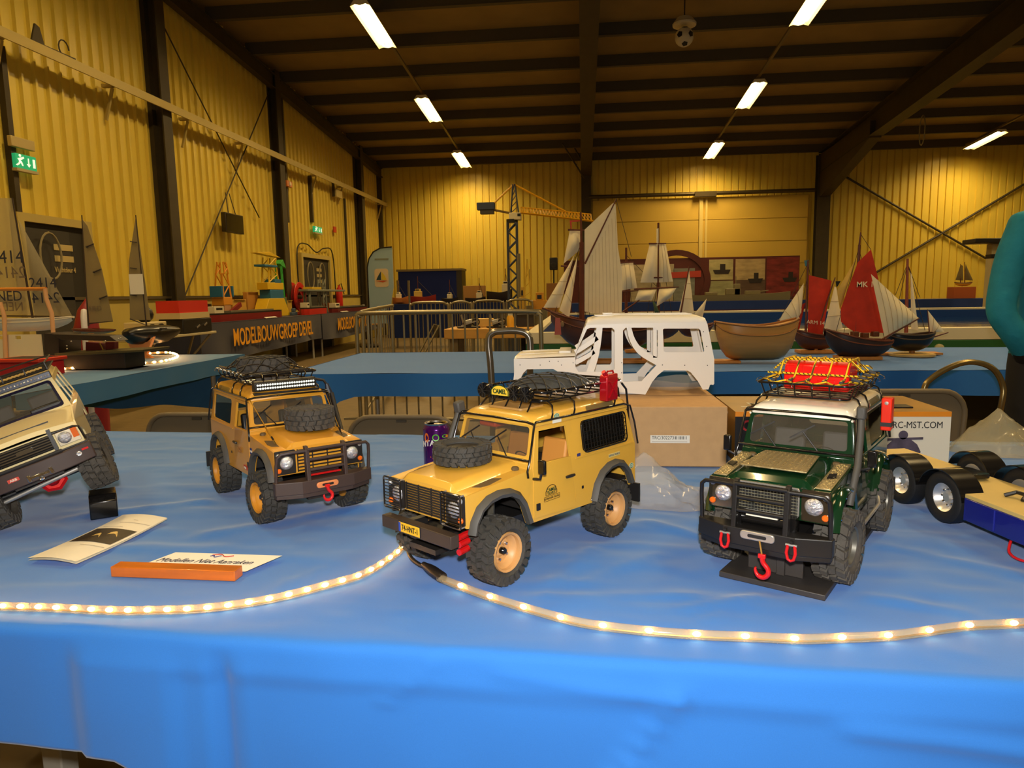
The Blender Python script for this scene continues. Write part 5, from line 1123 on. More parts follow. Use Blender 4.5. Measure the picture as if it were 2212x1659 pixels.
# banner tables along the left wall
navy = cloth_mat('navy_cloth', (52, 54, 72), .2); gold = M('banner_gold', (236, 164, 20), .7)
BX = -5.12; ya, yb, yc = px(430, 700, BX).y, px(693, 678, BX).y, px(826, 668, BX).y; BZ = px(560, 690, BX).z
for k, (y0, y1, w_) in enumerate(((ya, yb-.03, 'nearer the dark wall door with notices'), (yb+.03, yc, 'beside the sail flag'))):
    t = thing('banner_table', 'dark navy covered table lettered in gold, %s' % w_, 'table', (BX, y0, 0), 0, 'lettered banner tables')
    L = y1-y0
    MB().bx(-.72, 0, 0, L, BZ-.03, BZ).build('tabletop', board, t)
    for y in (.2, L-.2):
        for x in (-.64, -.1): MB().cyl((x, y, 0), (x, y, BZ-.03), .02).build('leg', legm, t)
    MB().grid(lambda u, v: V((.006+.02*v*math.sin(u*26)+.015*v*math.sin(u*11), L*u, BZ+.003-(.50+.03*math.sin(u*5))*v)), 60, 6).build('front_cover', navy, t, smooth=60)
    MB().bx(-.73, .008, -.004, L, BZ, BZ+.004).build('top_cover', navy, t)
    MB().grid(lambda u, v: V((-.72*u, -.008-.01*v*math.sin(u*20), BZ+.003-.5*v)), 16, 5).build('end_cover', navy, t, smooth=60)
    MB().text('MODELBOUWGROEP DEVEL', .36, lambda x, y, z: (.030+z*1+.012*math.sin(x*3), L*.54+x, BZ-.245+y), bold=.014, th=.004, sx=(L*.80)/3.75 if False else L*.80/5.2).build('lettering', gold, t, smooth=0)
# ---- water basin
bw_ = M('basin_white', (226, 216, 184), .6); bg_ = M('basin_green', (36, 96, 44), .6); liner = M('basin_liner', (22, 66, 140), .35, bump=.3, scale=6)
bs = thing('water_basin', 'white-rimmed water basin with green foot behind the sailing ships', 'basin', (-.47, 5.75, 0))
LX, LY, ZR = 7.6, 5.6, .86
for nm, b_ in (('front', (0, LX, 0, .10)), ('back', (0, LX, LY-.1, LY)), ('side', (0, .10, .1, LY-.1)), ('side', (LX-.1, LX, .1, LY-.1))):
    MB().bx(*b_, .765, ZR).build('rim_board', bw_, bs, bev=.004); MB().bx(*b_, .62, .762).build('foot_board', bg_, bs, bev=.003)
for x in (.05, 2.5, 5.0, LX-.05):
    for y in (.05, LY-.05): MB().bx(x-.04, x+.04, y-.04, y+.04, 0, .62).build('basin_leg', legm, bs)
for x in (2.2, 4.6): MB().bx(x, x+.012, LY-.103, LY-.1, .767, ZR).build('board_joint', blk, bs)
wt = MB().grid(lambda u, v: V((lerp(.1, LX-.1, u), lerp(.1, LY-.1, v), .72)), 4, 4).build('water', M('water', (14, 48, 96), .06, bump=.25, scale=5, dist=.01), bs)
MB().bx(.1, LX-.1, LY-.104, LY-.1, .60, .83).build('liner', liner, bs); MB().bx(.1, .104, .1, LY-.1, .60, .83).build('liner', liner, bs)
ln = MB().lathe([(.035, 0), (.035, .02), (.02, .03), (0, .03)], 12, c=(3.25, -.001, .70), ax=(0, -1, 0)).build('drain_cap', M('cap_cream', (190, 180, 130), .5), bs)
# ---- boats
ivory = M('sail_ivory', (240, 226, 188), .8, var=.06, scale=8, bump=.1); rust = M('sail_rust', (188, 44, 20), .8, var=.18, scale=14, bump=.3); spar = M('spar_wood', (96, 44, 24), .5, var=.2, scale=30); hbrown = M('hull_brown', (92, 50, 26), .4, var=.2, scale=12); hpale = M('hull_pale_wood', (190, 140, 74), .35, var=.12, scale=10, stretch=(.3, 1, 3)); hblack = M('hull_black', (24, 22, 22), .3); rig = M('rigging', (60, 50, 40), .7); standw = M('stand_wood', (196, 128, 54), .5, var=.12, scale=20)
M('seam', (190, 168, 124), .8)
class Boat:
    def __init__(s, label, pxl, Y, z=TZ+.006, name='model_ship', group='model sailing ships'):
        p = py(pxl, 700, Y); s.Y = Y; s.o = V((p.x, Y, z)); s.t = thing(name, label, 'model ship', s.o, 0, group)
    def P(s, x, y, dy=0): return py(x, y, s.Y+dy)-s.o
    def hull(s, xa, xb, deck, keel, beam, mat, sheer=(.03, .02), deckm=None, bow=1, n=14, full=.5, rail=None, kp=3.2):
        a = s.P(xa, deck[0]); b = s.P(xb, deck[1]); zk = (s.P((xa+xb)/2, keel)).z; rg = []
        for i in range(n+1):
            u = i/n; x = lerp(a.x, b.x, u); w_ = beam/2*(max(.02, 1-abs(2*u-1)**2.6))**full
            zt = lerp(a.z, b.z, u)+sheer[0]*(max(0, 1-2*u))**2+sheer[1]*(max(0, 2*u-1))**2; zb = zk+(zt-zk)*.75*abs(2*u-1)**kp
            rg.append([V((x, y*w_, lerp(zb, zt, q))) for y, q in ((-1, 1), (-1.02, .75), (-.9, .42), (-.55, .12), (0, 0), (.55, .12), (.9, .42), (1.02, .75), (1, 1))])
        h = MB().loft(rg, cap=False, closed=False)
        h = h.build('hull', mat, s.t, smooth=60); 
        MB().loft([[r[0]+V((0, 0, -.008)), r[8]+V((0, 0, -.008))] for r in rg], cap=False, closed=False).build('deck', deckm or M('deck_wood', (150, 102, 56), .6), s.t)
        for k in (0, 8): MB().tube([r[k] for r in rg], .006, 6).build('rail', rail or spar, s.t)
        for k in (1, 7): MB().tube([r[k] for r in rg], .005, 5).build('rubbing_strake', rail or spar, s.t)
        return h
    def spar(s, a, b, r=.008, name='mast', mat=None, dy=0, r1=None): MB().cyl(s.P(*a, dy), s.P(*b, dy), r, r1 or r*.6, n=8).build(name, mat or spar, s.t)
    def sail(s, pts, mat, bulge=.04, dy=0, name='sail', seams=0):
        Q = [s.P(*p, dy) for p in pts]
        if len(Q) == 3: Q = [Q[0], Q[1], Q[1], Q[2]]
        if len(Q) > 4:
            P2 = [(q.x, q.z) for q in Q]; o = MB().plate(P2, [], .003, lambda x, y, z: (x, Q[0].y+z, y)).build(name, mat, s.t, smooth=0); return o
        f = lambda u, v: lerp(lerp(Q[0], Q[1], u), lerp(Q[3], Q[2], u), v)+V((0, -bulge*math.sin(PI*u)*math.sin(PI*v), 0))
        o = MB().grid(f, 10, 10).build(name, mat, s.t, smooth=60)
        for i in range(seams): u = (i+1)/(seams+1); MB().tube([f(u, j/8)+V((0, -.002, 0)) for j in range(9)], .0012, 4).build('seam', M('seam', (190, 168, 124), .8), o)
        return o
    def lines(s, prs, r=.0016, dy=0):
        for a, b in prs: MB().cyl(s.P(*a, dy), s.P(*b, dy), r, n=4).build('rigging_line', rig, s.t)
    def stand(s, x0, x1, mat=standw, d_=.14, post=True, h=.02):
        a, b = s.P(x0, 700).x, s.P(x1, 700).x; MB().bx(a, b, -d_/2, d_/2, 0, h).build('stand_base', mat, s.t, bev=.002)
c4 = lambda x, y: (1140+x/5.183, 400+y/5.183)
c5 = lambda x, y: (1480+x/3.687, 480+y/3.687)
b = Boat('large brown barge model with tall ivory gaff sail behind the white shell', 1310, 4.25)
b.hull(1190, 1432, (690, 706), 757, .26, hbrown, (.05, .03), full=.42); b.stand(1230, 1420)
for x in (1260, 1390): q = b.P(x, 757); MB().bx(q.x-.012, q.x+.012, -.06, .06, .02, q.z+.012).build('stand_post', standw, b.t)
b.spar(c4(607, 1540), c4(602, 640), .017, r1=.013); b.spar(c4(602, 700), c4(594, 300), .008)
b.spar(c4(640, 880), c4(995, 150), .0055, 'gaff', dy=-.01); b.spar((1262, 695), (1425, 700), .009, 'boom')
b.sail([c4(636, 1415), c4(636, 500), c4(955, 200), c4(985, 215), c4(1010, 700), c4(1058, 1000), c4(1050, 1450), c4(850, 1450)], ivory, dy=-.005)
for i in range(9): MB().cyl(b.P(*c4(680+42*i, 1430), -.009), b.P(*c4(690+36*i, 850-68*i), -.009), .0009, n=4).build('seam', M('seam'), b.t)
b.sail([c4(175, 1372), c4(525, 780), c4(355, 1372)], ivory, .03, seams=3); b.sail([c4(352, 1400), c4(555, 800), c4(540, 960), c4(465, 1485)], ivory, .03, -.03, seams=2)
b.sail([c4(470, 510), c4(592, 510), c4(590, 720), c4(400, 880)], ivory, .04, .03); b.spar(c4(450, 500), c4(640, 505), .006, 'yard', dy=.02)
b.spar(c4(370, 905), c4(600, 915), .005, 'yard'); b.spar(c4(280, 1420), c4(160, 1375), .007, 'bowsprit')
b.sail([c4(468, 395), c4(590, 392), c4(590, 405), c4(490, 412)], M('pennant_red', (196, 50, 36), .7), .0, name='pennant'); b.sail([c4(468, 395), c4(490, 412), c4(492, 490), c4(482, 490)], M('pennant_red'), .0, name='pennant')
b.lines([(c4(602, 640), c4(300, 1430)), (c4(602, 680), c4(400, 1420)), (c4(602, 700), c4(700, 1500)), (c4(990, 160), c4(1160, 800)), (c4(602, 700), c4(560, 1500)), (c4(602, 700), c4(650, 1500))])
for q in ((1215, 700), (1232, 702), (1250, 705)): p = b.P(*q, -.1); MB().sphere(p, .012, 8, (1, 1, 1.6)).build('fender', M('fender_tan', (150, 120, 80), .8), b.t)
MB().box(b.P(1345, 700), (.16, .12, .04)).build('cabin', M('cabin_wood', (140, 84, 40), .5), b.t, bev=.003)
q = b.P(1205, 705, -.135); MB().prism([(-.02, -.05), (.02, -.05), (.014, .05), (-.014, .05)], lambda a, c, z: (q.x+a, q.y+z, q.z+c), 0, .008).build('leeboard', M('leeboard', (170, 70, 40), .5), b.t)
b = Boat('two-masted square-rigged ship model with ivory sails behind the white shell', 1400, 5.0)
b.hull(1330, 1475, (704, 704), 735, .18, hbrown, (.03, .04)); b.stand(1350, 1450)
for x in (1375, 1430): q = b.P(x, 735); MB().bx(q.x-.01, q.x+.01, -.05, .05, .02, q.z+.012).build('stand_post', standw, b.t)
for x, top in ((1102, 700), (1462, 420)): b.spar(c4(x, 1560), c4(x, top), .012)
b.sail([c4(1035, 880), c4(1180, 865), c4(1225, 1150), c4(1050, 1180)], ivory, .05, -.02, seams=2); b.sail([c4(1365, 660), c4(1455, 655), c4(1450, 1090), c4(1260, 1090)], ivory, .05, -.02); b.sail([c4(1470, 655), c4(1545, 655), c4(1625, 1080), c4(1470, 1090)], ivory, .05, -.02, seams=2)
b.sail([c4(1440, 490), c4(1465, 480), c4(1465, 660), c4(1440, 700)], ivory, .01, -.03); b.sail([c4(1240, 1180), c4(1440, 1170), c4(1390, 1290), c4(1200, 1290)], ivory, .04, -.03); b.sail([c4(1470, 1165), c4(1665, 1150), c4(1600, 1260), c4(1440, 1360)], ivory, .05, -.03)
for a, c in (((1355, 655), (1550, 652)), ((1190, 1165), (1690, 1140)), ((1030, 870), (1190, 862)), ((1030, 1195), (1240, 1180)), ((1410, 1035), (1520, 1035)), ((1060, 1420), (1300, 1250))): b.spar(c4(*a), c4(*c), .006, 'yard', dy=-.03)
b.lines([(c4(1462, 600), c4(1330, 1500)), (c4(1462, 600), c4(1620, 1480)), (c4(1462, 950), c4(1400, 1500)), (c4(1462, 950), c4(1540, 1500)), (c4(1102, 760), c4(1040, 1480)), (c4(1102, 760), c4(1180, 1480)), (c4(1102, 780), c4(1440, 1130))])
MB().bx(-.01, .01, -.01, .01, .02, .05).build('stand_pin', standw, b.t)
b.sail([c4(1395, 1290), c4(1430, 1320), c4(1475, 1420), c4(1420, 1430)], M('ensign', (70, 90, 60), .7), .01, -.06, name='ensign')
b = Boat('small cutter model with two pointed ivory sails behind the shell roof', 1498, 4.55)
b.hull(1462, 1540, (705, 705), 728, .10, hbrown, (.02, .02)); b.stand(1475, 1525)
q = b.P(1500, 728); MB().bx(q.x-.008, q.x+.008, -.03, .03, .02, q.z+.01).build('stand_post', standw, b.t)
b.spar(c4(1690, 1560), c4(1808, 910), .006, dy=-.005); b.sail([c4(1685, 1440), c4(1805, 930), c4(1862, 1440)], ivory, .015, seams=2); b.sail([c4(1860, 1445), c4(2005, 1268), c4(1955, 1490)], ivory, .01)
b = Boat('open clinker boat model of pale wood without sails', 1635, 4.2)
b.hull(1545, 1722, (702, 706), 778, .22, hpale, (.02, .05), M('deck_pale', (206, 158, 92), .5), full=.34, kp=6, rail=M('rail_pale', (150, 100, 46), .5)); b.stand(1530, 1597, h=.016)
q = b.P(1560, 760); MB().box(b.P(1565, 712), (.03, .03, .06)).build('mooring_post', hpale, b.t, bev=.004)
for x in (1590, 1640, 1685): q = b.P(x, 712); MB().bx(q.x-.012, q.x+.012, -.08, .08, q.z-.008, q.z+.002).build('thwart', M('deck_pale'), b.t)
MB().prism([(-.02, -.08), (.012, -.08), (.02, .04), (-.0, .06)], lambda a, c, z: (b.P(1706, 722).x+a, z, b.P(1706, 722).z+c), -.008, .008).build('stem', hpale, b.t)
b = Boat('small boat model with dark red mainsail between two ivory sails', 1752, 4.8)
b.hull(1712, 1812, (716, 728), 756, .13, hbrown, (.02, .01)); b.stand(1725, 1800)
q = b.P(1760, 756); MB().bx(q.x-.01, q.x+.01, -.03, .03, .02, q.z+.01).build('stand_post', standw, b.t)
b.spar(c5(958, 945), c5(978, 305), .009); b.sail([c5(745, 778), c5(945, 485), c5(925, 720), c5(862, 838)], ivory, .02, seams=3); b.sail([c5(985, 420), c5(1168, 466), c5(1090, 922), c5(975, 905)], rust, .02, -.01)
b.sail([c5(1100, 872), c5(1190, 510), c5(1205, 520), c5(1255, 848)], ivory, .02, -.03, seams=2); b.spar(c5(1080, 780), c5(1195, 440), .006, 'sprit', dy=-.02); b.sail([c5(935, 650), c5(960, 640), c5(905, 870), c5(865, 860)], rust, .01, .02)
b.spar(c5(735, 780), c5(880, 880), .005, 'bowsprit'); MB().text('ARM 14', .035, lambda x, y, z: b.P(*c5(1040, 800), -.035)+V((x, -z, y+x*-.12)), th=.001).build('lettering', ivory, b.t, smooth=0)
b.sail([c5(948, 305), c5(985, 300), c5(985, 355), c5(955, 350)], M('pennant_blue', (60, 120, 140), .7), 0, name='pennant'); b.lines([(c5(978, 330), c5(745, 790)), (c5(978, 400), c5(890, 880)), (c5(978, 330), c5(1100, 900))])
b = Boat('fishing smack model with large bright red mainsail and ivory jib', 1855, 4.35)
b.hull(1782, 1926, (718, 742), 774, .22, M('hull_dark_brown', (58, 36, 24), .45, var=.2, scale=12), (.02, .02), full=.42); b.stand(1810, 1900)
q = b.P(1850, 774); MB().bx(q.x-.02, q.x+.02, -.05, .05, .0, q.z+.02).build('stand_post', standw, b.t)
b.spar(c5(1345, 990), c5(1388, 180), .013, r1=.008); b.spar(c5(1385, 200), c5(1398, 80), .006, 'topmast'); b.spar(c5(1380, 300), c5(1395, 90), .003, 'topmast', dy=.02)
b.sail([c5(1375, 320), c5(1480, 218), c5(1540, 460), c5(1490, 440), c5(1580, 882), c5(1360, 878), c5(1300, 845), c5(1240, 790), c5(1240, 690)], rust, 0, -.01)
b.sail([c5(1480, 412), c5(1862, 765), c5(1830, 790), c5(1592, 932)], ivory, .03, -.04, seams=6); b.spar(c5(1575, 930), c5(1865, 765), .006, 'boom', dy=-.045)
b.sail([c5(1210, 545), c5(1355, 300), c5(1345, 340), c5(1235, 690)], M('sail_straw', (206, 170, 84), .8, var=.06), .02, .02); b.sail([c5(1198, 470), c5(1240, 468), c5(1215, 510), c5(1205, 515)], blk, 0, .0, name='pennant')
MB().text('MK 10', .045, lambda x, y, z: b.P(*c5(1450, 497), -.016)+V((x, -z, y)), th=.001, bold=.01).build('lettering', ivory, b.t, smooth=0)
for i in range(5): MB().box(b.P(*c5(1190+80*i, 890+10*(i % 2)), -.02), (.035, .05, .03)).build('deck_gear', hbrown, b.t, bev=.003)
b.lines([(c5(1385, 200), c5(1200, 880)), (c5(1385, 220), c5(1590, 930)), (c5(1380, 330), c5(1260, 900)), (c5(1380, 330), c5(1420, 920)), (c5(1395, 90), c5(1480, 220))])
b = Boat('black-hulled yacht model with narrow sail on a round wooden stand', 1975, 4.55)
b.hull(1912, 2018, (722, 724), 759, .15, hblack, (.01, .02), rail=M('rail_dark', (50, 34, 26), .5))
q = b.P(1970, 759); MB().cyl((q.x, 0, .014), (q.x, 0, q.z+.01), .016, n=10).build('stand_post', standw, b.t); MB().lathe([(.13, 0), (.13, .012), (.12, .016), (0, .016)], 28, c=(q.x, 0, 0)).build('stand_base', M('stand_cream', (190, 160, 100), .5), b.t); MB().bx(q.x-.24, q.x+.2, .03, .14, 0, .012).build('stand_plank', standw, b.t)
b.spar(c5(1760, 880), c5(1772, 290), .012, mat=M('mast_red', (140, 64, 36), .5)); b.sail([c5(1795, 400), c5(1806, 420), c5(1858, 862), c5(1800, 850)], ivory, .01, -.01); b.sail([c5(1932, 700), c5(2066, 872), c5(2000, 875), c5(1945, 872)], ivory, .01, seams=2); b.spar(c5(1985, 912), c5(2096, 878), .006, 'bowsprit'); b.spar(c5(1945, 880), c5(1930, 695), .004)
b.lines([(c5(1772, 330), c5(1675, 580)), (c5(1772, 330), c5(1870, 600)), (c5(1772, 330), c5(1910, 860)), (c5(1772, 330), c5(1640, 890))], .0018)
# ---- numbered yacht and company on the pale blue table
c1 = lambda x, y: (x/3.95, 400+y/3.95)
film = GLASS('sail_film', (190, 176, 136), .62, .25); peach = M('peach_wood', (232, 176, 122), .6); smoke = GLASS('sail_grey', (150, 134, 96), .80, .4)
b = Boat('white racing yacht model with clear numbered sails in a peach stand', 60, 4.35, group='racing yacht models')
b.hull(-60, 157, (692, 686), 716, .16, M('hull_white', (232, 224, 204), .35), (.01, .005), M('deck_white', (224, 214, 190), .5), full=.5, rail=M('deck_white'))
b.sail([c1(-200, 110), c1(100, 110), c1(262, 1105), c1(-300, 1105)], film, .02, name='mainsail'); b.sail([c1(155, 300), c1(165, 300), c1(618, 1118), c1(292, 1112)], film, .02, -.015, name='jib')
b.spar(c1(282, 1150), c1(105, 110), .008, mat=M('mast_dark', (60, 46, 36), .5)); b.spar(c1(0, 1115), c1(600, 1122), .006, 'boom', mat=M('mast_dark'))
for tx_, x, y, s_ in (('2414', 60, 618, .12), ('NED', 78, 950, .095)):
    MB().text(tx_, s_, lambda u, v, z: b.P(*c1(x, y), -.03)+V((u, -z, v)), th=.001).build('sail_number', M('ink'), b.t, smooth=0)
for tx_, x, y, s_ in (('2414', 90, 750, .11), ('NED', 100, 1040, .085)):
    MB().text(tx_, s_, lambda u, v, z: b.P(*c1(x, y), -.03)+V((-u, -z, v)), th=.001).build('sail_number', M('ink_soft', (120, 104, 84), .6), b.t, smooth=0)
MB().text('2414', .10, lambda u, v, z: b.P(*c1(365, 838), -.05)+V((u, -z, v)), th=.001).build('sail_number', M('ink'), b.t, smooth=0); MB().text('2414', .10, lambda u, v, z: b.P(*c1(390, 965), -.05)+V((-u, -z, v)), th=.001).build('sail_number', M('ink'), b.t, smooth=0)
for yy in (-.12, .12):
    MB().tube([b.P(*c1(385, 880), yy), b.P(*c1(395, 970), yy), b.P(*c1(440, 1090), yy), b.P(*c1(475, 1500), yy)], .013, 8).build('stand_post', peach, b.t, smooth=60); MB().tube([b.P(*c1(0, 1000), yy), b.P(*c1(35, 1110), yy), b.P(*c1(50, 1500), yy)], .013, 8).build('stand_post', peach, b.t, smooth=60)
    MB().cyl(b.P(*c1(-60, 890), yy), b.P(*c1(392, 884), yy), .012).build('stand_rail', M('rail_orange', (216, 138, 52), .5), b.t)
qa, qb = b.P(*c1(60, 1270)), b.P(*c1(470, 1500)); qz = max(0, qb.z)
MB().plate([(qa.x, qz), (qb.x, qz), (qb.x, qa.z), (qa.x, qa.z)], [rr(qa.x+.01, qa.x+.09, qa.z-.03, qa.z-.008, .003), rr(qa.x+.15, qa.x+.19, qa.z-.03, qa.z-.008, .003)], .01, lambda x, y, z: (x, -.1+z, y)).build('stand_panel', M('panel_cream', (236, 218, 178), .6), b.t, smooth=0)
MB().bx(qa.x, qb.x+.02, -.14, .14, 0, .012).build('stand_base', peach, b.t)
def keelboat(label, hx, Y, top, pts, hullpx, standpx=None):
    b = Boat(label, hx, Y, group='racing yacht models'); return b
b = Boat('grey-sailed racing yacht model with white patch in a small peach stand', 320, 4.95, group='racing yacht models')
b.sail([c1(1160, 265), c1(1170, 360), c1(1285, 1150), c1(1110, 1150), c1(1100, 650)], smoke, 0, name='mainsail'); b.spar(c1(1250, 1200), c1(1158, 255), .006, mat=M('mast_dark')); b.spar(c1(1110, 1140), c1(1250, 1195), .005, 'boom', mat=M('mast_dark'))
q = b.P(*c1(1165, 845), -.012); MB().bx(q.x-.055, q.x+.055, q.y-.002, q.y, q.z-.075, q.z+.075).build('white_patch', paper, b.t)
for y_ in (480, 705, 935): p1, p2 = b.P(*c1(1110, y_), -.008), b.P(*c1(1165, y_+8), -.008); MB().cyl(p1, p2, .004, n=5).build('batten', M('mast_dark'), b.t)
q = b.P(*c1(1262, 1252)); MB().loft([[V((q.x+.10*k*math.cos(R(a)), -.25+y_, q.z+(.10*k*math.sin(R(a)) if a > 180 else .05*k*math.sin(R(a))))) for a in range(0, 360, 24)] for y_, k in ((0, .3), (.06, .8), (.25, 1), (.45, .9), (.6, .5))]).build('hull', hblack, b.t, smooth=60)
MB().bx(q.x-.15, q.x+.13, .02, .04, q.z+.02, q.z+.028).build('spreader', M('mast_dark'), b.t)
q2 = b.P(*c1(1262, 1480)); MB().plate([(q.x-.115, q.z-.03), (q.x-.06, q.z-.07), (q.x+.06, q.z-.07), (q.x+.115, q.z-.03), (q.x+.07, q.z-.12), (q.x+.05, .03), (q.x+.09, 0), (q.x-.09, 0), (q.x-.05, .03), (q.x-.07, q.z-.12)], [circ(q.x, q.z-.13, .02, 10)], .03, lambda x, y, z: (x, -.1+z, y)).build('stand_panel', M('peach_bright', (236, 150, 84), .6), b.t, smooth=0)
b = Boat('grey-sailed racing yacht model with dark battens before the dark door', 205, 4.85, group='racing yacht models')
b.sail([c1(702, 290), c1(745, 345), c1(870, 720), c1(965, 1165), c1(765, 1172), c1(735, 850)], smoke, 0, name='mainsail'); b.spar(c1(755, 1200), c1(698, 255), .006, mat=M('mast_dark')); b.spar(c1(760, 1180), c1(960, 1160), .005, 'boom', mat=M('mast_dark'))
for x_, y_ in ((740, 525), (800, 742), (853, 968)): p1, p2 = b.P(*c1(x_, y_), -.008), b.P(*c1(x_+60, y_-24), -.008); MB().cyl(p1, p2, .005, n=5).build('batten', M('mast_dark'), b.t); MB().sphere(p1, .008, 8).build('batten_end', M('mast_dark'), b.t)
for tx_, x_, y_ in (('NED', 810, 1052),): MB().text(tx_, .05, lambda u, v, z: b.P(*c1(x_, y_), -.008)+V((u, -z, v)), th=.001).build('sail_number', M('ink_soft'), b.t, smooth=0)
b.hull(158, 248, (711, 713), 722, .12, M('hull_grey', (150, 140, 110), .4), (0, 0), M('deck_blue', (60, 130, 190), .4)); q = b.P(205, 722); MB().bx(q.x-.02, q.x+.02, -.05, .05, 0, q.z+.01).build('stand_post', peach, b.t)
# black boat cradle in front
b = Boat('dark open boat cradle of black boards on a brown base', 225, 4.15, name='boat_cradle', group=None); b.t['category'] = 'cradle'
cb_ = M('cradle_dark', (44, 34, 26), .5, var=.2, scale=14)
def slab(pts, y0, y1, name, mat=cb_): P = [b.P(*c1(*p)) for p in pts]; MB().prism([(p.x, max(.0, p.z)) for p in P], lambda a, c, z: (a, z, c), y0, y1).build(name, mat, b.t, smooth=0, bev=.003)
slab([(475, 1255), (600, 1262), (600, 1450), (660, 1560), (540, 1520), (480, 1440)], -.10, .10, 'end_board'); slab([(560, 1262), (1040, 1275), (1100, 1320), (640, 1310)], -.12, .0, 'board'); slab([(600, 1420), (1340, 1388), (1335, 1408), (900, 1432), (610, 1440)], -.14, .14, 'deck_board', M('cradle_olive', (74, 66, 36), .5))
slab([(600, 1440), (1150, 1420), (1160, 1550), (760, 1565), (610, 1530)], -.10, .10, 'hull_block'); slab([(670, 1580), (1200, 1560), (1200, 1590), (680, 1610)], -.12, .12, 'base_board', M('cradle_brown', (96, 72, 40), .5))
slab([(710, 1340), (850, 1350), (850, 1420), (710, 1425)], .02, .06, 'inner_panel', M('cradle_red', (96, 22, 26), .5)); slab([(880, 1340), (960, 1340), (960, 1400), (880, 1410)], .02, .06, 'inner_panel', M('cradle_red'))
q = b.P(*c1(850, 1345)); MB().cyl(q, b.P(*c1(885, 1415)), .004).build('brass_rod', M('brass', (200, 160, 60), .4, .6), b.t)
for x_, y_ in ((570, 1370), (572, 1395), (608, 1332), (900, 1330), (1010, 1310), (1030, 1305)): MB().sphere(b.P(*c1(x_, y_), -.125), .005, 6).build('bolt_head', silver, b.t)
# red crate
p = pz(10, 822, TZ); cr2 = thing('red_crate', 'red plastic crate with a lipped rim at the pale blue table edge', 'crate', (p.x-.12, 3.62, TZ+.008))
rc = M('crate_red', (186, 18, 22), .4); MB().bx(0, .27, 0, .2, 0, .085).build('crate_body', rc, cr2, bev=.006); MB().bx(-.012, .285, -.012, .212, .085, .105).build('crate_rim', M('crate_rim', (214, 52, 24), .4), cr2, bev=.004); MB().bx(.01, .26, .01, .19, .104, .1055).build('crate_inside', blk, cr2)
rope('rope_light', 'glowing light rope along the pale blue table below the peach stand', [pz(x, y, .756) for x, y in ((30, 809), (60, 806), (110, 802), (150, 799), (180, 796))], .055, .01, r=.009, bs=2.4)
rope('rope_light', 'glowing light rope looped around the small peach stand', [pz(x, y, .756) for x, y in ((292, 788), (330, 786), (362, 781), (384, 773), (375, 766), (350, 764), (300, 768))], .065, .01, r=.009, bs=2.4)
# ================================================================ crowd barriers
galv = M('galvanised', (150, 140, 112), .4, .7)
def barrier(label, a, b, h=1.03, n=14, zb=.18):
    a = V((a[0], a[1], 0)); b = V((b[0], b[1], 0)); d_ = (b-a); L = d_.length; t = thing('crowd_barrier', label, 'barrier', a, math.atan2(d_.y, d_.x), 'galvanised crowd barriers')
    MB().tube(spline([(0, 0, .02), (0, 0, h-.12), (.03, 0, h-.03), (.12, 0, h), (L-.12, 0, h), (L-.03, 0, h-.03), (L, 0, h-.12), (L, 0, .02)], 4), .018, 8).build('frame_tube', galv, t, smooth=60)
    MB().cyl((0, 0, zb), (L, 0, zb), .014, n=8).build('bottom_rail', galv, t)
    for i in range(1, n): MB().cyl((L*i/n, 0, zb), (L*i/n, 0, h-.004), .0075, n=6).build('upright', galv, t)
    for x in (.15*L, .85*L): MB().bx(x-.02, x+.02, -.28, .28, 0, .02).build('foot', galv, t)
    return t
barrier('galvanised crowd barrier standing behind the empty end of the blue table', tuple(py(769, 672, 5.55).xy), tuple(py(1168, 668, 5.4).xy), 1.045, 15)
barrier('crowd barrier running away towards the sail flag', (-1.92, 5.95), (-2.66, 9.6), 1.05, 10)
for k, (x0, x1, yy) in enumerate(((885, 968, 654), (972, 1018, 652), (1022, 1088, 650))):
    Y = 10.2+.5*k; a_, b_ = py(x0, yy, Y), py(x1, yy-1, Y); barrier('crowd barrier before the far boat tables, %s from the tower crane' % ('third', 'second', 'first')[k], (a_.x, Y), (b_.x, Y), a_.z, 9)
a_, b_ = py(1094, 648, 11.6), py(1150, 647, 11.6); barrier('crowd barrier beside the foot of the tower crane', (a_.x, 11.6), (b_.x, 11.6), a_.z, 7)
# ---- workbench
p = pz(957, 712, .76); wbn = thing('workbench', 'heavy pale timber workbench behind the crowd barrier', 'workbench', (p.x, 8.5, 0))
tim = M('timber_pale', (206, 156, 76), .6, var=.12, scale=10, stretch=(.3, 1, 1))
MB().bx(0, 1.15, 0, .75, .64, .76).build('bench_top', tim, wbn, bev=.006)
for x in (.06, 1.02):
    for y in (.05, .62): MB().bx(x, x+.1, y, y+.1, 0, .64).build('leg', M('bench_leg', (120, 104, 70), .5), wbn)
MB().bx(.1, 1.05, .1, .6, .2, .23).build('shelf', M('bench_leg'), wbn)
wx, wy = p.x, 8.5
def machine(label, x, s_):
    m_ = thing('steam_engine', label, 'model engine', (wx+x, wy+.25, .762), .3); ir = M('iron_dark', (48, 44, 40), .45, .5)
    MB().bx(-.14*s_, .14*s_, -.07, .07, 0, .02).build('bed', ir, m_, bev=.003); MB().cyl((-.06*s_, 0, .06), (.05*s_, 0, .08), .035, n=14).build('boiler', silver, m_); MB().lathe([(.045, -.008), (.052, 0), (.045, .008), (.036, .006), (.036, -.006), (.045, -.008)], 18, c=(.09*s_, -.03, .075), ax=(0, 1, 0)).build('flywheel', ir, m_)
    MB().cyl((-.07*s_, 0, .07), (-.09*s_, 0, .17), .012, n=8).build('chimney', silver, m_); MB().box((.0, 0, .035), (.06, .08, .03)).build('saddle', ir, m_, bev=.003); MB().bar((-.1, -.05, .03), (.1, -.05, .09), .012, .012).build('crank', silver, m_)
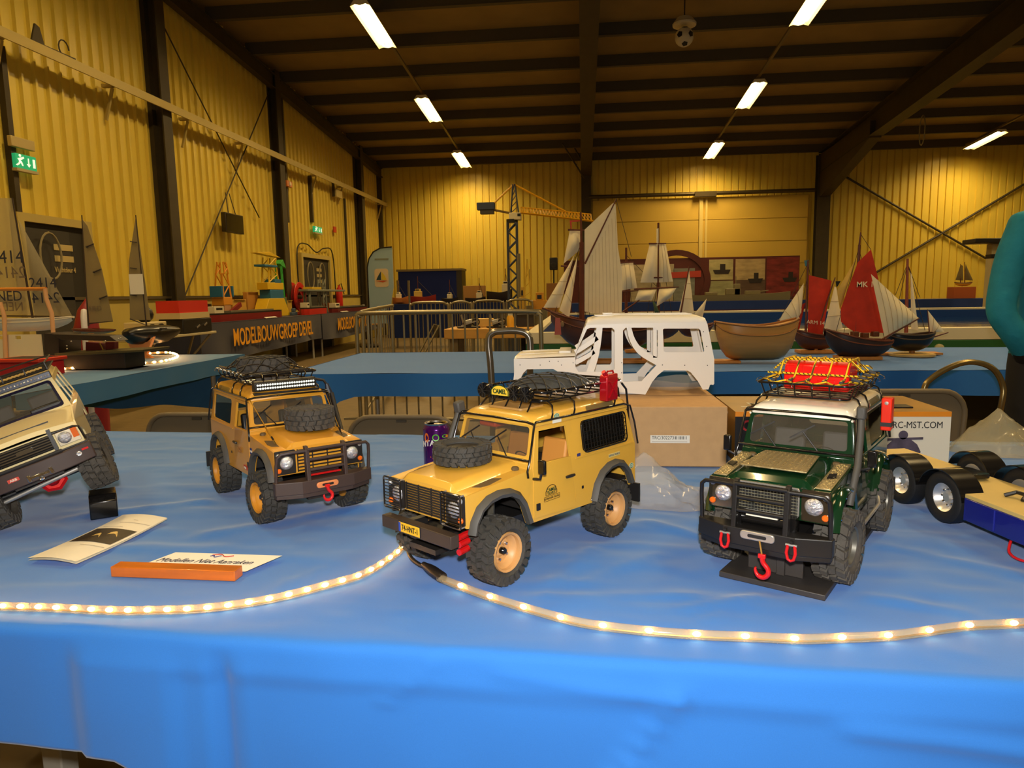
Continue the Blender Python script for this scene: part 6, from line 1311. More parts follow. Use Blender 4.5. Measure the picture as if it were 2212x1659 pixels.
machine('dark and silver model engine at the bench end facing the sail flag', .27, 1.0); machine('low black model engine beside the yellow squeeze bottle', .62, .8)
p2_ = (wx+.80, wy+.3, .762); bt_ = thing('glue_bottle', 'yellow and white squeeze bottle standing on the timber bench', 'bottle', p2_)
MB().lathe([(0, 0), (.045, .0), (.045, .12), (.03, .15)], 16).build('bottle_body', M('bottle_yellow', (226, 170, 40), .4), bt_); MB().lathe([(.03, .15), (.03, .19), (.018, .21), (.014, .25), (0, .25)], 14).build('cap', M('bottle_white', (206, 206, 190), .4), bt_)
for k, (x, w_, h_, col, nm) in enumerate(((.45, .2, .11, (214, 176, 96), 'cream'), (.98, .22, .16, (40, 36, 32), 'black'))):
    tag(MB().bx(wx+x-w_/2, wx+x+w_/2, wy+.4, wy+.6, .762, .762+h_).build('storage_box', M('sbox%d' % k, col, .5), bev=.006), '%s storage box at the back of the timber bench' % nm, 'box')
# things under and right of the bench
tag(MB().bx(wx+.55, wx+.95, 8.45, 8.85, .232, .42).build('equipment_case', M('case_grey', (90, 86, 76), .5), bev=.01), 'dark equipment case on the lower shelf of the timber bench', 'case')
# ---- dark folding chair behind the barrier
dch = M('chair_black', (50, 44, 36), .5)
c = thing('folding_chair', 'dark folding chair with steel legs behind the crowd barrier', 'chair', (py(882, 735, 8.4).x, 8.4, 0), .35)
MB().prism(rr(-.2, .2, -.2, .2, .05), lambda a, b_, z: (a, b_, .44+z), 0, .025).build('seat', dch, c, bev=.004); MB().prism(rr(-.2, .2, 0, .16, .05), lambda a, b_, z: (.24+.02*b_+z+.10, a, .66+b_), 0, .015).build('backrest', dch, c, bev=.004)
for s in (-1, 1): MB().tube([(.36, s*.2, .82), (.15, s*.2, .45), (-.22, s*.2, 0)], .012, 8).build('leg', galv, c); MB().tube([(-.18, s*.18, .44), (.24, s*.18, 0)], .012, 8).build('leg', galv, c)
# ---- tower crane
YC = 13.2
def CP(x, y, dy=0): return py(x, y, YC+dy)
tc0 = CP(1110, 690); cr = thing('model_tower_crane', 'tall model tower crane with yellow jib and blue lattice mast', 'model crane', (tc0.x, YC, 0))
cb2 = M('crane_blue', (56, 66, 90), .5); cy_ = M('crane_yellow', (232, 172, 24), .45)
O_ = cr.location
L_ = lambda x, y, dy=0: CP(x, y, dy)-O_
zt_, zb_ = L_(1110, 481).z, .86; hw = .085
for sx in (-1, 1):
    for sy in (-1, 1): MB().cyl((sx*hw, sy*hw, zb_), (sx*hw, sy*hw, zt_), .018, n=6).build('mast_leg', cb2, cr)
nb = 10
for i in range(nb):
    z0, z1 = lerp(zb_, zt_, i/nb), lerp(zb_, zt_, (i+1)/nb); f = 1 if i % 2 else -1
    for s in (-1, 1): MB().cyl((-f*hw, s*hw, z0), (f*hw, s*hw, z1), .013, n=5).build('mast_brace', cb2, cr); MB().cyl((s*hw, -f*hw, z0), (s*hw, f*hw, z1), .009, n=5).build('mast_brace', cb2, cr)
MB().bx(-.35, .35, -.35, .35, 0, .86).build('plinth', M('crane_base', (60, 66, 80), .6), cr, bev=.01)
q = L_(1113, 468); MB().box(q, (.22, .2, .13)).build('cab', M('cab_white', (226, 214, 178), .5), cr, bev=.01); MB().box(q+V((.08, -.1, .02)), (.06, .012, .05)).build('cab_window', blk, cr); MB().cyl((0, 0, zt_), (0, 0, zt_+.06), .11, n=14).build('slew_ring', blk, cr)
tp = L_(1110, 398); qb_ = L_(1112, 460)
for s in (-1, 1):
    MB().cyl(qb_+V((-.07, s*.05, 0)), tp+V((-.02, s*.02, 0)), .012, n=6).build('head_leg', cb2, cr); MB().cyl(qb_+V((.07, s*.05, 0)), tp+V((.02, s*.02, 0)), .012, n=6).build('head_leg', cb2, cr)
for i in range(5): a_ = lerp(qb_, tp, i/5); k_ = .07*(1-i/5); MB().cyl(a_+V((-k_, -.03, 0)), lerp(qb_, tp, (i+1)/5)+V((k_*.8, -.03, 0)), .008, n=5).build('head_brace', cb2, cr)
j0, j1, j2, j3 = L_(1125, 448), L_(1276, 463), L_(1123, 460), L_(1282, 478)
for s in (-1, 1):
    MB().cyl(lerp(j0, j2, .95)+V((0, s*.06, 0)), j3+V((0, s*.06, 0)), .014, n=5).build('jib_chord', cy_, cr)
MB().cyl(j0, j1, .015, n=6).build('jib_chord', cy_, cr)
for i in range(22):
    a_ = lerp(j0, j1, i/22); b_ = lerp(j2, j3, (i+.5)/22); c_ = lerp(j0, j1, (i+1)/22); MB().cyl(a_, b_+V((0, -.06, 0)), .010, n=4).build('jib_brace', cy_, cr); MB().cyl(b_+V((0, -.06, 0)), c_, .010, n=4).build('jib_brace', cy_, cr)
MB().cyl(tp, L_(1222, 457), .018, n=5).build('tie_bar', cy_, cr); MB().cyl(tp, L_(1066, 440), .018, n=5).build('tie_bar', cy_, cr)
MB().bar(L_(1058, 452), L_(1105, 461), .12, .03).build('counter_jib', M('counter_brown', (110, 84, 40), .5), cr); q = L_(1050, 446); MB().box(q, (.33, .18, .13)).build('counterweight', cb2, cr, bev=.006); MB().box(q+V((.02, 0, -.10)), (.25, .15, .08)).build('counterweight', M('counter_dark', (70, 64, 58), .5), cr)
# ---- covered frame, speaker, far tables and boats
YT = 19.6
a_, b_ = py(860, 587, YT), py(995, 587, YT); tf = thing('covered_stand', 'box stand draped in a dark blue sheet at the far wall', 'stand', (a_.x, YT, 0)); wd = b_.x-a_.x
shm = cloth_mat('sheet_navy', (26, 40, 104), .2)
MB().grid(lambda u, v: V((wd*.94*u, .03*math.sin(u*9+v*5)*v+.05*abs(math.sin(u*4+v*2.2))*v, lerp(a_.z, .4, v))), 30, 12).build('sheet', shm, tf, smooth=60)
MB().bx(-.05, wd+.05, -.02, .7, a_.z, a_.z+.06).build('top_board', M('stand_grey', (120, 104, 70), .6), tf); MB().bx(wd*.93, wd+.03, .0, .65, 0, a_.z).build('end_board', M('stand_dark', (50, 44, 36), .6), tf); MB().bx(-.02, .03, .06, .65, 0, a_.z).build('end_board', M('stand_dark'), tf)
for i in range(2): q = py((868, 868+5)[i] if 0 else (846, 870)[i], 605, 17.8); MB().cyl((q.x-a_.x, -1.2, .3), (q.x-a_.x, -1.2, q.z), .035, n=8).build('support_post', M('post_grey', (110, 100, 76), .6), tf)
def far_table(label, x0, x1, y_top, Y, z=None, d_=.8, mat=None, drop=.55):
    a_, b_ = py(x0, y_top, Y), py(x1, y_top, Y); zz = (a_.z+b_.z)/2
    t = thing('covered_table', label, 'table', (a_.x, Y, 0)); L = b_.x-a_.x
    MB().bx(0, L, 0, d_, zz-.04, zz).build('tabletop', board, t); MB().grid(lambda u, v: V((L*u, -.01-.03*v*abs(math.sin(u*L*6)), zz+.004-drop*v)), 60, 5).build('cloth_front', mat or shm, t, smooth=60)
    MB().bx(0, L, -.01, d_, zz, zz+.006).build('cloth_top', mat or shm, t)
    for x in (.1, L-.1): MB().bx(x-.02, x+.02, d_*.5-.02, d_*.5+.02, 0, zz-.04).build('leg', legm, t)
    return zz
Z1 = far_table('dark blue covered table of work boats before the draped stand', 836, 1100, 656, 15.2, mat=cloth_mat('far_blue', (24, 40, 92), .2), drop=.75)
Z2 = far_table('blue covered table carrying the long grey warship', 1235, 1740, 652, 18.4, mat=cloth_mat('far_blue2', (34, 56, 120), .2), drop=.22)
Z3 = far_table('blue covered table with the small schooner on a brown box', 1940, 2330, 645, 16.5, mat=M('far_blue2'), drop=.25)
def workboat(label, x0, x1, Y, z, hullm, h=.16, cab=(.5, .2), cabm=None, mast=True, deck=0):
    a_, b_ = py(x0, 650, Y), py(x1, 650, Y); L = b_.x-a_.x; t = thing('work_boat', label, 'model ship', (a_.x, Y+.3, z), 0, 'work boat models on the far tables'); rg = []
    for i in range(9):
        u = i/8; w_ = .10*(max(.05, 1-abs(2*u-1)**3)); zt = h*(1+.35*max(0, 2*u-1)**2+.15*max(0, 1-2*u)); rg.append([V((L*u, y*w_, zz)) for y, zz in ((-1, zt), (-.9, h*.3), (-.4, 0), (.4, 0), (.9, h*.3), (1, zt))])
    MB().loft(rg).build('hull', hullm, t, smooth=40); cx = cab[0]*L
    MB().box((cx, 0, h+cab[1]*.4), (L*.28, .13, cab[1]*.8)).build('cabin', cabm or M('cabin_white', (220, 210, 180), .5), t, bev=.006); MB().box((cx, 0, h+cab[1]*.95), (L*.18, .11, cab[1]*.35)).build('wheelhouse', cabm or M('cabin_white'), t, bev=.006); MB().box((cx, -.058, h+cab[1]*.97), (L*.14, .006, cab[1]*.14)).build('wheelhouse_window', blk, t)
    if mast: MB().cyl((cx, 0, h+cab[1]), (cx, 0, h+cab[1]+.3), .008, n=6).build('mast', spar, t); MB().cyl((cx, 0, h+cab[1]+.2), (L*.9, 0, h), .005, n=5).build('stay', rig, t)
    return t
hr = M('boat_red', (150, 40, 26), .5); hk = M('boat_dark', (40, 32, 28), .5)
for i, (x0, x1, hm, cb, cm, w_) in enumerate(((840, 875, M('boat_orange', (196, 120, 50), .5), .4, None, 'orange-hulled work boat model at the end of the dark blue table'), (880, 936, hr, .3, M('cabin_yellow', (210, 180, 90), .5), 'red work boat model with yellow cabin on the dark blue table'), (948, 985, hk, .5, None, 'small dark work boat model with white cabin on the dark blue table'), (1000, 1045, hk, .7, None, 'low dark tug model with white wheelhouse on the dark blue table'), (1047, 1104, hk, .75, None, 'large dark trawler model with tall white cabin beside the tower crane'))):
    workboat(w_, x0, x1, 15.2, Z1+.008, hm, (.13, .15, .1, .1, .22)[i], (cb, (.12, .16, .12, .15, .22)[i]), cm)
for i, (x0, x1, y0, y1, Y, col, lb) in enumerate(((1005, 1050, 618, 650, 15.9, (176, 130, 70), 'brown carton behind the boats on the dark blue table'), (1180, 1205, 612, 650, 15.9, (150, 104, 52), 'brown carton below the loudspeaker'))):
    a_, b_ = py(x0, y0, Y), py(x1, y1, Y); z0 = Z1+.008 if i == 0 else 0
    tag(MB().bx(a_.x, b_.x, Y-.3 if i == 0 else Y, Y if i == 0 else Y+.4, z0, a_.z).build('carton', M('carton%d' % i, col, .8), bev=.005), lb, 'box')
# yellow works beside the crane
YK = 12.6
for i, (x0, x1, y0, y1, col, lb, nm) in enumerate(((1130, 1148, 560, 660, (216, 180, 60), 'yellow triangular crane jib model beside the tower crane', 'model_derrick'), (1122, 1136, 620, 668, (200, 160, 50), 'yellow machine house model at the tower crane foot', 'machine_house'), (1150, 1182, 632, 668, (214, 150, 40), 'orange and yellow excavator deck model near the tower crane', 'machine_deck'))):
    YK = 12.6-.4*i; a_, b_ = py(x0, y0, YK), py(x1, y1, YK); t = thing(nm, lb, 'model crane', ((a_.x+b_.x)/2, YK, 0)); w_ = (b_.x-a_.x)/2; cm = M('works%d' % i, col, .5)
    MB().bx(-w_, w_, -.12, .12, 0, b_.z).build('pedestal', M('pedestal_grey', (120, 112, 84), .6), t)
    if i == 0:
        for s in (-1, 1): MB().cyl((s*w_, 0, b_.z), (0, 0, a_.z), .014, n=6).build('jib_leg', cm, t)
        for k in range(5): u = k/5; MB().cyl((-w_*(1-u), 0, lerp(b_.z, a_.z, u)), (w_*(1-u-.15), 0, lerp(b_.z, a_.z, u+.1)), .008, n=5).build('jib_brace', cm, t)
        MB().cyl((w_*.6, 0, a_.z*.9), (w_*.7, 0, b_.z), .004, n=4).build('hook_line', rig, t); q = py(1148, 545, YK); MB().cyl((-w_-.08, 0, b_.z), (-w_-.08, 0, a_.z+.1), .03, n=8).build('grey_post', M('pedestal_grey'), t)
    else:
        MB().bx(-w_, w_, -.1, .1, b_.z, lerp(b_.z, a_.z, .55)).build('house', cm, t, bev=.008); MB().bx(-w_*.5, w_*.5, -.1, .1, lerp(b_.z, a_.z, .55), a_.z).build('upper_house', cm, t, bev=.008); MB().bx(-w_*.3, w_*.3, -.104, -.1, lerp(b_.z, a_.z, .62), lerp(b_.z, a_.z, .85)).build('window', blk, t)
# red table goods right of the bench
a_ = py(1150, 712, 9.2); t = thing('paint_rack', 'low rack of red and white pots beside the timber bench', 'rack', (a_.x-.16, 9.3, 0)); MB().bx(0, .28, 0, .3, 0, .62).build('rack_body', M('rack_dark', (44, 40, 36), .6), t)
for i in range(4): MB().cyl((.04+.066*i, .1, .62), (.04+.066*i, .1, .74), .03, n=12).build('pot', M('pot_red', (170, 30, 28), .4) if i % 2 else M('pot_white', (210, 200, 176), .5), t)
# speaker
a_ = py(1196, 570, 16.8); sp = thing('loudspeaker', 'black loudspeaker on a thin tripod pole at the far wall', 'loudspeaker', (a_.x, 16.8, 0))
MB().box((0, 0, a_.z), (.19, .18, .29)).build('cabinet', blk, sp, bev=.02); MB().lathe([(.07, 0), (.06, -.01), (0, -.012)], 16, c=(0, -.09, a_.z-.04), ax=(0, 1, 0)).build('cone', M('cone_dark', (24, 22, 20), .6), sp); MB().cyl((0, 0, .3), (0, 0, a_.z-.14), .018).build('pole', blk, sp)
for k in range(3): MB().cyl((0, 0, .55), (.35*math.cos(k*2.1), .35*math.sin(k*2.1), 0), .012).build('tripod_leg', blk, sp)
# poster wall
YP = 20.55
def PP(cx, cy): p = py(*c5(cx, cy), YP); return (p.x, p.z)
a_ = py(1218, 565, YP); b_ = py(1728, 553, YP); zb2 = py(1720, 652, YP).z
pw_ = thing('poster_wall', 'long printed ship poster board before the big door', 'poster', (a_.x, YP, 0)); PL = b_.x-a_.x; PT = (a_.z+b_.z)/2+.02
MB().bx(0, PL, 0, .03, .3, PT).build('board', M('poster_maroon', (84, 34, 28), .5, var=.25, scale=2), pw_)
def pic(x0, x1, y0, y1, col, nm, k=0, var=.25):
    q0, q1 = py(x0, y0, YP), py(x1, y1, YP); MB().bx(q0.x-a_.x, q1.x-a_.x, -.006-.002*k, 0, q1.z, q0.z).build('picture', M(nm, col, .5, var=var, scale=3, stretch=(1, 1, 3)), pw_)
pic(1362, 1455, 572, 650, (170, 158, 128), 'pic_sea'); pic(1365, 1400, 573, 605, (190, 176, 140), 'pic_sky', 1); pic(1532, 1583, 561, 604, (176, 168, 120), 'pic_pale'); pic(1532, 1583, 607, 648, (150, 150, 110), 'pic_haze'); pic(1589, 1652, 560, 604, (176, 156, 112), 'pic_cream'); pic(1589, 1652, 605, 645, (92, 72, 58), 'pic_dusk'); pic(1657, 1724, 556, 640, (120, 40, 38), 'pic_red', var=.5); pic(1455, 1500, 580, 650, (120, 124, 116), 'pic_grey')
for x0, x1, y0 in ((1540, 1578, 583), (1615, 1648, 602), (1690, 1722, 600)):
    q0, q1 = py(x0, y0, YP), py(x1, y0, YP); X_0, X_1 = q0.x-a_.x, q1.x-a_.x; MB().prism([(X_0, q0.z), (X_1, q0.z), (X_1-.06, q0.z-.12), (X_0+.06, q0.z-.12)], lambda x, z, y: (x, y, z), -.014, 0).build('printed_ship', M('print_dark', (40, 32, 30), .6), pw_); MB().bx(lerp(X_0, X_1, .4), lerp(X_0, X_1, .7), -.014, 0, q0.z, q0.z+.16).build('printed_ship', M('print_dark'), pw_)
q0 = py(1460, 607, YP); rg_ = [(q0.x-a_.x+r_*math.cos(R(a)), q0.z+r_*.9*math.sin(R(a))) for r_, rng in ((.98, range(-70, 121, 10)), (.80, range(120, -71, -10))) for a in rng]
MB().plate(rg_, [], .012, lambda x, y, z: (x, -.02+z, y)).build('printed_ring', M('poster_maroon'), pw_, smooth=0); MB().plate([(q0.x-a_.x-.9, q0.z+.22), (q0.x-a_.x+.7, q0.z+.28), (q0.x-a_.x+.7, q0.z+.1), (q0.x-a_.x-.9, q0.z+.06)], [], .01, lambda x, y, z: (x, -.016+z, y)).build('printed_band', M('band_red', (176, 60, 44), .5), pw_, smooth=0)
# warship
a_, b_ = py(1496, 645, 18.5), py(1712, 642, 18.5); L = b_.x-a_.x; ws = thing('model_warship', 'long grey warship model before the poster wall', 'model ship', (a_.x, 18.7, Z2+.008)); gs = M('warship_grey', (128, 120, 88), .5)
rg = [[V((L*u, y*w_, zz)) for y, zz in ((-1, h_), (-.8, 0), (.8, 0), (1, h_))] for u, w_, h_ in ((0, .1, .16), (.1, .14, .15), (.6, .15, .15), (.85, .09, .18), (1, .01, .22))]
MB().loft(rg).build('hull', gs, ws, smooth=30)
for u, w_, h_ in ((.2, .25, .08), (.42, .3, .16), (.46, .12, .28), (.62, .3, .10)): MB().bx(L*u-.15*w_*4, L*u+.15*w_*4, -.09, .09, .15, .15+h_).build('superstructure', gs, ws, bev=.01)
MB().cyl((L*.45, 0, .4), (L*.45, 0, .62), .012, n=6).build('mast', gs, ws); MB().cyl((L*.68, 0, .22), (L*.78, 0, .25), .014, n=6).build('gun', gs, ws); MB().bx(L*.1, L*.9, -.06, .06, -.002, .004).build('cradle', M('bench_leg'), ws)
# screen on pillar and schooner on brown box
a_ = py(2150, 560, 15.0); ps = thing('screen_stand', 'flat black screen lying on a pale pillar at the far wall', 'screen', (a_.x, 15.0, 0)); pp = M('pillar_pale', (176, 164, 124), .6)
MB().bx(-.13, .13, -.1, .1, 0, 2.0).build('pillar', pp, ps, bev=.01); q = py(2140, 521, 15.0); MB().box((0, 0, q.z), (1.05, .5, .09)).build('screen', blk, ps, bev=.015); MB().prism([(-.2, q.z-.05), (.2, q.z-.05), (.1, 2.0), (-.1, 2.0)], lambda x, z, y: (x, y, z), -.08, .08).build('bracket', pp, ps); MB().bx(-.135, .135, -.104, .104, 1.72, 1.8).build('collar', blk, ps)
a_, b_ = py(2056, 620, 16.8), py(2102, 645, 16.8); bxo = tag(MB().bx(a_.x, b_.x, 16.7, 17.0, Z3+.008, a_.z).build('brown_box', M('box_rust', (168, 84, 34), .6), bev=.006), 'rust brown box carrying the small schooner', 'box')
b = Boat('small schooner model with two dark sails on a rust brown box', 2080, 16.85, z=a_.z+.002); s_ = M('sail_dusk', (112, 98, 62), .8)
b.hull(2062, 2100, (611, 611), 618, .12, M('hull_gold', (214, 176, 50), .5), (.01, .02)); b.spar((2075, 614), (2075, 570), .012); b.spar((2084, 614), (2084, 566), .012); b.sail([(2064, 605), (2075, 572), (2080, 574), (2081, 606)], s_, .02); b.sail([(2083, 605), (2086, 570), (2090, 580), (2102, 606)], s_, .02)
# ================================================================ fittings on the left wall
def wallbox(name, label, cat, x0, y0, x1, y1, col, dep=.06, emit=0, bev=.006, Xo=0):
    a_, b_ = px(x0, y0, XL+.02+Xo), px(x1, y1, XL+.02+Xo); t = thing(name, label, cat, (XL+.03+Xo, (a_.y+b_.y)/2, (a_.z+b_.z)/2)); hy, hz = abs(b_.y-a_.y)/2, abs(a_.z-b_.z)/2
    MB().bx(0, dep, -hy, hy, -hz, hz).build('case', M('fit_'+'_'.join(map(str, col)), col, .4, emit=emit), t, bev=bev); return t, hy, hz, dep
for lb, x0, y0, x1, y1 in (('lit green escape sign above the notice door', 22, 330, 70, 372), ('lit green escape sign above the hoop-hung door', 674, 488, 691, 505)):
    t, hy, hz, dp = wallbox('escape_sign', lb, 'sign', x0, y0, x1, y1, (30, 170, 110), .05, emit=.55)
    t['group'] = 'green escape signs'; wm_ = M('sign_white', (235, 240, 220), .5, emit=.8)
    MB().plate([(-.04, .0), (.0, .02), (.04, .05), (.03, .07), (-.01, .05), (-.06, .03)], [], .004, lambda x, y, z: (dp+z, (x-.07)*hy/.15, y*hz/.1)).build('runner_body', wm_, t, smooth=0); MB().plate(circ(-.02, .075, .018, 10), [], .004, lambda x, y, z: (dp+z, (x-.07)*hy/.15, y*hz/.1)).build('runner_head', wm_, t, smooth=0); MB().plate([(-.03, .0), (-.0, .0), (.02, -.06), (.0, -.06)], [], .004, lambda x, y, z: (dp+z, (x-.07)*hy/.15, y*hz/.1)).build('runner_leg', wm_, t, smooth=0); MB().plate([(-.04, .02), (-.06, -.03), (-.10, -.06), (-.08, -.07), (-.04, -.04), (-.02, .0)], [], .004, lambda x, y, z: (dp+z, (x-.06)*hy/.15, y*hz/.1)).build('runner_leg', wm_, t, smooth=0)
    MB().plate([(-.008, .06), (.008, .06), (.008, -.02), (.03, -.02), (0, -.065), (-.03, -.02), (-.008, -.02)], [], .004, lambda x, y, z: (dp+z, (x+.03)*hy/.15, y*hz/.1)).build('arrow', wm_, t, smooth=0); MB().bx(dp-.001, dp+.002, hy*.62, hy*.85, -hz*.6, hz*.6).build('door_symbol', wm_, t)
    MB().bx(0, dp+.01, -hy-.01, hy+.01, -hz-.03, -hz).build('sign_base', M('sign_base', (190, 176, 130), .5), t)
t, hy, hz, dp = wallbox('escape_lamp_box', 'folded pale board above the near escape sign', 'board', 12, 292, 66, 328, (196, 176, 116), .05)
t, hy, hz, dp = wallbox('wall_screen', 'dark flat screen hanging where the brace rods cross', 'screen', 475, 458, 517, 507, (46, 38, 26), .08, Xo=.1)
MB().bx(.08, .084, -hy*.92, hy*.92, -hz*.9, hz*.9).build('glass', blkg, t); MB().cyl((.04, -hy*.4, hz), (-.02, -hy*.2, hz+.35), .008).build('hanging_wire', dark, t); MB().cyl((.04, hy*.4, hz), (-.02, hy*.2, hz+.35), .008).build('hanging_wire', dark, t); MB().bar((-.12, 0, 0), (0, 0, 0), .06, .06).build('bracket', dark, t)
t, hy, hz, dp = wallbox('fire_sign', 'red fire hose sign above the hose reel', 'sign', 604, 460, 617, 484, (214, 60, 40), .03); MB().plate(circ(0, 0, .06, 12), [circ(0, 0, .03, 10)], .004, lambda x, y, z: (dp+z, x, y)).build('hose_symbol', M('sign_cream', (240, 220, 190), .5), t, smooth=0)
t, hy, hz, dp = wallbox('alarm_box', 'small orange alarm box above the red fire sign', 'alarm', 613, 389, 625, 406, (220, 130, 70), .06); MB().lathe([(.05, 0), (.04, .02), (0, .025)], 12, c=(dp, 0, 0), ax=(1, 0, 0)).build('button', M('sign_cream'), t)
t, hy, hz, dp = wallbox('wall_lamp', 'small pale box fitting under the wall rail', 'fitting', 717, 408, 731, 430, (206, 186, 120), .10); MB().bx(.0, .06, -hy-.03, -hy, -hz, hz+.2).build('bracket', dark, t)
t, hy, hz, dp = wallbox('fire_sign', 'small red sign beyond the hoop-hung door', 'sign', 718, 489, 724, 503, (200, 50, 36), .03)
a_ = px(28, 118, XL+.3)
a_ = px(112, 118, XL+.2); t = thing('rail_hardware', 'rusty bracket and cable lying on the wall rail', 'hardware', (a_.x, a_.y, RZ+.02)); MB().bar((0, -.25, .01), (0, .35, .02), .05, .03).build('arm', dark, t); MB().prism([(-.1, 0), (.1, 0), (.04, .2), (-.02, .22)], lambda y, z, x: (x, y-.2, z), -.01, .01).build('gusset', dark, t); MB().tube([(0, .2+.08*math.cos(k*.5), .10+.09*math.sin(k*.5)) for k in range(12)], .008, 6).build('cable', dark, t)
# hose reel
a_ = px(633, 642, XL+.12); t = thing('hose_reel', 'red wall-mounted fire hose reel beside the hoop-hung door', 'hose reel', (XL+.05, a_.y, a_.z)); rd = M('reel_red', (206, 40, 24), .4)
for x in (.06, .22): MB().lathe([(.30, -.012), (.31, 0), (.30, .012), (.2, .01), (.2, -.01), (.30, -.012)], 28, c=(x, 0, 0), ax=(1, 0, 0)).build('reel_disc', rd, t)
MB().lathe([(.24, -.07), (.25, 0), (.24, .07), (.1, .07), (.1, -.07), (.24, -.07)], 28, c=(.14, 0, 0), ax=(1, 0, 0)).build('hose_coil', M('hose_red', (150, 26, 20), .5), t); MB().cyl((0, 0, 0), (.26, 0, 0), .04).build('hub', dark, t)
a_ = px(733, 655, XL+.15); t = thing('fire_extinguisher', 'red fire extinguisher at the wall beside the sail flag', 'extinguisher', (XL+.16, a_.y, .95)); MB().lathe([(0, 0), (.075, .0), (.08, .02), (.08, .40), (.03, .48), (.03, .52), (0, .52)], 16).build('cylinder', rd, t); MB().tube([(0, 0, .52), (.05, .03, .56), (.10, .06, .3)], .012, 6).build('hose', blk, t); MB().bx(-.16, 0, -.03, .03, .2, .26).build('wall_bracket', dark, t)
# sail flag
a_ = px(800, 600, -4.9); Yf = a_.y; t = thing('sail_flag', 'tall pale blue feather flag with small sailing emblem', 'flag', (-4.95, Yf, 0), R(-6))
z1 = py(800, 536, Yf).z; FW = .62
prof = [(0, .55), (0, z1-.45), (.05, z1-.25), (.16, z1-.10), (.34, z1-.015), (FW, z1), (FW, z1-.9), (FW*.93, 1.2), (FW*.75, .55)]
MB().plate(prof, [], .004, lambda x, y, z: (x, z, y)).build('flag_cloth', M('flag_blue', (160, 190, 210), .7), t, smooth=0)
MB().tube([(-.01, 0, 0)]+[(a-.012, 0, b_+.01) for a, b_ in prof[:6]], .016, 8).build('flag_pole', blk, t, smooth=60); MB().lathe([(.25, 0), (.25, .04), (.05, .08), (0, .08)], 20).build('flag_foot', blk, t)
ez = py(795, 600, Yf).z; MB().plate(rr(.16, .50, ez-.22, ez+.2, .06), [], .004, lambda x, y, z: (x, -.005+z, y)).build('emblem_shield', M('emblem_cream', (222, 204, 172), .6), t, smooth=0)
MB().plate([(.32, ez-.06), (.32, ez+.14), (.24, ez+.02), (.20, ez-.06)], [], .004, lambda x, y, z: (x, -.009+z, y)).build('emblem_sail', M('emblem_teal', (40, 70, 84), .6), t, smooth=0); MB().plate([(.335, ez-.06), (.335, ez+.14), (.42, ez+.03), (.46, ez-.06)], [], .004, lambda x, y, z: (x, -.009+z, y)).build('emblem_sail', M('emblem_yellow', (226, 200, 60), .6), t, smooth=0); MB().plate([(.18, ez-.075), (.48, ez-.075), (.36, ez-.115)], [], .004, lambda x, y, z: (x, -.009+z, y)).build('emblem_hull', M('emblem_red', (206, 84, 40), .6), t, smooth=0)
MB().bx(.18, .52, -.006, -.002, ez+.40, ez+.435).build('print_line', M('flag_print', (130, 140, 130), .6), t)
# ================================================================ models on the banner tables (plane X = BM)
BM = -5.57
def BP(x, y, X=BM): return px(x, y, X)
TB = BZ+.006
def bbox_(name, label, cat, x0, x1, y0, col, dep=.25, X=BM, mat=None, bev=.006, parts=None):
    a_, b_ = BP(x0, y0, X), BP(x1, y0, X); t = thing(name, label, cat, (X, (a_.y+b_.y)/2, TB)); hy = abs(b_.y-a_.y)/2; h_ = max(.03, (a_.z+b_.z)/2-TB)
    MB().bx(-dep/2, dep/2, -hy, hy, 0, h_).build('body', mat or M('bm_'+'_'.join(map(str, col)), col, .5), t, bev=bev); return t, hy, h_
def barge(label, x0, x1, X, col, h=.09, dk=(40, 34, 30)):
    a_, b_ = BP(x0, 690, X), BP(x1, 690, X); L = b_.y-a_.y; t = thing('model_barge', label, 'model ship', (X, a_.y, TB), 0, 'barge models on the banner tables')
    rg = [[V((x*w_, L*u, zz)) for x, zz in ((-1, h), (-.95, 0), (.95, 0), (1, h))] for u, w_ in ((0, .03), (.08, .1), (.92, .1), (1, .04))]
    MB().loft(rg).build('hull', M('barge_'+str(col[0]), col, .45), t, smooth=0); MB().loft([[v+V((0, 0, h)) if 0 else V((v.x*1.02, v.y, h+(.025 if v.z > .01 else 0))) for v in r] for r in rg]).build('bulwark', M('barge_dark', dk, .5), t, smooth=0)
    MB().bx(-.07, .07, L*.05, L*.16, h+.02, h+.12).build('wheelhouse', M('cabin_white'), t, bev=.005); MB().bx(-.06, .06, L*.25, L*.85, h+.02, h+.05).build('hatch', M('hatch_grey', (110, 104, 88), .6), t); MB().bx(.066, .072, L*.07, L*.14, h+.07, h+.10).build('window', blk, t)
barge('long black barge model with red bottom on the nearer banner table', 445, 605, -5.27, (130, 24, 26), .10)
barge('short bright red barge model with white house on the banner table', 655, 700, -5.27, (200, 40, 24), .11)
barge('dark red barge model on the banner table beside the sail flag', 715, 790, -5.27, (110, 30, 28), .08)
for x, w_ in ((585, 'nearer'), (745, 'further')):
    a_ = BP(x, 690, -5.142); tag(MB().box((-5.142, a_.y, TB+.012), (.04, .42, .008), MX.Rotation(R(20), 3, 'Y')).build('name_card', paper), 'white name card lying at the edge of the %s banner table' % w_, 'card')
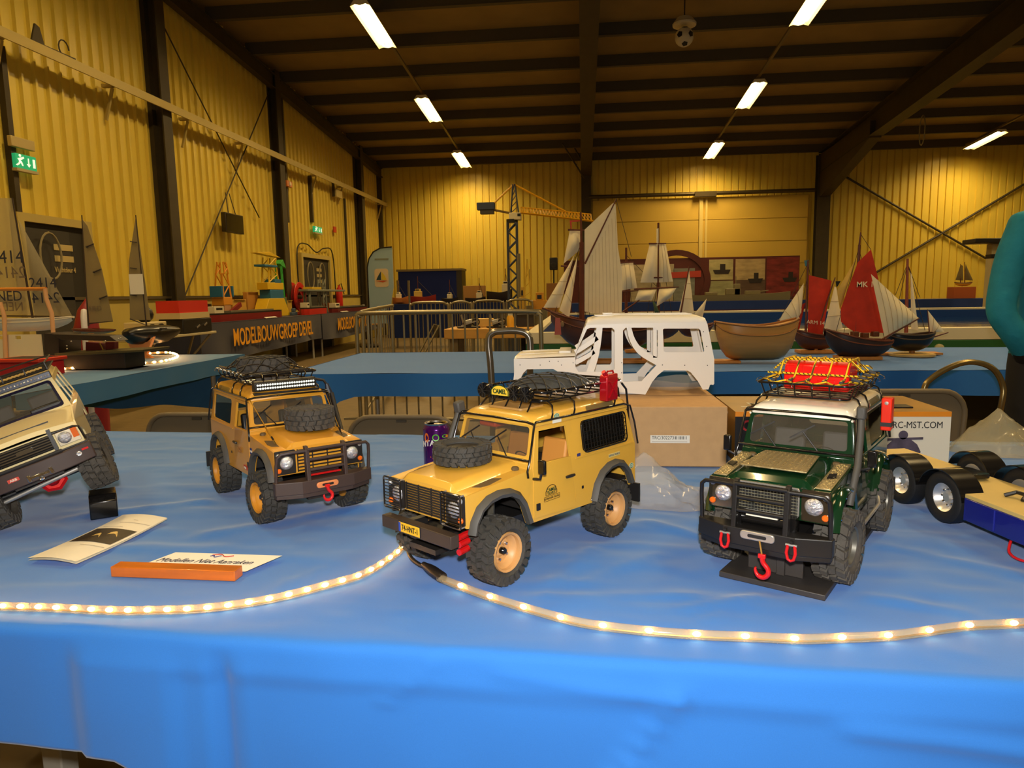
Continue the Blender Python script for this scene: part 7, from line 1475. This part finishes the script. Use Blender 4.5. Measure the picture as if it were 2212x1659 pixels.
# yellow quay crane
def tower(label, name, segs, X=BM, group=None):
    # segs: (x0,x1,ytop,ybot,colour,kind)
    m0 = BP((segs[0][0]+segs[0][1])/2, 660, X); t = thing(name, label, 'model crane', (X, m0.y, TB))
    for x0, x1, y0, y1, col, kind in segs:
        a_, b_ = BP(x0, y0, X), BP(x1, y1, X); c0 = a_.y-m0.y; c1_ = b_.y-m0.y; zt = max(.02, a_.z-TB); zb = max(0, b_.z-TB); mt = M('tw_'+'_'.join(map(str, col)), col, .5)
        if kind == 'box': MB().bx(-.10, .10, c0, c1_, zb, zt).build('block', mt, t, bev=.006)
        elif kind == 'trap': MB().prism([(c0, zb), (c1_, zb), (lerp(c0, c1_, .78), zt), (lerp(c0, c1_, .22), zt)], lambda y, z, x: (x, y, z), -.11, .11).build('portal', mt, t, bev=.006)
        elif kind == 'wedge': MB().prism([(c0, zt*.5+zb*.5), (lerp(c0, c1_, .55), zt), (c1_, zb), (lerp(c0, c1_, .3), lerp(zb, zt, .25))], lambda y, z, x: (x, y, z), -.06, .06).build('jib', mt, t, bev=.006)
        else:
            n_ = max(2, int((zt-zb)/.14))
            for y in (c0, c1_):
                for x in (-.07, .07): MB().cyl((x, y, zb), (x*.7, lerp(y, (c0+c1_)/2, .3), zt), .014, n=5).build('lattice_leg', mt, t)
            for i in range(n_):
                u, v = i/n_, (i+1)/n_; k0, k1 = lerp(c0, (c0+c1_)/2, .3*u), lerp(c1_, (c0+c1_)/2, .3*v)
                if i % 2: k0, k1 = lerp(c1_, (c0+c1_)/2, .3*u), lerp(c0, (c0+c1_)/2, .3*v)
                for x in (-.06, .06): MB().cyl((x, k0, lerp(zb, zt, u)), (x, k1, lerp(zb, zt, v)), .010, n=5).build('lattice_brace', mt, t)
    return t
Yl = (226, 186, 34); Bl = (40, 110, 150); Or = (224, 150, 40); Gn = (60, 170, 70)
tower('tall yellow quay crane model with blue parts on the banner table', 'quay_crane', [(555, 617, 645, 700, Yl, 'trap'), (572, 602, 626, 645, Bl, 'box'), (566, 602, 610, 626, Yl, 'box'), (570, 594, 556, 611, Yl, 'lat'), (546, 600, 540, 557, Yl, 'wedge'), (560, 588, 571, 578, Bl, 'box'), (582, 596, 603, 612, Bl, 'box')])
tower('orange lattice drilling derrick model on the banner table', 'drilling_derrick', [(470, 490, 642, 660, Or, 'box'), (470, 490, 590, 642, Or, 'lat'), (474, 484, 566, 592, Or, 'lat'), (465, 470, 618, 642, Bl, 'box'), (489, 493, 618, 642, Bl, 'box'), (472, 489, 658, 705, (200, 150, 110), 'box')], -5.62)
tower('green lattice boom crane model behind the yellow quay crane', 'boom_crane', [(600, 607, 575, 642, Gn, 'lat'), (598, 612, 560, 580, Gn, 'wedge'), (598, 612, 642, 700, (90, 110, 70), 'box')], -5.75)
tower('grey gantry crane model with raised boom on the banner table', 'gantry_crane', [(661, 668, 628, 700, (126, 130, 116), 'lat'), (690, 702, 603, 700, (126, 130, 116), 'lat'), (655, 737, 625, 630, (126, 130, 116), 'box'), (664, 685, 620, 626, (216, 180, 40), 'box')])
for x0, x1, y0, col, lb in ((497, 527, 648, (206, 160, 70), 'ochre carton on the nearer banner table'), (529, 553, 632, (196, 140, 64), 'upright orange-brown board on the nearer banner table'), (415, 452, 658, (84, 80, 68), 'dark grey open frame box at the end of the banner table'), (617, 626, 650, (200, 160, 60), 'yellow tin behind the barges on the banner table'), (700, 712, 655, (190, 100, 40), 'orange box behind the red barge on the banner table')):
    t, hy, h_ = bbox_('model_case', lb, 'box', x0, x1, y0, col, .08, -5.76)
    MB().bx(-.065, .065, -hy*.8, hy*.8, h_, h_+.01).build('lid', M('bm_'+'_'.join(map(str, col))), t)
a_, b_ = BP(510, 678, -5.25), BP(540, 657, -5.25); t = thing('red_boom', 'dark red tilted boom model on the nearer banner table', 'model crane', (-5.41, a_.y, TB)); MB().bar((0, 0, .06), (0, b_.y-a_.y, b_.z-TB), .04, .07).build('boom', M('boom_red', (130, 22, 26), .5), t); MB().bx(-.025, .025, -.1, .1, 0, .07).build('boom_foot', blk, t)
for i, (x, col) in enumerate(((480, (214, 170, 60)), (556, (140, 140, 120)), (572, (120, 70, 40)), (590, (90, 86, 80)), (640, (70, 90, 110)), (656, (190, 60, 40)), (770, (180, 170, 140)), (790, (150, 150, 140)))):
    a_ = BP(x, 680, -5.36); t = thing('small_deck_model', '%s small machinery model on the lettered table' % ('yellow', 'grey-green', 'brown', 'dark grey', 'blue', 'red', 'cream', 'silver')[i], 'model', (-5.41, a_.y, TB)); MB().bx(-.03, .03, -.12, .12, 0, .06).build('base', M('sm%d' % i, col, .5), t, bev=.01); MB().bx(-.025, .025, -.05, .05, .06, .13).build('top', M('sm%d' % i), t, bev=.01)
# folding table with red box and black case in front of the plinth
a_ = px(395, 722, -4.6); t = thing('side_table', 'pale folding table with crossed legs at the banner table end', 'table', (-4.75, a_.y, 0)); zt = px(395, 722, -4.6).z
MB().bx(-.5, .15, -.9, .75, zt-.03, zt).build('tabletop', M('side_top', (196, 184, 146), .5), t, bev=.006)
for y in (-.6, .5):
    MB().cyl((-.4, y-.2, 0), (.1, y+.2, zt-.03), .014).build('leg', galv, t); MB().cyl((-.4, y+.2, 0), (.1, y-.2, zt-.03), .014).build('leg', galv, t)
ty = a_.y
t = thing('tool_case', 'black tool case with pale clasps on the pale folding table', 'case', (-4.75, ty+.35, zt+.002)); MB().bx(-.15, .15, -.33, .30, 0, .17).build('case', blk, t, bev=.01); MB().bar((.155, -.05, .06), (.155, .02, .09), .004, .02).build('clasp', silver, t); MB().bar((.155, .12, .08), (.155, .18, .11), .004, .02).build('clasp', silver, t)
t = thing('red_box', 'bright red open box standing on the black tool case', 'box', (-4.75, ty+.33, zt+.174)); MB().bx(-.14, .14, -.35, .27, .07, .21).build('box', M('bright_red', (214, 48, 36), .5), t); MB().bx(-.15, .15, -.36, .28, 0, .07).build('tray', M('tray_cream', (206, 188, 140), .5), t)
t = thing('white_winch', 'cream and black winch box on the pale folding table', 'winch', (-4.75, ty-.45, zt+.002)); MB().bx(-.12, .12, -.2, .2, 0, .16).build('box', M('tray_cream'), t, bev=.01); MB().lathe([(.05, 0), (.05, .02), (0, .025)], 14, c=(.12, -.08, .09), ax=(1, 0, 0)).build('dial', blk, t); MB().lathe([(.05, 0), (.05, .02), (0, .025)], 14, c=(.12, .08, .09), ax=(1, 0, 0)).build('dial', blk, t); MB().sphere((0, 0, .24), .09, 12).build('coil', blk, t)
# red bottle thing behind the cradle
a_ = px(186, 700, -4.3); t = thing('red_bag', 'dark red and purple sports bag standing behind the pale blue table', 'bag', (-4.3, a_.y, 0)); MB().tube([(0, 0, 0), (0, 0, .4), (0, 0, .95), (0, .02, 1.10), (0, .05, 1.2)], [.11, .12, .10, .07, .02], 12).build('bag_body', M('bag_red', (140, 24, 36), .5), t, smooth=60); MB().tube([(.05, -.10, .2), (.07, -.12, .7), (.06, -.10, 1.05), (.03, -.05, 1.1)], .025, 8).build('pale_trim', M('trim_pale', (210, 206, 214), .4), t, smooth=60)
# ================================================================ person at the right edge
def person():
    x0, y0 = 1.935, 3.06
    J = [((x0, y0, .96), (.165, .115)), ((x0, y0, 1.10), (.15, .11)), ((x0, y0+.01, 1.27), (.175, .12)), ((x0, y0+.01, 1.41), (.15, .10)), ((x0, y0+.0, 1.50), (.06, .06)), ((x0, y0+.015, 1.56), (.055, .058)), ((x0, y0+.03, 1.64), (.072, .088)), ((x0, y0+.03, 1.72), (.07, .085)), ((x0, y0+.03, 1.78), (.04, .05)),
         ((x0-.155, y0, 1.415), (.072, .075)), ((x0-.215, y0-.02, 1.26), (.060, .062)), ((x0-.262, y0-.06, 1.075), (.056, .058)), ((x0-.205, y0-.085, .98), (.052, .052)), ((x0-.150, y0-.05, .905), (.042, .040)), ((x0-.115, y0-.02, .85), (.040, .030)),
         ((x0+.155, y0, 1.415), (.072, .075)), ((x0+.22, y0, 1.25), (.055, .058)), ((x0+.25, y0-.01, 1.08), (.050, .052)), ((x0+.24, y0-.06, .95), (.045, .045)), ((x0+.22, y0-.12, .85), (.034, .028)), ((x0+.21, y0-.14, .79), (.040, .020)),
         ((x0-.09, y0, .86), (.095, .10)), ((x0-.10, y0-.01, .52), (.066, .07)), ((x0-.105, y0+.02, .30), (.056, .06)), ((x0-.11, y0+.02, .09), (.042, .045)), ((x0-.115, y0-.10, .045), (.042, .035)), ((x0-.12, y0-.17, .04), (.035, .028)),
         ((x0+.09, y0, .86), (.095, .10)), ((x0+.10, y0-.01, .52), (.066, .07)), ((x0+.105, y0+.02, .30), (.056, .06)), ((x0+.11, y0+.02, .09), (.042, .045)), ((x0+.115, y0-.10, .045), (.042, .035)), ((x0+.12, y0-.17, .04), (.035, .028))]
    E = [(0, 1), (1, 2), (2, 3), (3, 4), (4, 5), (5, 6), (6, 7), (7, 8), (3, 9), (9, 10), (10, 11), (11, 12), (12, 13), (13, 14), (3, 15), (15, 16), (16, 17), (17, 18), (18, 19), (19, 20), (0, 21), (21, 22), (22, 23), (23, 24), (24, 25), (25, 26), (0, 27), (27, 28), (28, 29), (29, 30), (30, 31), (31, 32)]
    me = bpy.data.meshes.new('body'); me.from_pydata([j[0] for j in J], E, []); o = bpy.data.objects.new('person', me); COL.objects.link(o)
    sk_ = o.modifiers.new('s', 'SKIN'); lay = me.skin_vertices[0].data if me.skin_vertices else None
    if lay is None:
        bm = bmesh.new(); bm.from_mesh(me); bm.verts.layers.skin.verify(); bm.to_mesh(me); bm.free(); lay = me.skin_vertices[0].data
    for i, j in enumerate(J): lay[i].radius = j[1]; lay[i].use_root = (i == 0)
    sub = o.modifiers.new('d', 'SUBSURF'); sub.levels = 2; sub.render_levels = 2
    dg = bpy.context.evaluated_depsgraph_get(); m2 = bpy.data.meshes.new_from_object(o.evaluated_get(dg)); bpy.data.objects.remove(o)
    teal = M('shirt_teal', (18, 132, 160), .8, var=.08, bump=.35, scale=16, dist=.02); trs = M('trousers_black', (22, 20, 20), .8); skn = M('skin', (206, 152, 120), .5); shoe = M('shoe', (40, 34, 30), .5)
    m2.materials.clear()
    for a in (teal, trs, skn, shoe): m2.materials.append(a)
    for p in m2.polygons:
        c = p.center; arm = abs(c.x-x0) > .14 and c.z < 1.5 or (c.z < .93 and c.y < y0-.085 and c.z > .75 and abs(c.x-x0) > .05)
        if c.z > 1.515: k = 2
        elif c.z < .07: k = 3
        elif arm and c.z > .75: k = 0 if c.z > .895 else (2 if c.x > x0 else 1)
        elif c.z > .93: k = 0
        else: k = 1
        p.material_index = k; p.use_smooth = True
    r = bpy.data.objects.new('person', m2); COL.objects.link(r)
    tag(r, 'person in a teal long-sleeved top and black trousers, elbow out, beside the blue table', 'person')
    MB().sphere((x0, y0+.045, 1.70), .098, 16, (.86, 1.0, 1.0)).build('hair', M('hair', (70, 52, 36), .7), r, smooth=60); MB().tube([(x0, y0-.052, 1.66), (x0, y0-.075, 1.635), (x0, y0-.055, 1.625)], .012, 8).build('nose', skn, r, smooth=60)
    for s in (-1, 1):
        MB().sphere((x0+s*.03, y0-.048, 1.665), .011, 8).build('eye', M('eye', (230, 226, 220), .3), r); MB().sphere((x0+s*.076, y0+.03, 1.65), .028, 8, (.4, .7, 1)).build('ear', skn, r)
        hx, hy, hz = (x0-.095, y0-.02, .86) if s < 0 else (x0+.21, y0-.14, .79)
        for k in range(4): L = (.068, .078, .072, .058)[k]; fx = hx+(-.024+.016*k); MB().tube([(fx, hy, hz-.02), (fx, hy-.008, hz-.055), (fx, hy+.006, hz-.055-L*.45), (fx, hy+.022, hz-.055-L*.8)], [.010, .0095, .009, .007], 8).build('finger', skn, r, smooth=60)
        MB().tube([(hx-s*.028, hy, hz+.01), (hx-s*.046, hy-.015, hz-.02), (hx-s*.048, hy-.02, hz-.055)], [.011, .010, .008], 8).build('thumb', skn, r, smooth=60)
    MB().tube([(x0-.028+.056*k/6, y0-.052-.006*math.sin(k/6*PI), 1.60) for k in range(7)], .005, 6).build('mouth', M('lips', (170, 100, 90), .5), r)
    MB().tube([(x0+.066*math.cos(a*PI/10), y0+.066*math.sin(a*PI/10), 1.505) for a in range(20)], .014, 8, closed=True).build('collar', teal, r, smooth=60)
person()
bpy.context.view_layer.update()
